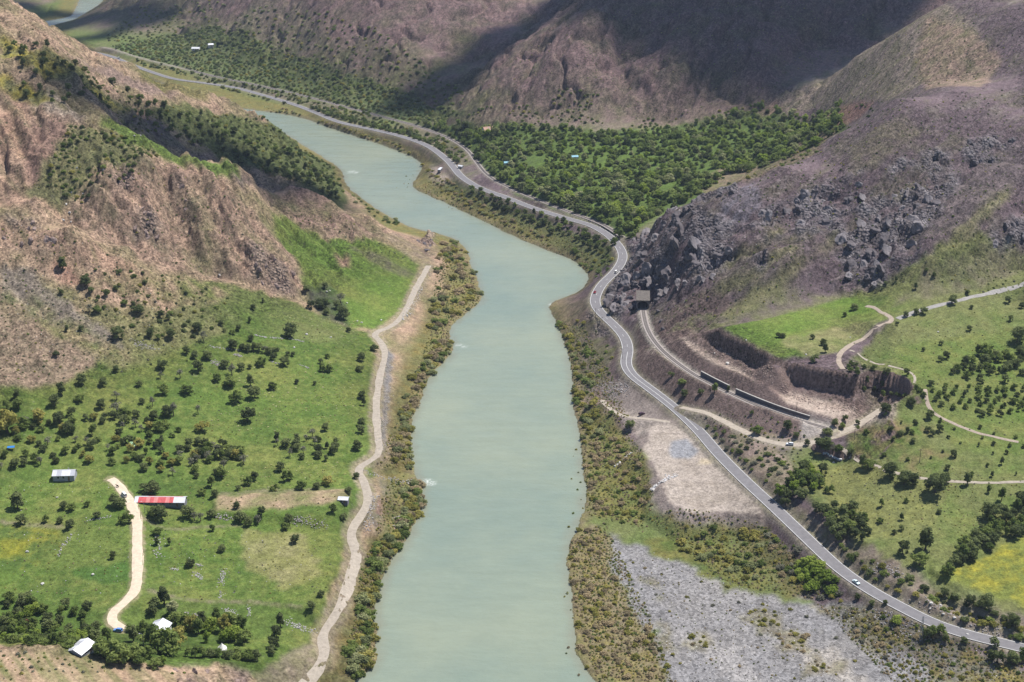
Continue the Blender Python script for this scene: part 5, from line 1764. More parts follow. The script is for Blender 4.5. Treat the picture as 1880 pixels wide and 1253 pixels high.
# ------------------------------------------------------------------ a cow on the lane
def cow(label, p, yaw, col):
    root = empty('cow', p, yaw)
    tag(root, label, 'cow')
    me = bpy.data.meshes.new('cow_body')
    #  spine, neck, head, four jointed legs and tail as a skinned skeleton
    V = [(0, -.65, 1.15), (0, -.2, 1.1), (0, .35, 1.15), (0, .65, 1.22), (0, .95, 1.42), (0, 1.25, 1.40), (0, 1.48, 1.22),
         (.2, -.62, .8), (.2, -.74, .45), (.2, -.68, .03), (-.2, -.62, .8), (-.2, -.74, .45), (-.2, -.68, .03),
         (.19, .45, .75), (.19, .47, .42), (.19, .46, .03), (-.19, .45, .75), (-.19, .47, .42), (-.19, .46, .03),
         (0, -.82, 1.0), (0, -.86, .55), (.16, 1.18, 1.52), (-.16, 1.18, 1.52)]
    E = [(0, 1), (1, 2), (2, 3), (3, 4), (4, 5), (5, 6), (0, 7), (7, 8), (8, 9), (0, 10), (10, 11), (11, 12), (2, 13), (13, 14), (14, 15), (2, 16), (16, 17), (17, 18), (0, 19), (19, 20), (5, 21), (5, 22)]
    rad = [.30, .38, .34, .22, .17, .16, .10, .14, .075, .06, .14, .075, .06, .12, .07, .06, .12, .07, .06, .05, .03, .04, .04]
    me.from_pydata(V, E, [])
    o = link_mesh('body', me, col, root)
    sk = o.modifiers.new('skin', 'SKIN')
    for k, r in enumerate(rad):
        me.skin_vertices[0].data[k].radius = (r, r)
    me.skin_vertices[0].data[0].use_root = True
    sb = o.modifiers.new('sub', 'SUBSURF')
    sb.levels = sb.render_levels = 1


cow('dark brown cow standing on the lane above the barn', on(216, 895), R(60), plain('dark_hide', (.035, .028, .025), .8))

# ------------------------------------------------------------------ stones
M_BOULD = plain('pale_boulder', (.50, .48, .46), .9, var=.25, scale=1.2, bump=.5)
M_ROCKD = plain('dark_crag_rock', (.11, .097, .106), .9, var=.4, scale=.5, bump=.7)
M_ROCKM = plain('grey_crag_rock', (.185, .167, .177), .9, var=.4, scale=.5, bump=.7)
M_ROCKT = plain('brown_crag_rock', (.27, .20, .175), .9, var=.35, scale=.5, bump=.7)
M_RUBBLE = plain('pale_rubble', (.37, .35, .345), .9, var=.3, scale=1.5)
M_RUBD = plain('grey_rubble', (.31, .285, .28), .9, var=.3, scale=1.5)


def rock_mesh(seed, cuts=7, sub=2):
    rng = random.Random(seed)
    bm = bmesh.new()
    bmesh.ops.create_icosphere(bm, subdivisions=sub, radius=1.0)
    planes = []
    for k in range(cuts):
        n = Vector((rng.gauss(0, 1), rng.gauss(0, 1), rng.gauss(0, .8))).normalized()
        planes.append((n, rng.uniform(.5, .85)))
    for v in bm.verts:
        for n, d in planes:
            t = v.co.dot(n)
            if t > d:
                v.co -= n * (t - d)
        v.co += Vector((rng.uniform(-.03, .03), rng.uniform(-.03, .03), rng.uniform(-.03, .03)))
        if sub > 2:
            q = v.co * 1.7 + Vector((seed, 0, 0))
            v.co *= 1 + .28 * mnoise.fractal(q, .9, 2.1, 4) + .10 * mnoise.noise(q * 5)
    me = bpy.data.meshes.new('rock')
    bm.to_mesh(me)
    bm.free()
    return me


ROCKS = {}
for nm, m in (('p', M_BOULD), ('d', M_ROCKD), ('m', M_ROCKM), ('t', M_ROCKT)):
    ROCKS[nm] = []
    for k in range(5):
        me = rock_mesh(100 + k + ord(nm), 8 if nm == 'p' else 9, 2 if nm == 'p' else 3)
        me.materials.append(m)
        ROCKS[nm].append(me)
rngS = random.Random(21)


def rock(name, me, p, size, sink=.35, flat=.7):
    o = bpy.data.objects.new(name, me)
    COL.objects.link(o)
    sx, sy, sz = size * rngS.uniform(.8, 1.2), size * rngS.uniform(.8, 1.2), size * flat * rngS.uniform(.8, 1.2)
    o.scale = (sx, sy, sz)
    o.rotation_euler = (rngS.uniform(-.4, .4), rngS.uniform(-.4, .4), rngS.uniform(0, 6.28))
    o.location = (p[0], p[1], p[2] + sz * (1 - 2 * sink) * .5)
    return o


LABEL_LATER = []      # (object, descriptive words, kind word) labelled by the landmark nearest to them

for px, py, s in [(141, 309, 1.6), (131, 354, 1.5), (122, 375, 1.2), (128, 391, 1.8), (116, 405, 2.0), (130, 408, 1.4), (190, 312, 1.1), (152, 356, 1.0), (247, 250, 1.2), (258, 250, 1.3),
                  (774, 533, 1.3), (747, 580, 1.5), (740, 587, 1.3), (752, 577, 1.2), (700, 588, 1.2), (656, 590, 1.2), (664, 593, 1.5), (600, 536, 1.4), (605, 534, 1.2), (637, 557, 1.3),
                  (563, 615, 1.8), (607, 620, 1.6), (540, 639, 1.5), (404, 506, 1.2), (402, 505, 1.2), (78, 1073, 1.5), (170, 1056, 1.3), (204, 920, 1.2), (105, 914, 1.2), (50, 1014, 1.5),
                  (640, 315, 1.6), (634, 314, 1.2), (1530, 850, 1.3), (1561, 620, 1.0), (1722, 610, 1.0), (1480, 652, 1.4), (1336, 668, 2.0), (1370, 625, 1.0), (1312, 649, 1.0),
                  (1709, 1108, 1.5), (1726, 1112, 1.4), (1708, 1118, 1.2), (1732, 1128, 1.3), (1686, 1086, 1.3), (1752, 1135, 1.2), (1775, 1166, 1.3), (1400, 1003, 1.2), (1505, 1100, 1.2),
                  (1240, 876, 1.4), (1228, 880, 1.2), (1216, 886, 1.3), (1205, 893, 1.3), (1222, 872, 1.0), (1129, 857, 1.3), (1138, 850, 1.3), (1200, 900, 1.2), (1192, 897, 1.0)]:
    o = rock('boulder', ROCKS['p'][rngS.randrange(5)], on(px, py), s * .75, .3, .65)
    tag(o, None, 'boulder', 'pale boulders lying on the ground')
    LABEL_LATER.append((o, 'pale grey boulder', 'boulder'))

# crag blocks standing out of the rocky slopes
spots = []
for pix, n, kindm, smin, smax in [
        (CRAG_PIX[0], 40, 'dm', 3.0, 6.5), (CRAG_PIX[1], 14, 'dm', 2.6, 5.5), (CRAG_PIX[2], 20, 'dm', 2.8, 6.2), (CRAG_PIX[3], 14, 'dm', 1.8, 4.2), (CRAG_PIX[4], 9, 'd', 1.8, 3.6), (CRAG_PIX[5], 6, 'dm', 2, 4),
        (CRAG_PIX[7], 9, 'd', 2, 4.0), (CRAG_PIX[9], 7, 'm', 1.6, 3.2), (CRAG_PIX[14], 9, 't', 1.8, 3.6), (CRAG_PIX[15], 5, 't', 1.5, 3), (CRAG_PIX[16], 5, 't', 1.5, 3), (CRAG_PIX[17], 10, 't', 1.6, 3.4), (CRAG_PIX[18], 8, 't', 2, 3.5), (CRAG_PIX[19], 8, 't', 1.0, 2.4), (CRAG_PIX[20], 6, 'd', 1.2, 2.5)]:
    a = np.array(pix, float)
    tries = 0
    got = 0
    while got < n and tries < 900:
        tries += 1
        px = rngS.uniform(a[:, 0].min(), a[:, 0].max())
        py = rngS.uniform(a[:, 1].min(), a[:, 1].max())
        if not inside([tuple(q) for q in a], np.array([[px]]), np.array([[py]]))[0, 0]:
            continue
        p = gpt(px, py)
        if float(lookup(D_ROAD, p[0], p[1])) < 9 or float(lookup(np.minimum(D_RAILN, D_RAILF), p[0], p[1])) < 8:
            continue
        if abs(px - 1180) < 26 and 520 < py < 585:
            continue
        s = rngS.uniform(smin, smax) * (.95 if kindm != 't' else .7)
        if any(math.hypot(p[0] - q[0], p[1] - q[1]) < 1.2 * s for q in spots):
            continue
        spots.append(p)
        got += 1
        kd = kindm[rngS.randrange(len(kindm))]
        o = rock('rock_outcrop', ROCKS[kd][rngS.randrange(5)], p, s, .85, 1.0)
        o.scale = (s * rngS.uniform(1.1, 2.0), s * rngS.uniform(.5, .8), s * rngS.uniform(.9, 1.5))
        o.rotation_euler = (-.55 + rngS.uniform(-.2, .2), .35 + rngS.uniform(-.2, .2), (.75 if kd != 't' else -.9) + rngS.uniform(-.35, .35))
        w = 'brown' if kd == 't' else 'dark grey' if kd == 'd' else 'light grey'
        tag(o, None, 'rock', w + ' rock outcrops')
        LABEL_LATER.append((o, w + ' rock outcrop', 'rock'))


for px, py, s in [(1157, 548, 3.6), (1160, 566, 3.0), (1152, 530, 4.0), (1206, 552, 3.4), (1209, 572, 2.6), (1200, 528, 4.2), (1182, 518, 4.5), (1166, 522, 4.0), (1214, 590, 2.0), (1217, 604, 1.8)]:
    o = rock('rock_outcrop', ROCKS['d'][rngS.randrange(5)], on(px, py), s * .8, .55, 1.0)
    tag(o, None, 'rock', 'dark grey rock outcrops')
    LABEL_LATER.append((o, 'dark grey rock outcrop', 'rock'))


def stone_heap(label, pix, n, size, material=None, spread=1.0):
    """a line or heap of field stones"""
    rng = random.Random(len(pix) + n + int(pix[0][0]))
    P = ground([q[0] for q in pix], [q[1] for q in pix])
    vs, fs = [], []
    ico = bmesh.new()
    bmesh.ops.create_icosphere(ico, subdivisions=1, radius=1)
    iv = [v.co.copy() for v in ico.verts]
    iff = [[v.index for v in f.verts] for f in ico.faces]
    ico.free()
    for k in range(n):
        t = rng.uniform(0, len(P) - 1.001)
        i = int(t)
        c = P[i] + (P[i + 1] - P[i]) * (t - i)
        c = c + np.array([rng.gauss(0, spread), rng.gauss(0, spread), 0])
        z = float(height(c[0], c[1])) + rng.uniform(0, .35) * max(0, 1.2 - abs(rng.gauss(0, 1)))
        s = size * rng.uniform(.5, 1.3)
        b0 = len(vs)
        sc = (rng.uniform(.7, 1.2), rng.uniform(.7, 1.2), rng.uniform(.5, .9))
        for v in iv:
            j = rng.uniform(.8, 1.1)
            vs.append((c[0] + v.x * s * sc[0] * j, c[1] + v.y * s * sc[1] * j, z + v.z * s * sc[2] * j))
        fs += [[b0 + q for q in f] for f in iff]
    me = bpy.data.meshes.new('stone_heap')
    me.from_pydata(vs, [], fs)
    o = link_mesh('stone_heap', me, material or M_RUBBLE)
    o['label'] = label
    o['category'] = 'stone heap'
    return o


stone_heap('upright strip of pale field stones in the middle of the lower field', [(412, 1045), (408, 1060), (405, 1074)], 70, .38, None, .9)
stone_heap('faint lower strip of scattered stones below the upright stone strip', [(406, 1086), (405, 1102)], 26, .3, None, .6)
stone_heap('oval heap of grey stones right of the field hawthorn', [(355, 1052), (364, 1058), (372, 1062)], 46, .36, None, .9)
stone_heap('small grey stone heap in the field near the farm lane', [(314, 1044), (326, 1046)], 34, .34, None, .7)
stone_heap('low heap of stones beneath a small tree in the lower field', [(356, 1036), (370, 1039)], 26, .34, None, .6)
stone_heap('field stone line running down between the two left pastures', [(136, 975), (122, 995), (112, 1008), (106, 1022)], 60, .36, None, .7)
stone_heap('stone line bordering the pasture left of the pale lane', [(160, 957), (185, 952), (205, 948)], 44, .34, None, .5)
stone_heap('stones piled around the bushes right of the pale lane', [(290, 985), (292, 1005), (286, 1022)], 60, .4, None, 1.2)
stone_heap('broken rubble bank below the ploughed strip, right half', [(540, 955), (570, 960), (600, 966)], 90, .42, M_RUBD, 1.3)
stone_heap('broken rubble bank below the ploughed strip, left half', [(395, 950), (430, 952)], 50, .42, M_RUBD, 1.0)
stone_heap('rubble heap at the bank beneath the lower field, beside the dirt road', [(525, 1142), (550, 1152), (572, 1160)], 100, .42, None, 1.3)
stone_heap('rubble patch in the lower field bank left of the dark hedge', [(412, 1118), (425, 1126), (432, 1132)], 70, .4, None, 1.2)
stone_heap('narrow rubble gully running through the dark hedge bank', [(455, 1112), (457, 1122), (459, 1132)], 34, .36, None, .6)
stone_heap('row of stones under the trees behind the white-roofed house', [(338, 1128), (365, 1130)], 50, .4, M_RUBD, .8)
stone_heap('long dry stone wall across the upper left meadow', [(468, 616), (490, 620), (520, 622)], 90, .42, None, .5)
stone_heap('dry stone wall continuing right of the big meadow tree', [(530, 622), (545, 625), (558, 628)], 50, .4, None, .5)
stone_heap('dry stone wall below the upper meadow hedge, left end', [(386, 637), (410, 640), (440, 643)], 70, .4, None, .5)
stone_heap('pale oval stone pile with a lone bush in the left meadow', [(430, 651), (438, 653), (444, 655)], 60, .42, M_RUBD, .7)
stone_heap('pale stone pile between dark bushes in the left meadow', [(390, 664), (398, 669), (404, 673)], 60, .42, M_RUBD, 1.2)
stone_heap('stone wall end beside round bushes in the left meadow', [(498, 664), (508, 668), (516, 669)], 36, .38, None, .5)
stone_heap('short stone wall right of the round meadow bushes', [(552, 671), (562, 674), (568, 677)], 36, .38, None, .5)
stone_heap('rock scatter on the slope above the left meadow trees', [(245, 628), (262, 634), (290, 641)], 80, .45, M_RUBD, 1.6)
stone_heap('stony bar between the dirt road and riverside bushes', [(716, 660), (712, 720), (706, 780), (702, 826)], 260, .34, M_RUBBLE, 1.6)
stone_heap('white boulder scatter beside the upper bend of the dirt road', [(742, 585), (752, 572), (764, 545), (772, 525)], 120, .42, M_BOULD, 1.5)
stone_heap('stony flood channel between dirt road bend and river', [(672, 868), (700, 876), (735, 884), (765, 886)], 150, .4, M_RUBBLE, 1.8)
stone_heap('stone rubble between the dirt road and the brown pen', [(690, 905), (684, 930), (678, 955), (670, 978)], 140, .42, M_RUBBLE, 1.2)
stone_heap('white rubble spill down the near edge of the pale terrace', [(1240, 872), (1222, 882), (1205, 892), (1195, 900)], 130, .5, plain('white_rubble', (.56, .54, .54), .9, var=.2), 1.0)
stone_heap('narrow pale rubble spill at the left edge of the terrace', [(1158, 832), (1142, 846), (1130, 856)], 60, .42, plain('white_rubble_b', (.60, .58, .56), .9, var=.2), .7)
stone_heap('broad fan of grey rubble below the road above the terrace', [(1100, 712), (1125, 708), (1150, 715), (1120, 728)], 260, .5, M_RUBD, 3.5)
stone_heap('rubble at the foot of the longer quarry scarp', [(1440, 715), (1480, 735), (1530, 752), (1580, 760)], 240, .5, plain('tan_rubble', (.40, .31, .265), .9, var=.3), 2.2)
stone_heap('rubble at the foot of the upper quarry scarp', [(1300, 640), (1340, 660), (1390, 682), (1420, 695)], 150, .42, plain('tan_rubble_b', (.40, .31, .265), .9, var=.3), 2.0)
stone_heap('dark scree with pale stones on the bank above the near road', [(1690, 1095), (1730, 1118), (1780, 1140), (1840, 1160)], 200, .42, M_RUBD, 3.0)
stone_heap('grey scree patch on the bank left of the near road trees', [(1600, 1050), (1630, 1045), (1655, 1060)], 120, .42, M_RUBD, 2.5)
stone_heap('grey stones beside the near road below the mast', [(1610, 1130), (1650, 1155), (1680, 1170)], 120, .45, M_RUBD, 3.0)
# ------------------------------------------------------------------ foliage
def leafmat(name, dark, mid, lite, trans=.25):
    m = bpy.data.materials.new(name)
    m.use_nodes = True
    nt = m.node_tree
    nt.nodes.clear()
    out = nt.nodes.new('ShaderNodeOutputMaterial')
    oi = nt.nodes.new('ShaderNodeObjectInfo')
    geo = nt.nodes.new('ShaderNodeNewGeometry')
    no = nt.nodes.new('ShaderNodeTexNoise')
    no.inputs['Scale'].default_value = .9
    no.inputs['Detail'].default_value = 3
    nt.links.new(geo.outputs['Position'], no.inputs['Vector'])
    add = nt.nodes.new('ShaderNodeMath')
    add.operation = 'MULTIPLY_ADD'
    nt.links.new(no.outputs['Fac'], add.inputs[0])
    add.inputs[1].default_value = .9
    sub = nt.nodes.new('ShaderNodeMath')
    sub.operation = 'MULTIPLY_ADD'
    nt.links.new(oi.outputs['Random'], sub.inputs[0])
    sub.inputs[1].default_value = .75
    sub.inputs[2].default_value = -.33
    nt.links.new(sub.outputs[0], add.inputs[2])
    rp = nt.nodes.new('ShaderNodeValToRGB')
    e = rp.color_ramp.elements
    e[0].position, e[1].position = .12, .88
    e[0].color = dark + (1,)
    e[1].color = lite + (1,)
    x = rp.color_ramp.elements.new(.5)
    x.color = mid + (1,)
    nt.links.new(add.outputs[0], rp.inputs['Fac'])
    df = nt.nodes.new('ShaderNodeBsdfDiffuse')
    tr = nt.nodes.new('ShaderNodeBsdfTranslucent')
    mx = nt.nodes.new('ShaderNodeMixShader')
    mx.inputs[0].default_value = trans
    nt.links.new(rp.outputs['Color'], df.inputs['Color'])
    nt.links.new(rp.outputs['Color'], tr.inputs['Color'])
    nt.links.new(df.outputs[0], mx.inputs[1])
    nt.links.new(tr.outputs[0], mx.inputs[2])
    nt.links.new(mx.outputs[0], out.inputs[0])
    return m


LF = {
    'dark': leafmat('dark_leaves', (.095, .118, .052), (.15, .182, .074), (.22, .255, .106), .45),
    'mid': leafmat('green_leaves', (.118, .162, .05), (.195, .25, .074), (.275, .33, .105), .46),
    'forest': leafmat('forest_leaves', (.14, .19, .06), (.23, .295, .09), (.33, .39, .135), .48),
    'bright': leafmat('bright_leaves', (.16, .225, .044), (.25, .33, .064), (.34, .41, .095), .45),
    'willow': leafmat('willow_leaves', (.20, .225, .105), (.31, .335, .155), (.40, .415, .22), .45),
    'olive': leafmat('olive_leaves', (.225, .225, .066), (.345, .325, .095), (.44, .40, .13), .45),
    'tam': leafmat('tamarisk_sprays', (.28, .235, .15), (.40, .33, .20), (.50, .40, .25), .4),
    'grey': leafmat('grey_twigs', (.15, .15, .115), (.215, .215, .155), (.28, .28, .20), .3),
}
M_BARK = plain('bark', (.10, .08, .065), .95, var=.3, scale=4)
_ib = bmesh.new()
bmesh.ops.create_icosphere(_ib, subdivisions=1, radius=1)
ICO_V = np.array([v.co[:] for v in _ib.verts])
ICO_F = [[v.index for v in f.verts] for f in _ib.faces]
_ib.free()


def crown_mesh(name, seed, lobes, leaves, size, material, trunk=None, core=.78):
    """leaf clumps spread through lobes; a ragged inner mass keeps the middle dense"""
    rs = np.random.RandomState(seed)
    V, F = [], []
    nv = 0
    tot = sum(l[3] ** 2 for l in lobes)
    for (cx, cy, cz, r, rz) in lobes:
        v = ICO_V * np.array([r, r, rz]) * core * rs.uniform(.72, 1.08, (len(ICO_V), 1)) + np.array([cx, cy, cz])
        V.append(v)
        F += [[a + nv for a in f] for f in ICO_F]
        nv += len(v)
        n = int(leaves * r * r / tot)
        d = rs.normal(size=(n, 3))
        d /= np.linalg.norm(d, axis=1)[:, None]
        d[:, 2] = np.where(d[:, 2] < -.5, -d[:, 2], d[:, 2])
        rad = rs.uniform(.74, 1.14, (n, 1))
        c = d * rad * np.array([r, r, rz]) + np.array([cx, cy, cz])
        nn = d + rs.normal(size=(n, 3)) * .55
        nn /= np.linalg.norm(nn, axis=1)[:, None]
        u = np.cross(nn, rs.normal(size=(n, 3)))
        u /= np.maximum(np.linalg.norm(u, axis=1), 1e-6)[:, None]
        w = np.cross(nn, u)
        s = size * rs.uniform(.6, 1.35, (n, 1))
        q = np.stack([c - u * s - w * s * .6, c + u * s * .9 - w * s * .7, c + u * s * .7 + w * s * .9 + nn * s * .3, c - u * s * .8 + w * s * .75], 1).reshape(-1, 3)
        V.append(q)
        F += [[nv + 4 * k, nv + 4 * k + 1, nv + 4 * k + 2, nv + 4 * k + 3] for k in range(n)]
        nv += len(q)
    me = bpy.data.meshes.new(name)
    me.from_pydata(np.concatenate(V).tolist(), [], F)
    me.materials.append(material)
    return me


def tree_lobes(rs, n, z0=.3, z1=.76, spread=.28, r=.24):
    out = [(0, 0, (z0 + z1) / 2 + .04, r * 1.25, r * 1.15)]
    for k in range(n):
        a = 2 * math.pi * k / n + rs.uniform(-.4, .4)
        q = spread * rs.uniform(.55, 1.05)
        rr = r * rs.uniform(.7, 1.1)
        out.append((math.cos(a) * q, math.sin(a) * q, rs.uniform(z0, z1), rr, rr * rs.uniform(.75, 1.0)))
    out.append((rs.uniform(-.06, .06), rs.uniform(-.06, .06), z1 + .03, r * .85, r * .75))
    return out


def bush_lobes(rs, n, r=.36):
    out = [(0, 0, .42, .42, .42)]
    for k in range(n):
        a = 2 * math.pi * k / n + rs.uniform(-.5, .5)
        q = rs.uniform(.3, .62)
        rr = r * rs.uniform(.45, 1.0)
        out.append((math.cos(a) * q, math.sin(a) * q, rs.uniform(.12, .55), rr, rr * rs.uniform(.8, 1.1)))
    return out


def trunk_mesh(seed):
    rs = random.Random(seed)
    bm = bmesh.new()
    lean = rs.uniform(-.03, .03)
    tube(bm, [(0, 0, -.06), (lean, 0, .18), (lean * 2, .01, .38), (lean * 2, .02, .6)], [.042, .03, .024, .012], 7)
    for k in range(4):
        a = k * 1.6 + rs.uniform(-.4, .4)
        tube(bm, [(lean * 1.5, 0, .28 + .05 * k), (math.cos(a) * .12, math.sin(a) * .12, .42 + .05 * k), (math.cos(a) * .23, math.sin(a) * .23, .58 + .05 * k)], [.017, .012, .006], 5)
    me = bpy.data.meshes.new('trunk')
    bm.to_mesh(me)
    bm.free()
    me.materials.append(M_BARK)
    return me


TRUNKS = [trunk_mesh(k) for k in range(3)]
TREES, BUSHES = {}, {}
for key in ('dark', 'mid', 'bright', 'olive', 'grey', 'willow', 'forest'):
    TREES[key] = []
    for k in range(5):
        rs = np.random.RandomState(hash(key) % 1000 + k if False else sum(map(ord, key)) + k)
        if key == 'grey':
            lob = tree_lobes(rs, 5, .4, .8, .25, .15)
            TREES[key].append(crown_mesh('crown', 300 + k, lob, 230, .035, LF[key], core=.4))
        else:
            if k == 0:        # round and full
                lob = tree_lobes(rs, 10, .2, .72, .27, .21)
            elif k == 1:      # tall and narrow
                lob = tree_lobes(rs, 9, .22, .86, .17, .155)
            elif k == 2:      # wide, open, several stems
                lob = tree_lobes(rs, 12, .2, .62, .36, .18)
            elif k == 3:      # lopsided
                lob = [(x + .12 * (z - .3), y - .08, z, r * rs.uniform(.75, 1.1), q) for x, y, z, r, q in tree_lobes(rs, 9, .2, .7, .31, .18)]
            else:             # two crowns grown together
                lob = [(x * .7 - .2, y * .7, z * .9, r * .8, q * .8) for x, y, z, r, q in tree_lobes(rs, 7, .3, .8, .27, .2)] + [(x * .7 + .22, y * .7 + .1, z * .72, r * .78, q * .75) for x, y, z, r, q in tree_lobes(rs, 7, .3, .8, .27, .2)]
            TREES[key].append(crown_mesh('crown', 300 + k, lob, 640, .040, LF[key], core=.72))
for key in ('dark', 'mid', 'bright', 'olive', 'grey', 'willow', 'tam'):
    BUSHES[key] = []
    for k in range(4):
        rs = np.random.RandomState(sum(map(ord, key)) * 3 + k)
        BUSHES[key].append(crown_mesh('foliage', 500 + k, bush_lobes(rs, 7 + k % 3), 460, .07, LF[key], core=.8 if key not in ('tam', 'grey') else .62))
SMALL = {}
for key in ('dark', 'mid', 'olive', 'tam', 'grey', 'willow'):
    rs = np.random.RandomState(sum(map(ord, key)) * 5)
    SMALL[key] = crown_mesh('tuft', 700, [(0, 0, .4, .45, .42), (.3, .1, .3, .3, .3), (-.25, .2, .3, .3, .3)], 60, .16, LF[key])

rngT = random.Random(99)


def plant_tree(name, p, h, tone, group, words, wide=1.0):
    root = empty(name, (p[0], p[1], p[2] - .1), rngT.uniform(0, 6.28))
    w = h * wide * rngT.uniform(1.0, 1.2)
    root.scale = (w, w, h * rngT.uniform(.95, 1.05))
    tr = bpy.data.objects.new('trunk', TRUNKS[rngT.randrange(3)])
    COL.objects.link(tr)
    tr.parent = root
    cr = bpy.data.objects.new('crown', TREES[tone][rngT.choice([0, 0, 0, 1, 2, 3, 3, 4])])
    COL.objects.link(cr)
    cr.parent = root
    tag(root, None, 'tree', group)
    LABEL_LATER.append((root, words, 'tree'))
    return root


def plant_bush(name, p, h, tone, group, words, wide=1.0, label=None, cat='shrub'):
    o = bpy.data.objects.new(name, BUSHES[tone][rngT.randrange(4)])
    COL.objects.link(o)
    w = h * wide * rngT.uniform(.95, 1.25)
    o.scale = (w, w, h * 1.15)
    o.rotation_euler = (0, 0, rngT.uniform(0, 6.28))
    o.location = (p[0], p[1], p[2] - .12 * h)
    tag(o, label, cat, group)
    if not label:
        LABEL_LATER.append((o, words, cat))
    return o


TONE_WORD = {'dark': 'dark green', 'mid': 'green', 'bright': 'bright green', 'olive': 'yellowish green', 'grey': 'sparse greyish', 'willow': 'grey-green', 'tam': 'brownish', 'forest': 'green'}


def px_scale(p):
    return FPX / project(*p)[2]


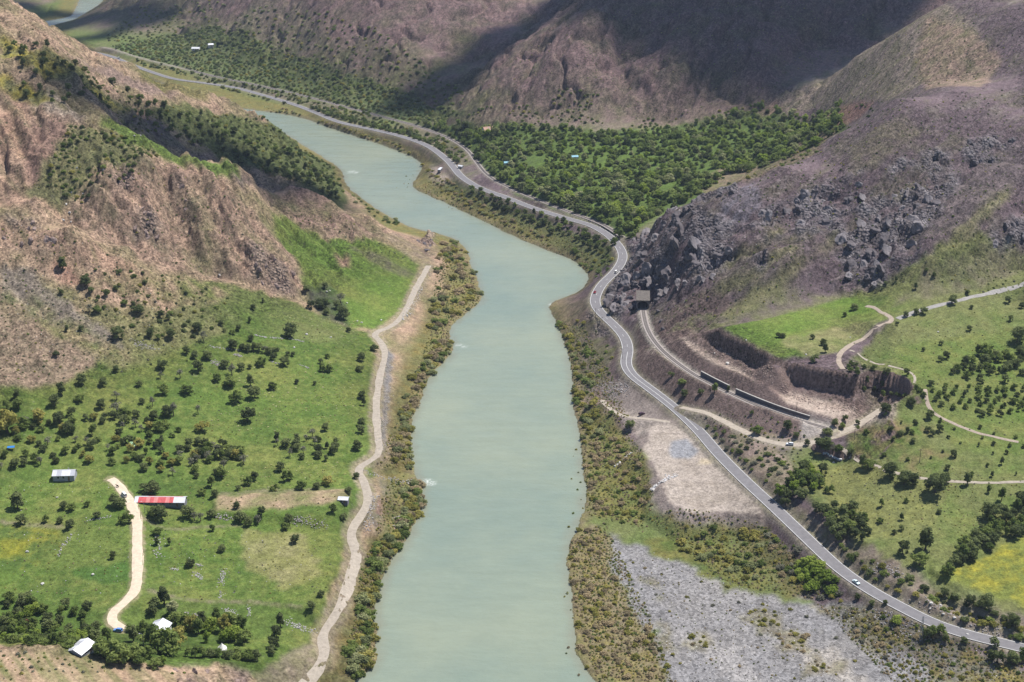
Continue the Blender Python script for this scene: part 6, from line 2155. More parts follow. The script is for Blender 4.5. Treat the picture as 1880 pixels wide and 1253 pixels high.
# trees read one by one from the photograph: base pixel, height in pixels, tone, width factor
FIELD = [(534, 619, 28, 'dark', 1.05), (465, 569, 11, 'dark', 1), (483, 556, 9, 'dark', 1), (459, 593, 11, 'mid', 1), (406, 598, 11, 'dark', 1), (438, 607, 11, 'dark', 1), (412, 610, 8, 'dark', 1), (427, 614, 10, 'mid', 1), (461, 626, 13, 'dark', 1),
         (428, 641, 18, 'dark', 1.1), (444, 643, 13, 'dark', 1.1), (455, 645, 15, 'dark', 1.1), (466, 645, 16, 'dark', 1.1), (476, 646, 15, 'dark', 1.1), (487, 648, 14, 'grey', 1.1), (496, 650, 16, 'dark', 1.1), (506, 652, 15, 'dark', 1),
         (482, 672, 19, 'mid', 1), (501, 661, 13, 'dark', 1.1), (522, 672, 17, 'dark', 1.25), (589, 668, 10, 'dark', 1), (592, 682, 15, 'mid', 1.3), (605, 683, 15, 'mid', 1.3), (600, 658, 10, 'mid', 1), (528, 654, 9, 'dark', 1), (538, 654, 9, 'dark', 1),
         (444, 680, 15, 'dark', 1), (459, 677, 9, 'dark', 1.1), (426, 690, 21, 'grey', 1.1), (397, 700, 17, 'mid', 1), (423, 710, 21, 'mid', 1.2), (460, 709, 21, 'dark', 1), (545, 705, 9, 'dark', 1), (578, 707, 8, 'dark', 1), (501, 716, 15, 'mid', 1),
         (687, 644, 14, 'dark', 1.1), (663, 663, 17, 'dark', 1.1), (660, 682, 13, 'dark', 1.1), (570, 567, 15, 'dark', 1.1), (586, 566, 18, 'dark', 1.2), (596, 565, 18, 'dark', 1.2), (597, 530, 11, 'dark', 1), (564, 535, 13, 'dark', 1.2), (631, 586, 25, 'dark', .9), (599, 578, 13, 'dark', 1), (626, 557, 19, 'grey', 1.2), (619, 568, 16, 'dark', 1),
         (664, 732, 16, 'dark', 1), (668, 745, 15, 'dark', 1), (663, 783, 17, 'dark', 1), (664, 796, 16, 'dark', 1), (657, 826, 20, 'dark', .9), (640, 610, 10, 'dark', 1),
         (115, 495, 22, 'dark', 1.05), (158, 524, 19, 'dark', 1.1), (196, 543, 13, 'dark', 1), (213, 534, 11, 'dark', 1.1), (168, 538, 13, 'dark', 1), (113, 541, 10, 'dark', 1), (230, 560, 12, 'mid', 1.2), (254, 575, 19, 'dark', 1.05), (245, 562, 10, 'dark', 1), (295, 584, 15, 'dark', 1), (309, 587, 11, 'dark', 1),
         (364, 610, 19, 'dark', .9), (216, 623, 23, 'dark', 1.05), (276, 618, 17, 'dark', 1), (290, 622, 10, 'mid', 1), (314, 620, 18, 'dark', 1.1), (374, 627, 19, 'grey', 1), (165, 574, 14, 'grey', 1.2), (178, 575, 15, 'mid', 1.2), (123, 610, 12, 'dark', 1), (149, 608, 11, 'dark', 1), (103, 654, 12, 'dark', 1), (213, 683, 12, 'dark', 1.1),
         (297, 678, 16, 'dark', 1.3), (365, 683, 22, 'dark', 1), (343, 651, 15, 'dark', 1), (357, 658, 15, 'dark', 1), (331, 695, 18, 'grey', 1), (295, 695, 14, 'grey', 1), (382, 660, 17, 'dark', 1.2), (412, 676, 16, 'dark', 1.3), (499, 716, 15, 'dark', .9), (468, 731, 25, 'dark', 1.1), (436, 740, 27, 'mid', .9), (455, 774, 26, 'dark', 1.1), (372, 791, 19, 'olive', 1.25),
         (364, 761, 19, 'grey', .8), (597, 791, 16, 'dark', 1), (319, 764, 25, 'grey', 1), (308, 765, 22, 'dark', 1), (280, 747, 20, 'grey', .9), (292, 791, 20, 'mid', 1.1), (343, 723, 20, 'mid', 1.1), (300, 724, 20, 'mid', 1), (113, 726, 24, 'dark', 1.1), (151, 706, 20, 'dark', 1), (189, 709, 17, 'dark', 1), (100, 745, 22, 'dark', 1), (148, 737, 15, 'mid', 1.2), (185, 750, 18, 'dark', 1), (213, 759, 22, 'grey', 1.1), (215, 735, 18, 'grey', 1), (74, 774, 27, 'olive', 1.1), (110, 778, 25, 'dark', 1), (124, 797, 24, 'dark', 1.1), (131, 764, 17, 'dark', 1), (14, 795, 46, 'olive', 1), (43, 785, 22, 'mid', 1.1), (31, 733, 18, 'dark', 1.1), (34, 751, 22, 'mid', 1), (12, 752, 18, 'mid', 1), (256, 709, 13, 'dark', 1), (235, 765, 16, 'mid', 1), (262, 742, 12, 'dark', 1),
         (33, 934, 28, 'dark', 1.3), (210, 931, 25, 'dark', 1), (222, 932, 22, 'dark', 1), (232, 958, 22, 'mid', 1.2), (278, 905, 25, 'dark', 1.35), (295, 956, 32, 'dark', 1), (284, 948, 22, 'mid', 1), (130, 970, 20, 'dark', 1.05), (39, 963, 18, 'dark', 1.1), (110, 961, 12, 'dark', 1.1), (84, 958, 15, 'mid', .8), (178, 951, 15, 'dark', 1), (117, 934, 15, 'dark', 1.1), (132, 937, 15, 'mid', 1), (160, 930, 12, 'mid', .9), (208, 1026, 15, 'dark', .9), (350, 1040, 17, 'dark', 1.05), (407, 1013, 14, 'dark', 1.2), (542, 996, 17, 'dark', 1), (302, 1110, 33, 'dark', 1), (281, 1124, 28, 'dark', 1), (318, 1128, 26, 'willow', 1.2), (48, 1110, 28, 'dark', 1), (60, 1116, 24, 'mid', 1), (120, 1117, 19, 'dark', 1), (161, 1118, 18, 'dark', 1),
         (347, 951, 24, 'dark', 1.05), (358, 957, 18, 'grey', 1), (369, 957, 17, 'grey', 1), (388, 950, 18, 'dark', 1), (441, 958, 23, 'dark', 1.05), (456, 966, 17, 'dark', 1), (474, 962, 18, 'grey', 1), (530, 962, 20, 'dark', 1), (523, 972, 15, 'mid', 1), (407, 877, 23, 'mid', 1.05), (388, 894, 20, 'mid', 1.1), (371, 910, 15, 'mid', 1), (395, 912, 14, 'dark', 1.2), (434, 934, 14, 'dark', 1), (480, 946, 17, 'dark', .9), (528, 883, 24, 'mid', .9), (515, 865, 18, 'dark', 1), (456, 889, 17, 'mid', 1), (469, 880, 18, 'dark', .9), (504, 903, 18, 'mid', .9), (554, 899, 20, 'mid', .9), (582, 898, 12, 'dark', 1.4), (600, 888, 16, 'olive', 1.3), (611, 941, 17, 'mid', .95), (438, 900, 10, 'dark', 1.1), (640, 905, 12, 'dark', 1.2), (289, 982, 16, 'mid', 1.1), (288, 1001, 15, 'dark', 1), (311, 1001, 14, 'dark', .9), (573, 1119, 16, 'dark', 1.1), (590, 1095, 14, 'dark', 1), (390, 975, 12, 'mid', 1.3), (655, 880, 14, 'dark', .9), (632, 955, 15, 'dark', 1.1)]
VILLAGE = [(186, 1205, 40, 'mid', 1), (205, 1212, 44, 'mid', 1.05), (228, 1216, 42, 'mid', 1), (250, 1212, 36, 'mid', 1), (175, 1180, 26, 'dark', 1), (197, 1178, 26, 'mid', 1), (245, 1178, 30, 'dark', 1), (262, 1160, 26, 'mid', .9), (285, 1192, 46, 'mid', 1), (305, 1198, 50, 'mid', 1.05), (322, 1192, 42, 'olive', 1), (275, 1185, 34, 'mid', 1), (335, 1150, 28, 'mid', 1), (322, 1146, 26, 'mid', 1), (350, 1155, 30, 'olive', 1), (365, 1165, 30, 'mid', 1), (372, 1148, 26, 'dark', 1), (385, 1160, 28, 'bright', 1), (398, 1146, 28, 'mid', .9), (412, 1160, 34, 'olive', 1), (425, 1150, 30, 'mid', 1), (432, 1175, 34, 'bright', 1), (445, 1150, 24, 'mid', 1), (450, 1180, 32, 'mid', 1), (412, 1178, 24, 'bright', 1), (380, 1180, 22, 'bright', .9),
           (345, 1205, 16, 'mid', 1.2), (358, 1207, 20, 'mid', 1.2), (372, 1207, 20, 'mid', 1.2), (386, 1206, 18, 'dark', 1.2), (400, 1206, 16, 'mid', 1.2), (418, 1210, 20, 'dark', 1.1), (435, 1208, 20, 'mid', 1.2), (455, 1212, 22, 'mid', 1.1), (470, 1212, 22, 'dark', 1.1), (505, 1190, 22, 'dark', .9), (508, 1170, 26, 'dark', .8), (515, 1150, 24, 'dark', .9), (498, 1200, 18, 'dark', 1), (270, 1208, 24, 'mid', 1.1), (255, 1222, 22, 'mid', 1.2), (285, 1225, 20, 'mid', 1.3), (300, 1222, 18, 'bright', 1.2), (240, 1160, 18, 'mid', 1)]
RIGHT = [(1748, 558, 17, 'dark', 1.05), (1569, 569, 12, 'dark', 1.4), (1551, 581, 8, 'dark', 1.2), (1430, 620, 9, 'dark', 1.3), (1438, 620, 9, 'dark', 1.2), (1492, 623, 9, 'dark', 1), (1511, 634, 13, 'dark', 1), (1515, 647, 15, 'dark', 1.1), (1494, 665, 17, 'dark', 1), (1681, 531, 11, 'dark', 1), (1715, 509, 11, 'dark', .9), (1700, 500, 9, 'dark', 1), (1645, 517, 9, 'dark', 1), (1626, 522, 7, 'dark', 1), (1851, 557, 13, 'dark', .9), (1868, 628, 30, 'dark', 1), (1810, 655, 28, 'mid', 1.05), (1795, 652, 18, 'dark', 1), (1738, 659, 15, 'dark', .9), (1727, 664, 11, 'dark', 1), (1665, 689, 14, 'dark', .9), (1626, 689, 14, 'dark', 1), (1663, 582, 11, 'dark', 1), (1682, 577, 12, 'dark', 1), (1695, 576, 13, 'dark', 1.2), (1646, 598, 8, 'dark', 1), (1783, 567, 8, 'dark', 1), (1728, 633, 9, 'dark', 1), (1695, 645, 8, 'dark', 1), (1780, 608, 11, 'dark', 1), (1855, 590, 12, 'dark', .9), (1875, 566, 12, 'dark', 1), (1777, 540, 9, 'dark', 1.2),
         (1446, 789, 18, 'dark', 1.05), (1389, 798, 20, 'mid', .95), (1462, 802, 11, 'dark', 1), (1518, 799, 17, 'dark', 1.1), (1532, 782, 14, 'dark', 1), (1546, 788, 13, 'mid', 1), (1551, 772, 11, 'dark', 1), (1575, 780, 9, 'dark', 1), (1515, 826, 26, 'dark', 1.1), (1505, 822, 20, 'dark', 1), (1528, 834, 18, 'grey', 1), (1540, 832, 18, 'mid', 1), (1482, 818, 13, 'dark', .9), (1380, 760, 8, 'mid', 1), (1626, 757, 18, 'dark', 1.3), (1672, 745, 15, 'dark', 1.2), (1707, 769, 17, 'dark', 1), (1726, 792, 15, 'dark', 1), (1712, 800, 12, 'dark', .9), (1653, 799, 11, 'dark', 1.2), (1666, 794, 12, 'dark', .8), (1675, 797, 9, 'mid', 1), (1640, 808, 8, 'dark', 1), (1682, 780, 8, 'dark', 1.2), (1560, 838, 14, 'dark', .9), (1583, 858, 24, 'dark', 1), (1594, 860, 22, 'mid', 1), (1633, 876, 30, 'dark', 1.05), (1659, 890, 27, 'dark', 1.2), (1675, 888, 22, 'dark', 1.1), (1717, 904, 38, 'dark', 1.05), (1735, 890, 26, 'dark', 1), (1775, 890, 22, 'dark', 1), (1815, 905, 14, 'mid', 1), (1820, 952, 36, 'dark', 1), (1838, 920, 24, 'mid', .9), (1872, 925, 24, 'dark', 1), (1751, 839, 15, 'dark', .9), (1839, 853, 14, 'dark', .9), (1698, 1010, 40, 'dark', 1.05), (1688, 1038, 30, 'mid', 1), (1657, 1018, 26, 'dark', .9), (1618, 930, 16, 'mid', 1), (1655, 955, 13, 'dark', 1.1), (1617, 960, 12, 'mid', 1.1), (1641, 980, 10, 'dark', 1), (1655, 974, 10, 'dark', 1), (1663, 923, 10, 'mid', 1), (1724, 943, 10, 'dark', 1.1), (1560, 1030, 15, 'mid', 1.1),
         (1498, 940, 18, 'dark', 1), (1522, 905, 18, 'mid', .9), (1755, 1105, 20, 'dark', 1), (1780, 1112, 22, 'dark', 1), (1808, 1118, 30, 'dark', 1.05), (1735, 1095, 18, 'dark', 1), (1860, 1150, 26, 'dark', 1.1), (1720, 1165, 26, 'mid', 1.1), (1700, 1172, 22, 'dark', 1), (1735, 1180, 18, 'dark', 1), (1770, 1182, 14, 'dark', 1), (1645, 1145, 16, 'bright', 1.2), (1830, 1215, 26, 'dark', 1.1), (1860, 1218, 24, 'dark', 1.1), (1825, 1190, 20, 'dark', .9), (1880, 1210, 22, 'mid', 1), (1574, 1101, 12, 'dark', 1), (1600, 1112, 12, 'dark', 1), (1625, 1110, 10, 'dark', 1),
         (1156, 786, 16, 'dark', 1.3), (1122, 762, 10, 'mid', 1), (1232, 692, 11, 'dark', 1), (1252, 708, 14, 'mid', 1.2), (1256, 728, 14, 'dark', 1), (1286, 724, 13, 'dark', .9), (1312, 722, 18, 'mid', 1), (1337, 720, 12, 'dark', .8), (1138, 436, 20, 'mid', 1), (1128, 450, 14, 'mid', 1)]
for lst, grp in ((FIELD, 'trees scattered over the left meadows and fields'), (VILLAGE, 'large trees around the village houses'), (RIGHT, 'trees on the right slopes and fields')):
    pts = ground([q[0] for q in lst], [q[1] for q in lst])
    for q, p in zip(lst, pts):
        h = q[2] / px_scale(p) / math.cos(PITCH) * 1.04
        nm = {'FIELD': 'meadow_tree'}.get('', 'meadow_tree' if lst is FIELD else 'village_tree' if lst is VILLAGE else 'slope_tree')
        sz = 'small' if h < 4 else 'tall' if h > 8.5 else 'leafy'
        plant_tree(nm, p, h, q[3], grp, '%s %s tree' % (sz, TONE_WORD[q[3]]), q[4])


def scatter(pix, n, rmin, seed, test=None, hidden_ok=False):
    """random spots inside a traced patch, spaced apart and in view"""
    rs = np.random.RandomState(seed)
    P = gpoly(pix)
    x0, y0 = P[:, 0].min(), P[:, 1].min()
    x1, y1 = P[:, 0].max(), P[:, 1].max()
    out = []
    cell = {}
    poly = [tuple(q[:2]) for q in P]
    for rnd in range(40):
        X = rs.uniform(x0, x1, n * 3)
        Y = rs.uniform(y0, y1, n * 3)
        m = inside(poly, X, Y)
        X, Y = X[m], Y[m]
        if not len(X):
            continue
        Zz = height(X, Y)
        ok = (lookup(D_ROAD, X, Y) > 5.5) & (lookup(D_RAILN, X, Y) > 3.6) & (lookup(D_RAILF, X, Y) > 4.2) & (lookup(D_DL, X, Y) > 4.0) & (lookup(D_FL, X, Y) > 4.5) & (lookup(D_TA, X, Y) > 3.5) & (lookup(RIV_N, X, Y) > .3)
        if test is not None:
            ok &= test(X, Y, Zz)
        pxs, pys, dep = project(X, Y, Zz + 2.5)
        ok &= (pxs > -15) & (pxs < 1895) & (pys > -15) & (pys < 1275)
        X, Y, Zz = X[ok], Y[ok], Zz[ok]
        if len(X) and not hidden_ok:
            pxs, pys, dep = project(X, Y, Zz + 4.0)
            hit = ground(pxs, pys, 500)
            v = project(hit[:, 0], hit[:, 1], hit[:, 2])[2] > dep - 6
            X, Y, Zz = X[v], Y[v], Zz[v]
        for a, b_, c in zip(X, Y, Zz):
            k = (int(a // rmin), int(b_ // rmin))
            if any((a - q[0]) ** 2 + (b_ - q[1]) ** 2 < rmin * rmin for dx in (-1, 0, 1) for dy in (-1, 0, 1) for q in cell.get((k[0] + dx, k[1] + dy), ())):
                continue
            cell.setdefault(k, []).append((a, b_))
            out.append((a, b_, c))
            if len(out) >= n:
                return np.array(out)
    return np.array(out) if out else np.zeros((0, 3))


def pick(s):
    return s[rngT.randrange(len(s))]


# orchard and thickets, single trees
for pix, n, r, h0, h1, tones, nm, grp, words in [
        ([(0, 1100), (60, 1110), (130, 1122), (175, 1140), (180, 1175), (140, 1195), (60, 1190), (0, 1180)], 74, 3.4, 4.2, 6.0, ['mid', 'mid', 'bright', 'dark'], 'orchard_tree', 'orchard trees at the bottom left', 'leafy {} orchard tree'),
        ([(0, 760), (60, 780), (150, 770), (260, 760), (330, 790), (330, 830), (440, 820), (450, 860), (380, 880), (250, 872), (160, 850), (60, 860), (0, 870)], 105, 4.6, 3.6, 6.5, ['dark', 'mid', 'dark', 'grey', 'olive', 'mid'], 'thicket_tree', 'trees in the thickets above the left fields', '{} thicket tree'),
        ([(340, 815), (430, 820), (450, 850), (350, 860)], 16, 4.0, 4, 6.5, ['grey', 'dark'], 'thicket_tree', 'trees in the thickets above the left fields', '{} thicket tree'),
        ([(505, 805), (590, 800), (630, 820), (600, 850), (510, 845)], 20, 4.0, 4, 6.5, ['grey', 'dark', 'dark'], 'thicket_tree', 'trees in the thickets above the left fields', '{} thicket tree'),
        ([(1410, 925), (1440, 895), (1480, 860), (1512, 872), (1500, 900), (1450, 930), (1420, 940)], 20, 4.4, 5.5, 8.5, ['mid', 'bright', 'mid', 'dark'], 'roadside_tree', 'roadside trees on the right bank', '{} roadside tree'),
        ([(1500, 945), (1560, 930), (1600, 965), (1590, 1000), (1540, 1000)], 18, 4.4, 5.0, 8.0, ['dark', 'mid', 'dark'], 'roadside_tree', 'roadside trees on the right bank', '{} roadside tree'),
        ([(1735, 1050), (1770, 1000), (1840, 950), (1885, 930), (1885, 975), (1800, 1020), (1745, 1062)], 34, 4.2, 5.0, 8.0, ['dark', 'mid', 'dark'], 'roadside_tree', 'roadside trees on the right bank', '{} hedgerow tree'),
        ([(1550, 668), (1620, 700), (1690, 715), (1700, 735), (1640, 728), (1560, 690)], 22, 3.8, 3.0, 5.0, ['dark', 'mid'], 'slope_tree', 'trees on the right slopes and fields', '{} tree'),
        ([(1745, 672), (1800, 660), (1880, 640), (1885, 705), (1800, 708), (1750, 695)], 30, 4.2, 4.0, 6.5, ['dark', 'mid', 'dark'], 'slope_tree', 'trees on the right slopes and fields', '{} tree'),
        ([(1700, 700), (1780, 712), (1885, 712), (1885, 762), (1800, 765), (1715, 745)], 44, 4.6, 2.8, 4.6, ['mid', 'dark', 'mid'], 'slope_tree', 'trees on the right slopes and fields', '{} tree'),
        ([(1570, 790), (1700, 770), (1885, 800), (1885, 880), (1720, 870), (1600, 840)], 34, 7.5, 1.6, 3.6, ['mid', 'dark', 'dark'], 'slope_tree', 'trees on the right slopes and fields', 'small {} tree'),
        ([(200, 150), (300, 195), (430, 240), (520, 280), (600, 320), (630, 370), (560, 345), (470, 310), (400, 290), (280, 235)], 105, 7.0, 4.5, 7.5, ['dark', 'dark', 'mid'], 'hillside_tree', 'trees on the far left hillside', 'dark hillside tree'),
        ([(0, 60), (60, 90), (180, 150), (200, 200), (110, 200), (0, 150)], 36, 9.0, 4.0, 6.5, ['dark', 'dark', 'mid'], 'hillside_tree', 'trees on the far left hillside', 'dark hillside tree'),
        ([(860, 340), (940, 372), (1040, 408), (1110, 440), (1120, 465), (1060, 445), (960, 405), (860, 360)], 52, 5.0, 4.0, 7.0, ['dark', 'mid', 'dark'], 'embankment_tree', 'trees on the bank below the far road', '{} embankment tree'),
        ([(560, 196), (640, 218), (740, 242), (800, 262), (850, 300), (830, 300), (770, 262), (680, 235), (580, 208)], 90, 4.2, 4.0, 6.5, ['dark', 'mid', 'mid'], 'embankment_tree', 'trees on the bank below the far road', '{} embankment tree'),
]:
    for p in scatter(pix, n, r, n * 7 + int(pix[0][0])):
        t = pick(tones)
        plant_tree(nm, p, rngT.uniform(h0, h1), t, grp, words.format(TONE_WORD[t]), rngT.uniform(.95, 1.2))

# riverside willows and brush
for pix, n, r, h0, h1, tones, nm, grp, words in [
        ([(640, 1253), (632, 1210), (655, 1150), (662, 1090), (676, 1040), (692, 1000), (742, 965), (740, 1010), (706, 1045), (700, 1090), (690, 1140), (700, 1200), (690, 1225)], 60, 2.6, 2.0, 4.6, ['willow', 'mid', 'olive', 'mid', 'olive'], 'riverside_bush', 'bushes along the left river bank', '{} bush'),
        ([(735, 960), (745, 925), (735, 905), (760, 895), (768, 880), (784, 912), (770, 955), (745, 990)], 30, 2.8, 2.2, 4.2, ['olive', 'willow', 'mid', 'tam'], 'riverside_bush', 'bushes along the left river bank', '{} bush'),
        ([(722, 870), (732, 800), (738, 740), (752, 700), (790, 650), (800, 620), (838, 630), (832, 655), (785, 692), (779, 730), (760, 757), (756, 800), (757, 862)], 72, 3.0, 1.8, 4.0, ['olive', 'willow', 'olive', 'tam', 'mid'], 'riverside_bush', 'bushes along the left river bank', '{} bush'),
        ([(785, 615), (790, 570), (800, 520), (800, 470), (820, 440), (855, 455), (875, 510), (886, 550), (850, 582), (820, 606)], 74, 3.4, 1.8, 4.4, ['willow', 'olive', 'tam', 'tam', 'mid'], 'riverside_bush', 'bushes along the left river bank', '{} bush'),
        ([(1040, 600), (1080, 640), (1085, 690), (1095, 740), (1110, 790), (1070, 820), (1060, 770), (1050, 740), (1051, 690), (1041, 640), (1022, 595)], 60, 3.0, 1.6, 3.8, ['olive', 'mid', 'willow', 'olive'], 'bank_bush', 'bushes along the right river bank', '{} bush'),
        ([(1072, 820), (1120, 790), (1180, 860), (1200, 920), (1190, 960), (1120, 960), (1080, 920), (1070, 870)], 78, 3.2, 1.2, 2.8, ['olive', 'tam', 'mid', 'tam'], 'bank_bush', 'bushes along the right river bank', '{} bush'),
        ([(1042, 1000), (1060, 970), (1100, 965), (1120, 1040), (1160, 1110), (1220, 1200), (1235, 1253), (1095, 1253), (1062, 1212), (1060, 1130), (1044, 1060)], 120, 3.0, 1.0, 2.4, ['tam', 'olive', 'tam', 'olive'], 'bank_bush', 'bushes along the right river bank', '{} bush'),
        ([(1195, 960), (1260, 965), (1380, 970), (1420, 1030), (1380, 1070), (1300, 1040), (1220, 1000)], 40, 3.6, 1.4, 3.4, ['willow', 'olive', 'mid', 'olive'], 'wetland_bush', 'bushes in the hollow below the terrace', '{} bush'),
        ([(1400, 960), (1460, 1000), (1520, 1060), (1560, 1110), (1480, 1100), (1420, 1050)], 34, 3.4, 1.0, 2.6, ['mid', 'tam', 'grey', 'olive'], 'wetland_bush', 'bushes in the hollow below the terrace', '{} bush'),
        ([(1460, 1040), (1495, 1030), (1540, 1075), (1530, 1092), (1480, 1085)], 16, 3.0, 3.0, 4.6, ['bright'], 'wetland_bush', 'bushes in the hollow below the terrace', '{} bush'),
        ([(1130, 1010), (1250, 1040), (1420, 1110), (1560, 1140), (1640, 1253), (1240, 1253), (1170, 1120)], 40, 6.0, .6, 1.5, ['tam', 'olive', 'grey', 'olive'], 'gravel_bush', 'bushes dotted over the gravel bar', '{} bush'),
        ([(1362, 1118), (1420, 1122), (1432, 1156), (1375, 1146)], 13, 2.0, .9, 2.2, ['olive', 'tam', 'olive'], 'gravel_bush', 'bushes dotted over the gravel bar', '{} bush'),
        ([(1424, 1158), (1482, 1166), (1482, 1202), (1436, 1188)], 14, 2.0, .9, 2.2, ['tam', 'olive', 'tam'], 'gravel_bush', 'bushes dotted over the gravel bar', '{} bush'),
        ([(1270, 1168), (1302, 1170), (1298, 1194), (1270, 1190)], 6, 2.0, 1.0, 2.4, ['olive', 'olive', 'tam'], 'gravel_bush', 'bushes dotted over the gravel bar', '{} bush'),
        ([(1484, 1214), (1532, 1218), (1530, 1236), (1492, 1232)], 8, 2.0, .9, 2.0, ['tam', 'olive'], 'gravel_bush', 'bushes dotted over the gravel bar', '{} bush'),
        ([(1560, 1140), (1640, 1160), (1635, 1196), (1580, 1188)], 14, 2.4, .9, 2.4, ['tam', 'olive', 'grey'], 'gravel_bush', 'bushes dotted over the gravel bar', '{} bush'),
        ([(1540, 1120), (1660, 1140), (1790, 1200), (1880, 1240), (1880, 1253), (1660, 1253)], 66, 4.4, .8, 2.2, ['tam', 'olive', 'mid', 'grey', 'olive'], 'gravel_bush', 'bushes dotted over the gravel bar', '{} bush'),
        ([(1290, 780), (1400, 820), (1470, 870), (1420, 905), (1340, 840)], 34, 4.6, 1.0, 2.4, ['dark', 'mid', 'grey'], 'roadside_bush', 'bushes on the banks beside the road', '{} bush'),
        ([(1540, 1000), (1640, 1050), (1760, 1100), (1880, 1150), (1880, 1180), (1760, 1140), (1600, 1070)], 46, 4.2, 1.2, 3.0, ['dark', 'mid', 'olive'], 'roadside_bush', 'bushes on the banks beside the road', '{} bush'),
        ([(1060, 580), (1085, 590), (1130, 640), (1120, 690), (1090, 700), (1060, 640)], 20, 4.0, 1.0, 2.4, ['mid', 'dark', 'olive'], 'roadside_bush', 'bushes on the banks beside the road', '{} bush'),
        ([(1040, 455), (1090, 450), (1130, 470), (1110, 510), (1085, 510), (1060, 482)], 26, 4.0, 1.4, 3.4, ['mid', 'olive', 'willow'], 'roadside_bush', 'bushes on the banks beside the road', '{} bush'),
        ([(480, 208), (560, 218), (660, 250), (740, 280), (776, 300), (800, 345), (900, 405), (1010, 455), (1010, 440), (900, 385), (800, 320), (740, 265), (620, 230), (520, 200)], 110, 4.6, 1.4, 3.0, ['olive', 'tam', 'olive', 'willow'], 'far_bank_bush', 'bushes along the far right bank', '{} bush'),
        ([(640, 350), (690, 385), (740, 410), (730, 420), (690, 400), (650, 372)], 20, 4.0, 1.6, 3.4, ['willow', 'mid', 'dark'], 'far_bank_bush', 'bushes along the far left bank', '{} bush'),
]:
    for p in scatter(pix, n, r, n * 11 + int(pix[0][0])):
        t = pick(tones)
        plant_bush(nm, p, rngT.uniform(h0, h1) * (.8 if nm == 'gravel_bush' else .95), t, grp, words.format(TONE_WORD[t]), rngT.uniform(1.0, 1.45))

# forest between the railway and the mountains: the nearest trees singly, the rest as one mass
CLEAR = [gpt(*q) for q in [(1300, 318), (1330, 310), (1230, 348), (1150, 290), (985, 300)]]


def not_clearing(X, Y, Zz):
    m = np.ones(len(X), bool)
    for k, q in enumerate(CLEAR):
        m &= np.hypot(X - q[0], (Y - q[1]) * .6) > (7 if k % 2 else 11)
    return m


fp = scatter([(735, 222), (800, 228), (900, 238), (1100, 245), (1400, 195), (1540, 190), (1550, 235), (1440, 295), (1340, 320), (1262, 372), (1200, 398), (1160, 440), (1060, 398), (950, 354), (890, 310), (860, 268), (820, 250)], 900, 5.4, 5, not_clearing)
fp = fp[np.argsort(project(fp[:, 0], fp[:, 1], fp[:, 2])[2])]
_near, _rest = fp[:290], fp[290:]
for p in _near:
    o = bpy.data.objects.new('forest_tree', TREES[pick(['forest', 'forest', 'mid', 'bright', 'dark', 'willow', 'forest'])][rngT.randrange(5)])
    COL.objects.link(o)
    h = rngT.choice([5.0, 6.5, 8.0, 9.5, 11.0, 13.0]) * rngT.uniform(.85, 1.15)
    o.scale = (h * rngT.uniform(1.0, 1.35), h * rngT.uniform(1.0, 1.35), h)
    o.rotation_euler = (0, 0, rngT.uniform(0, 6.28))
    o.location = (p[0], p[1], p[2] - .22 * h)
    tag(o, None, 'tree', 'trees of the dense forest')
    LABEL_LATER.append((o, 'round green forest tree', 'tree'))


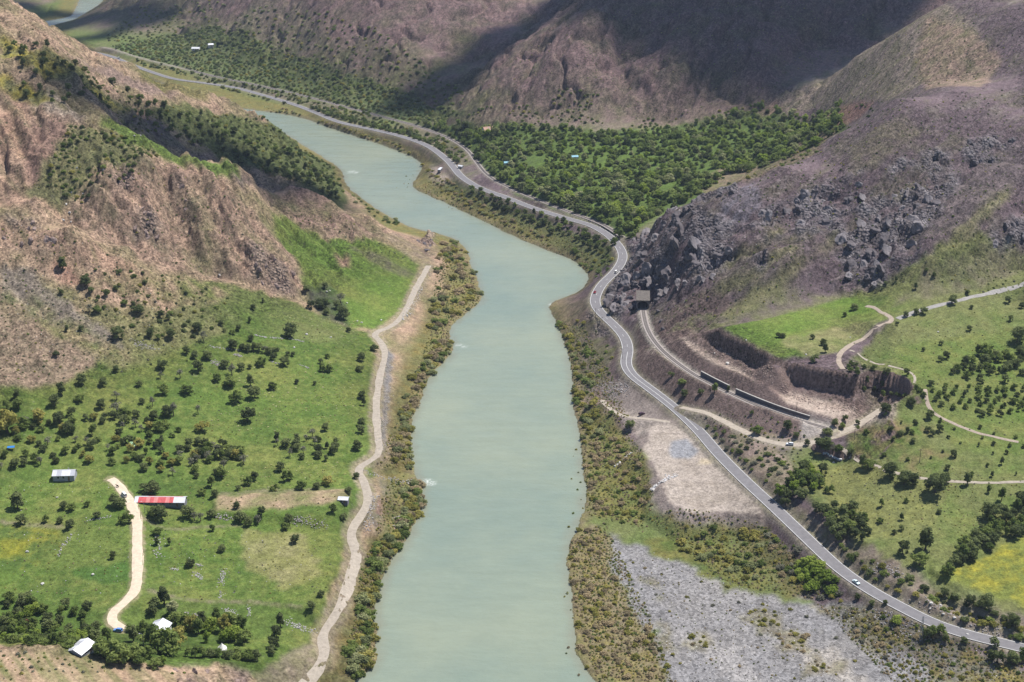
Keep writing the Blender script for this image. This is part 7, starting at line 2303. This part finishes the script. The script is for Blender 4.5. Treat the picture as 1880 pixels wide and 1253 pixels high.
def scatter_mass(name, pts, meshes, smin, smax, flat=1.0, sink=.1):
    """one object whose points carry copies of small plants"""
    col = bpy.data.collections.new(name + '_kinds')
    for k, me in enumerate(meshes):
        o = bpy.data.objects.new('%s_kind' % name, me)
        col.objects.link(o)
    n = len(pts)
    rs = np.random.RandomState(n)
    s = rs.uniform(smin, smax, n)
    me = bpy.data.meshes.new(name)
    co = np.array(pts, np.float32).copy()
    co[:, 2] -= sink * s
    me.vertices.add(n)
    me.vertices.foreach_set('co', co.ravel())
    a = me.attributes.new('plant_scale', 'FLOAT', 'POINT')
    a.data.foreach_set('value', s.astype(np.float32))
    a = me.attributes.new('plant_turn', 'FLOAT', 'POINT')
    a.data.foreach_set('value', rs.uniform(0, 6.28, n).astype(np.float32))
    a = me.attributes.new('plant_kind', 'INT', 'POINT')
    a.data.foreach_set('value', rs.randint(0, len(meshes), n).astype(np.int32))
    o = link_mesh(name, me)
    ng = bpy.data.node_groups.new(name, 'GeometryNodeTree')
    ng.interface.new_socket('Geometry', in_out='INPUT', socket_type='NodeSocketGeometry')
    ng.interface.new_socket('Geometry', in_out='OUTPUT', socket_type='NodeSocketGeometry')
    gi = ng.nodes.new('NodeGroupInput')
    go = ng.nodes.new('NodeGroupOutput')
    ip = ng.nodes.new('GeometryNodeInstanceOnPoints')
    ci = ng.nodes.new('GeometryNodeCollectionInfo')
    ci.inputs['Collection'].default_value = col
    ci.inputs['Separate Children'].default_value = True
    ci.inputs['Reset Children'].default_value = True

    def named(nm, ty):
        q = ng.nodes.new('GeometryNodeInputNamedAttribute')
        q.data_type = ty
        q.inputs['Name'].default_value = nm
        return q.outputs['Attribute']
    lk = ng.links.new
    lk(gi.outputs[0], ip.inputs['Points'])
    lk(ci.outputs[0], ip.inputs['Instance'])
    ip.inputs['Pick Instance'].default_value = True
    lk(named('plant_kind', 'INT'), ip.inputs['Instance Index'])
    cx = ng.nodes.new('ShaderNodeCombineXYZ')
    lk(named('plant_turn', 'FLOAT'), cx.inputs[2])
    lk(cx.outputs[0], ip.inputs['Rotation'])
    vm = ng.nodes.new('ShaderNodeVectorMath')
    vm.operation = 'SCALE'
    vm.inputs[0].default_value = (1, 1, flat)
    lk(named('plant_scale', 'FLOAT'), vm.inputs['Scale'])
    lk(vm.outputs[0], ip.inputs['Scale'])
    lk(ip.outputs[0], go.inputs[0])
    md = o.modifiers.new('plants', 'NODES')
    md.node_group = ng
    tag(o, kind='stuff')
    return o


scatter_mass('forest_canopy', _rest, TREES['forest'][:5] + TREES['mid'][2:4] + TREES['bright'][:2] + TREES['dark'][3:4] + TREES['willow'][:2], 5.0, 12.5, .9, .2)
far1 = scatter([(205, 86), (300, 65), (400, 50), (520, 95), (650, 142), (760, 178), (850, 212), (720, 216), (560, 180), (400, 144), (250, 107)], 1100, 5.0, 6)
far2 = scatter([(240, 100), (420, 150), (560, 184), (700, 216), (840, 262), (860, 300), (800, 262), (680, 226), (560, 200), (420, 166), (260, 120)], 170, 5.0, 16)
far3 = scatter([(250, 20), (350, 0), (420, 0), (400, 50), (300, 62), (215, 84), (190, 70)], 160, 8.0, 17)
far4 = scatter([(400, 50), (500, 10), (700, 60), (850, 150), (850, 200), (650, 140), (520, 95)], 260, 9.0, 18)
scatter_mass('far_woodland', np.concatenate([far1, far2, far3, far4]), BUSHES['dark'][:1] + BUSHES['mid'][:3] + BUSHES['willow'][:2] + BUSHES['olive'][:1], 2.0, 4.4, 1.0, .15)


def hillside(pix, n, r, seed, test=None):
    return scatter(pix, n, r, seed, test)


scr = [hillside([(850, 200), (1050, 20), (1600, 30), (1420, 185), (1200, 230)], 900, 4.5, 31), hillside([(1430, 190), (1640, 65), (1880, 20), (1880, 140), (1640, 180), (1500, 230)], 320, 6, 32),
       hillside([(1300, 360), (1450, 300), (1640, 190), (1880, 150), (1880, 420), (1640, 480), (1400, 500)], 620, 4.5, 33), hillside([(1200, 580), (1400, 510), (1640, 480), (1880, 440), (1880, 540), (1500, 545), (1300, 600)], 220, 4, 34),
       hillside([(120, 240), (260, 270), (320, 300), (200, 330), (110, 390), (60, 340)], 150, 4, 35), hillside([(160, 330), (400, 330), (540, 500), (300, 480)], 160, 4.5, 36),
       hillside([(0, 400), (200, 470), (380, 540), (380, 660), (200, 690), (0, 700)], 330, 4, 37), hillside([(0, 60), (200, 140), (440, 300), (250, 230), (0, 200)], 160, 5, 38), hillside([(480, 350), (620, 400), (760, 480), (680, 460), (540, 410)], 80, 4, 39),
       hillside([(0, 1195), (250, 1230), (450, 1253), (0, 1253)], 50, 2.5, 40), hillside([(1270, 750), (1480, 800), (1460, 860), (1330, 810)], 100, 3, 41)]
thk = np.concatenate([hillside([(380, 215), (450, 212), (560, 275), (622, 318), (636, 368), (590, 356), (500, 325), (430, 285)], 330, 4.0, 131), hillside([(150, 120), (300, 190), (400, 240), (420, 290), (300, 240), (150, 160)], 120, 6.0, 132), hillside([(860, 212), (960, 180), (1060, 165), (1200, 215), (1420, 180), (1425, 196), (1200, 238), (900, 242)], 150, 5.0, 133, lambda X, Y, Zz: fbm(X, Y, 45, 2, 171) > .05), hillside([(130, 232), (250, 262), (320, 300), (250, 320), (150, 380), (80, 340)], 120, 3.6, 135, lambda X, Y, Zz: fbm(X, Y, 25, 2, 172) > -.1), hillside([(150, 500), (330, 510), (430, 540), (380, 620), (250, 620), (160, 560)], 70, 4.0, 136), hillside([(1430, 240), (1560, 190), (1620, 190), (1560, 240), (1440, 305), (1330, 345), (1320, 330)], 90, 5.0, 134)])
scatter_mass('slope_thicket', thk, BUSHES['dark'][:2] + BUSHES['mid'][:2] + BUSHES['olive'][:1], 1.2, 3.2, 1.0, .12)
scr = np.concatenate([s for s in scr if len(s)])
scatter_mass('hillside_scrub', scr, [SMALL['dark'], SMALL['mid'], SMALL['olive'], SMALL['grey'], SMALL['dark']], .5, 1.7, .8, .15)
low_ = [hillside([(0, 880), (640, 860), (600, 1100), (300, 1100), (0, 1090)], 420, 2.2, 51), hillside([(350, 560), (680, 620), (660, 840), (350, 800)], 330, 2.6, 52), hillside([(1480, 840), (1880, 880), (1880, 960), (1700, 1000), (1560, 960)], 330, 2.4, 53), hillside([(1560, 620), (1880, 560), (1880, 800), (1640, 800)], 330, 3, 54),
        hillside([(690, 860), (760, 700), (800, 500), (860, 470), (840, 640), (770, 760), (750, 880)], 330, 1.6, 55), hillside([(1060, 620), (1130, 700), (1200, 900), (1180, 980), (1080, 940), (1060, 760)], 420, 1.6, 56), hillside([(1040, 1000), (1110, 970), (1240, 1253), (1100, 1253)], 420, 1.5, 57), hillside([(1190, 950), (1400, 960), (1540, 1100), (1330, 1070)], 300, 1.8, 58), hillside([(1500, 1110), (1880, 1200), (1880, 1253), (1640, 1253)], 300, 1.8, 59), hillside([(1140, 1010), (1420, 1100), (1560, 1253), (1240, 1253)], 220, 2.4, 60),
        hillside([(800, 330), (900, 370), (1090, 440), (1080, 490), (900, 410), (770, 350)], 260, 2.4, 61), hillside([(630, 1240), (660, 1050), (690, 1000), (700, 1050), (690, 1230)], 160, 1.4, 62)]
bank_ = [hillside([(690, 860), (760, 700), (790, 610), (800, 500), (830, 450), (886, 550), (836, 640), (779, 730), (756, 860)], 900, 1.7, 155), hillside([(1022, 592), (1075, 600), (1130, 700), (1200, 900), (1190, 970), (1080, 950), (1060, 760)], 1300, 1.5, 156), hillside([(1042, 1000), (1110, 960), (1180, 1100), (1240, 1253), (1095, 1253), (1060, 1130)], 1000, 1.3, 157), hillside([(1190, 950), (1400, 960), (1540, 1100), (1330, 1070)], 500, 1.6, 158), hillside([(1500, 1110), (1880, 1200), (1880, 1253), (1640, 1253)], 420, 1.7, 159),
         hillside([(640, 1240), (660, 1050), (690, 990), (744, 985), (704, 1050), (690, 1225)], 420, 1.2, 160), hillside([(690, 985), (700, 920), (720, 880), (765, 880), (780, 915), (745, 990)], 260, 1.5, 161), hillside([(800, 330), (900, 370), (1090, 440), (1083, 510), (900, 412), (757, 346)], 500, 2.2, 162), hillside([(480, 195), (700, 250), (790, 300), (776, 300), (690, 262), (512, 208)], 300, 2.6, 163)]
bank_ = np.concatenate([s for s in bank_ if len(s)] + [np.array([at_z(a, b_, .05) for a, b_ in [(1058, 826), (1053, 838), (1062, 868), (1066, 886), (1049, 880), (1067, 918), (1052, 943), (1060, 900), (1070, 934), (1044, 968), (1041, 1090), (1036, 1096), (1048, 1120), (1052, 1135), (1044, 1190), (1040, 1200), (746, 324), (752, 330), (742, 338), (758, 322), (750, 338), (762, 340), (748, 344), (830, 384), (824, 381), (728, 345), (1062, 1240)]])])
scatter_mass('bank_scrub', bank_, [SMALL['tam'], SMALL['olive'], SMALL['olive'], SMALL['willow'], SMALL['mid'], SMALL['tam']], .55, 1.5, .85, .12)
low_ = np.concatenate([s for s in low_ if len(s)])
scatter_mass('tussocks', low_, [SMALL['mid'], SMALL['olive'], SMALL['tam'], SMALL['olive'], SMALL['grey']], .35, .95, .8, .1)
# pale yellow flower clumps in the meadow
fl = np.concatenate([hillside([(480, 580), (560, 580), (660, 590), (670, 620), (560, 600)], 60, 1.8, 71), hillside([(470, 665), (650, 680), (660, 760), (500, 800), (380, 780), (430, 700)], 150, 2.4, 72), hillside([(560, 610), (650, 620), (650, 680), (560, 670)], 22, 3, 73), hillside([(400, 860), (640, 850), (640, 895), (420, 900)], 60, 2, 74)])
LF['pale'] = leafmat('pale_flowers', (.42, .42, .16), (.55, .55, .26), (.66, .66, .40), .2)
_pale = crown_mesh('flower_clump', 900, [(0, 0, .25, .5, .3), (.35, .1, .2, .3, .25)], 46, .14, LF['pale'])
scatter_mass('pale_flowers', fl, [_pale], .6, 1.35, .8, .05)
# loose stones on the gravel bar and the slopes
gs = np.concatenate([hillside([(1120, 990), (1250, 1032), (1420, 1100), (1560, 1120), (1660, 1253), (1240, 1253)], 1500, .8, 81), hillside([(1530, 1110), (1880, 1200), (1880, 1253), (1660, 1253)], 300, 1.2, 82), hillside([(1300, 360), (1640, 200), (1880, 170), (1880, 420), (1400, 500)], 260, 4, 83), hillside([(0, 400), (380, 540), (200, 690), (0, 680)], 220, 3, 84), hillside([(250, 960), (600, 980), (560, 1090), (290, 1080)], 110, 2.4, 85), hillside([(0, 880), (240, 890), (240, 1090), (0, 1080)], 90, 2.6, 86)])
cs = np.concatenate([hillside(CRAG_PIX[k], 240 if k in (0, 12) else 110, 1.2, 190 + k) for k in (0, 1, 2, 3, 12)])
scatter_mass('crag_debris', cs, ROCKS['d'][:3] + ROCKS['m'][:2], .35, 1.2, .8, .1)
scatter_mass('loose_stones', gs, ROCKS['p'][:3] + ROCKS['m'][:2], .12, .42, .7, -.1)

# ------------------------------------------------------------------ labels told apart by the nearest landmark
LANDMARKS = [('long red-roofed barn', 295, 915), ('grey zinc-roofed house', 120, 868), ('white tent', 408, 1188), ('white-roofed lane-end house', 292, 1150), ('bluff-side house', 148, 1188), ('small riverside shed', 631, 914), ('tiny red orchard hut', 53, 1142), ('small green-roofed shed', 246, 818), ('blue tarpaulin', 21, 823),
             ('brown earth pen', 718, 942), ('tunnel mouth', 1180, 555), ('beehives', 1526, 840), ('parked silver car', 1450, 818), ('pale blue car', 1580, 1076), ('lattice mast', 1690, 1150), ('quarry scarp', 1540, 700), ('upper quarry scarp', 1350, 630), ('pale terrace', 1280, 880), ('maroon car', 1178, 762), ('red car', 1097, 538),
             ('long trailer', 808, 314), ('upper dirt-road bend', 690, 612), ('middle dirt-road bend', 660, 858), ('lower dirt-road bend', 642, 986), ('stone strip', 408, 1060), ('yellow field', 1820, 1050), ('stony wash', 1740, 556), ('eroded hill face', 330, 400), ('rocky river point', 790, 440), ('hillside saddle', 430, 300), ('lane bend', 205, 1130), ('river spit', 770, 340),
             ('road fork', 1260, 750), ('gravel bar', 1260, 1120), ('big meadow tree', 534, 605), ('forest house', 896, 238), ('left blue-roofed hut', 931, 306), ('right blue-roofed hut', 1055, 295), ('top of the road crag', 1262, 385), ('foot of the dark mountain', 1200, 228), ('right end of the forest', 1500, 215), ('near edge of the forest', 1120, 385), ('small forest clearing', 1300, 315), ('dark rock face', 1620, 460), ('pale rock cluster', 1540, 360), ('uppermost crag', 1815, 275), ('crag right of the rock face', 1685, 365), ('far river bend', 626, 314), ('bottom of the right bank', 1100, 1240), ('middle of the right bank', 1085, 880), ('upper part of the left bank', 860, 500), ('wide part of the left bank', 740, 780), ('bottom of the left bank', 680, 1200)]


def ordinal(k):
    w = ['nearest', 'second nearest', 'third nearest', 'fourth nearest', 'fifth nearest', 'sixth nearest', 'seventh nearest', 'eighth nearest', 'ninth nearest', 'tenth nearest']
    return w[k] if k < 10 else '%d%s nearest' % (k + 1, 'th' if 10 <= (k + 1) % 100 <= 20 else {1: 'st', 2: 'nd', 3: 'rd'}.get((k + 1) % 10, 'th'))


_b = {}
for o, words, kind in LABEL_LATER:
    px, py, _d = project(*o.location)
    li = min(range(len(LANDMARKS)), key=lambda i: math.hypot(LANDMARKS[i][1] - px, (LANDMARKS[i][2] - py) * 1.3))
    dx, dy = px - LANDMARKS[li][1], py - LANDMARKS[li][2]
    side = ('right of' if dx > 0 else 'left of') if abs(dx) > abs(dy) else ('below' if dy > 0 else 'above')
    _b.setdefault((kind, words, li, side), []).append((math.hypot(dx, dy), o))
for (kind, words, li, side), lst in _b.items():
    lst.sort(key=lambda q: q[0])
    for k, (d, o) in enumerate(lst):
        o['label'] = '%s %s the %s%s' % (words, side, LANDMARKS[li][0], '' if len(lst) == 1 else ', ' + ordinal(k))

# ------------------------------------------------------------------ clouds that shade parts of the valley, high above the view
M_CLOUD = plain('cloud', (.82, .83, .85), 1.0, var=.03, scale=.01, spec=0)


def cloud(pix, radius, n, seed, alt=4200.0):
    rs = np.random.RandomState(seed)
    P = gpoly(pix)
    poly = [tuple(q[:2]) for q in P]
    V, F = [], []
    nv = 0
    x0, y0, x1, y1 = P[:, 0].min(), P[:, 1].min(), P[:, 0].max(), P[:, 1].max()
    got = 0
    while got < n:
        x, y = rs.uniform(x0, x1), rs.uniform(y0, y1)
        if not inside(poly, np.array([x]), np.array([y]))[0]:
            continue
        got += 1
        z = float(height(x, y))
        t = (alt + rs.uniform(-30, 60) - z) / SUN_DIR.z
        c = np.array([x, y, z]) + np.array(SUN_DIR) * t
        r = radius * rs.uniform(.5, 1.1)
        V.append(ICO2_V * np.array([r, r, r * .6]) * rs.uniform(.85, 1.12, (len(ICO2_V), 1)) + c)
        F += [[a + nv for a in f] for f in ICO2_F]
        nv += len(ICO2_V)
    me = bpy.data.meshes.new('cloud')
    me.from_pydata(np.concatenate(V).tolist(), [], F)
    me.polygons.foreach_set('use_smooth', np.ones(len(me.polygons), bool))
    tag(link_mesh('cloud', me, M_CLOUD), kind='structure')


_ib = bmesh.new()
bmesh.ops.create_icosphere(_ib, subdivisions=2, radius=1)
ICO2_V = np.array([v.co[:] for v in _ib.verts])
ICO2_F = [[v.index for v in f.verts] for f in _ib.faces]
_ib.free()
cloud([(1010, 10), (1100, -40), (1700, -40), (1700, 20), (1600, 75), (1440, 165), (1380, 130), (1300, 100), (1200, 70), (1100, 50)], 36, 300, 1)
cloud([(960, 20), (1120, 70), (1250, 125), (1400, 190), (1480, 170), (1640, 60), (1560, 110), (1400, 140), (1280, 100), (1120, 50)], 16, 60, 11)
cloud([(690, 205), (770, 150), (900, 60), (1000, 10), (1030, 20), (930, 95), (830, 180), (760, 210)], 22, 120, 2)
cloud([(20, -10), (330, -10), (320, 40), (230, 60), (165, 74), (130, 66), (70, 34), (20, 8)], 40, 80, 3)
cloud([(70, 135), (170, 165), (300, 205), (420, 265), (500, 310), (600, 350), (640, 385), (560, 350), (440, 320), (330, 285), (200, 222), (100, 165)], 18, 200, 4)

# ------------------------------------------------------------------ haze
hz = bpy.data.materials.new('haze')
hz.use_nodes = True
nt = hz.node_tree
nt.nodes.clear()
out = nt.nodes.new('ShaderNodeOutputMaterial')
pv = nt.nodes.new('ShaderNodeVolumePrincipled')
pv.inputs['Color'].default_value = (.62, .74, 1.0, 1)
pv.inputs['Density'].default_value = .00004
pv.inputs['Anisotropy'].default_value = .2
nt.links.new(pv.outputs[0], out.inputs['Volume'])
bm = bmesh.new()
box(bm, -2000, 2000, -120, 3400, float(Z.min()) - 1.5, max(CAM_H, float(Z.max())) + 12)
haze = finish(bm, 'haze', hz)
tag(haze, kind='stuff')
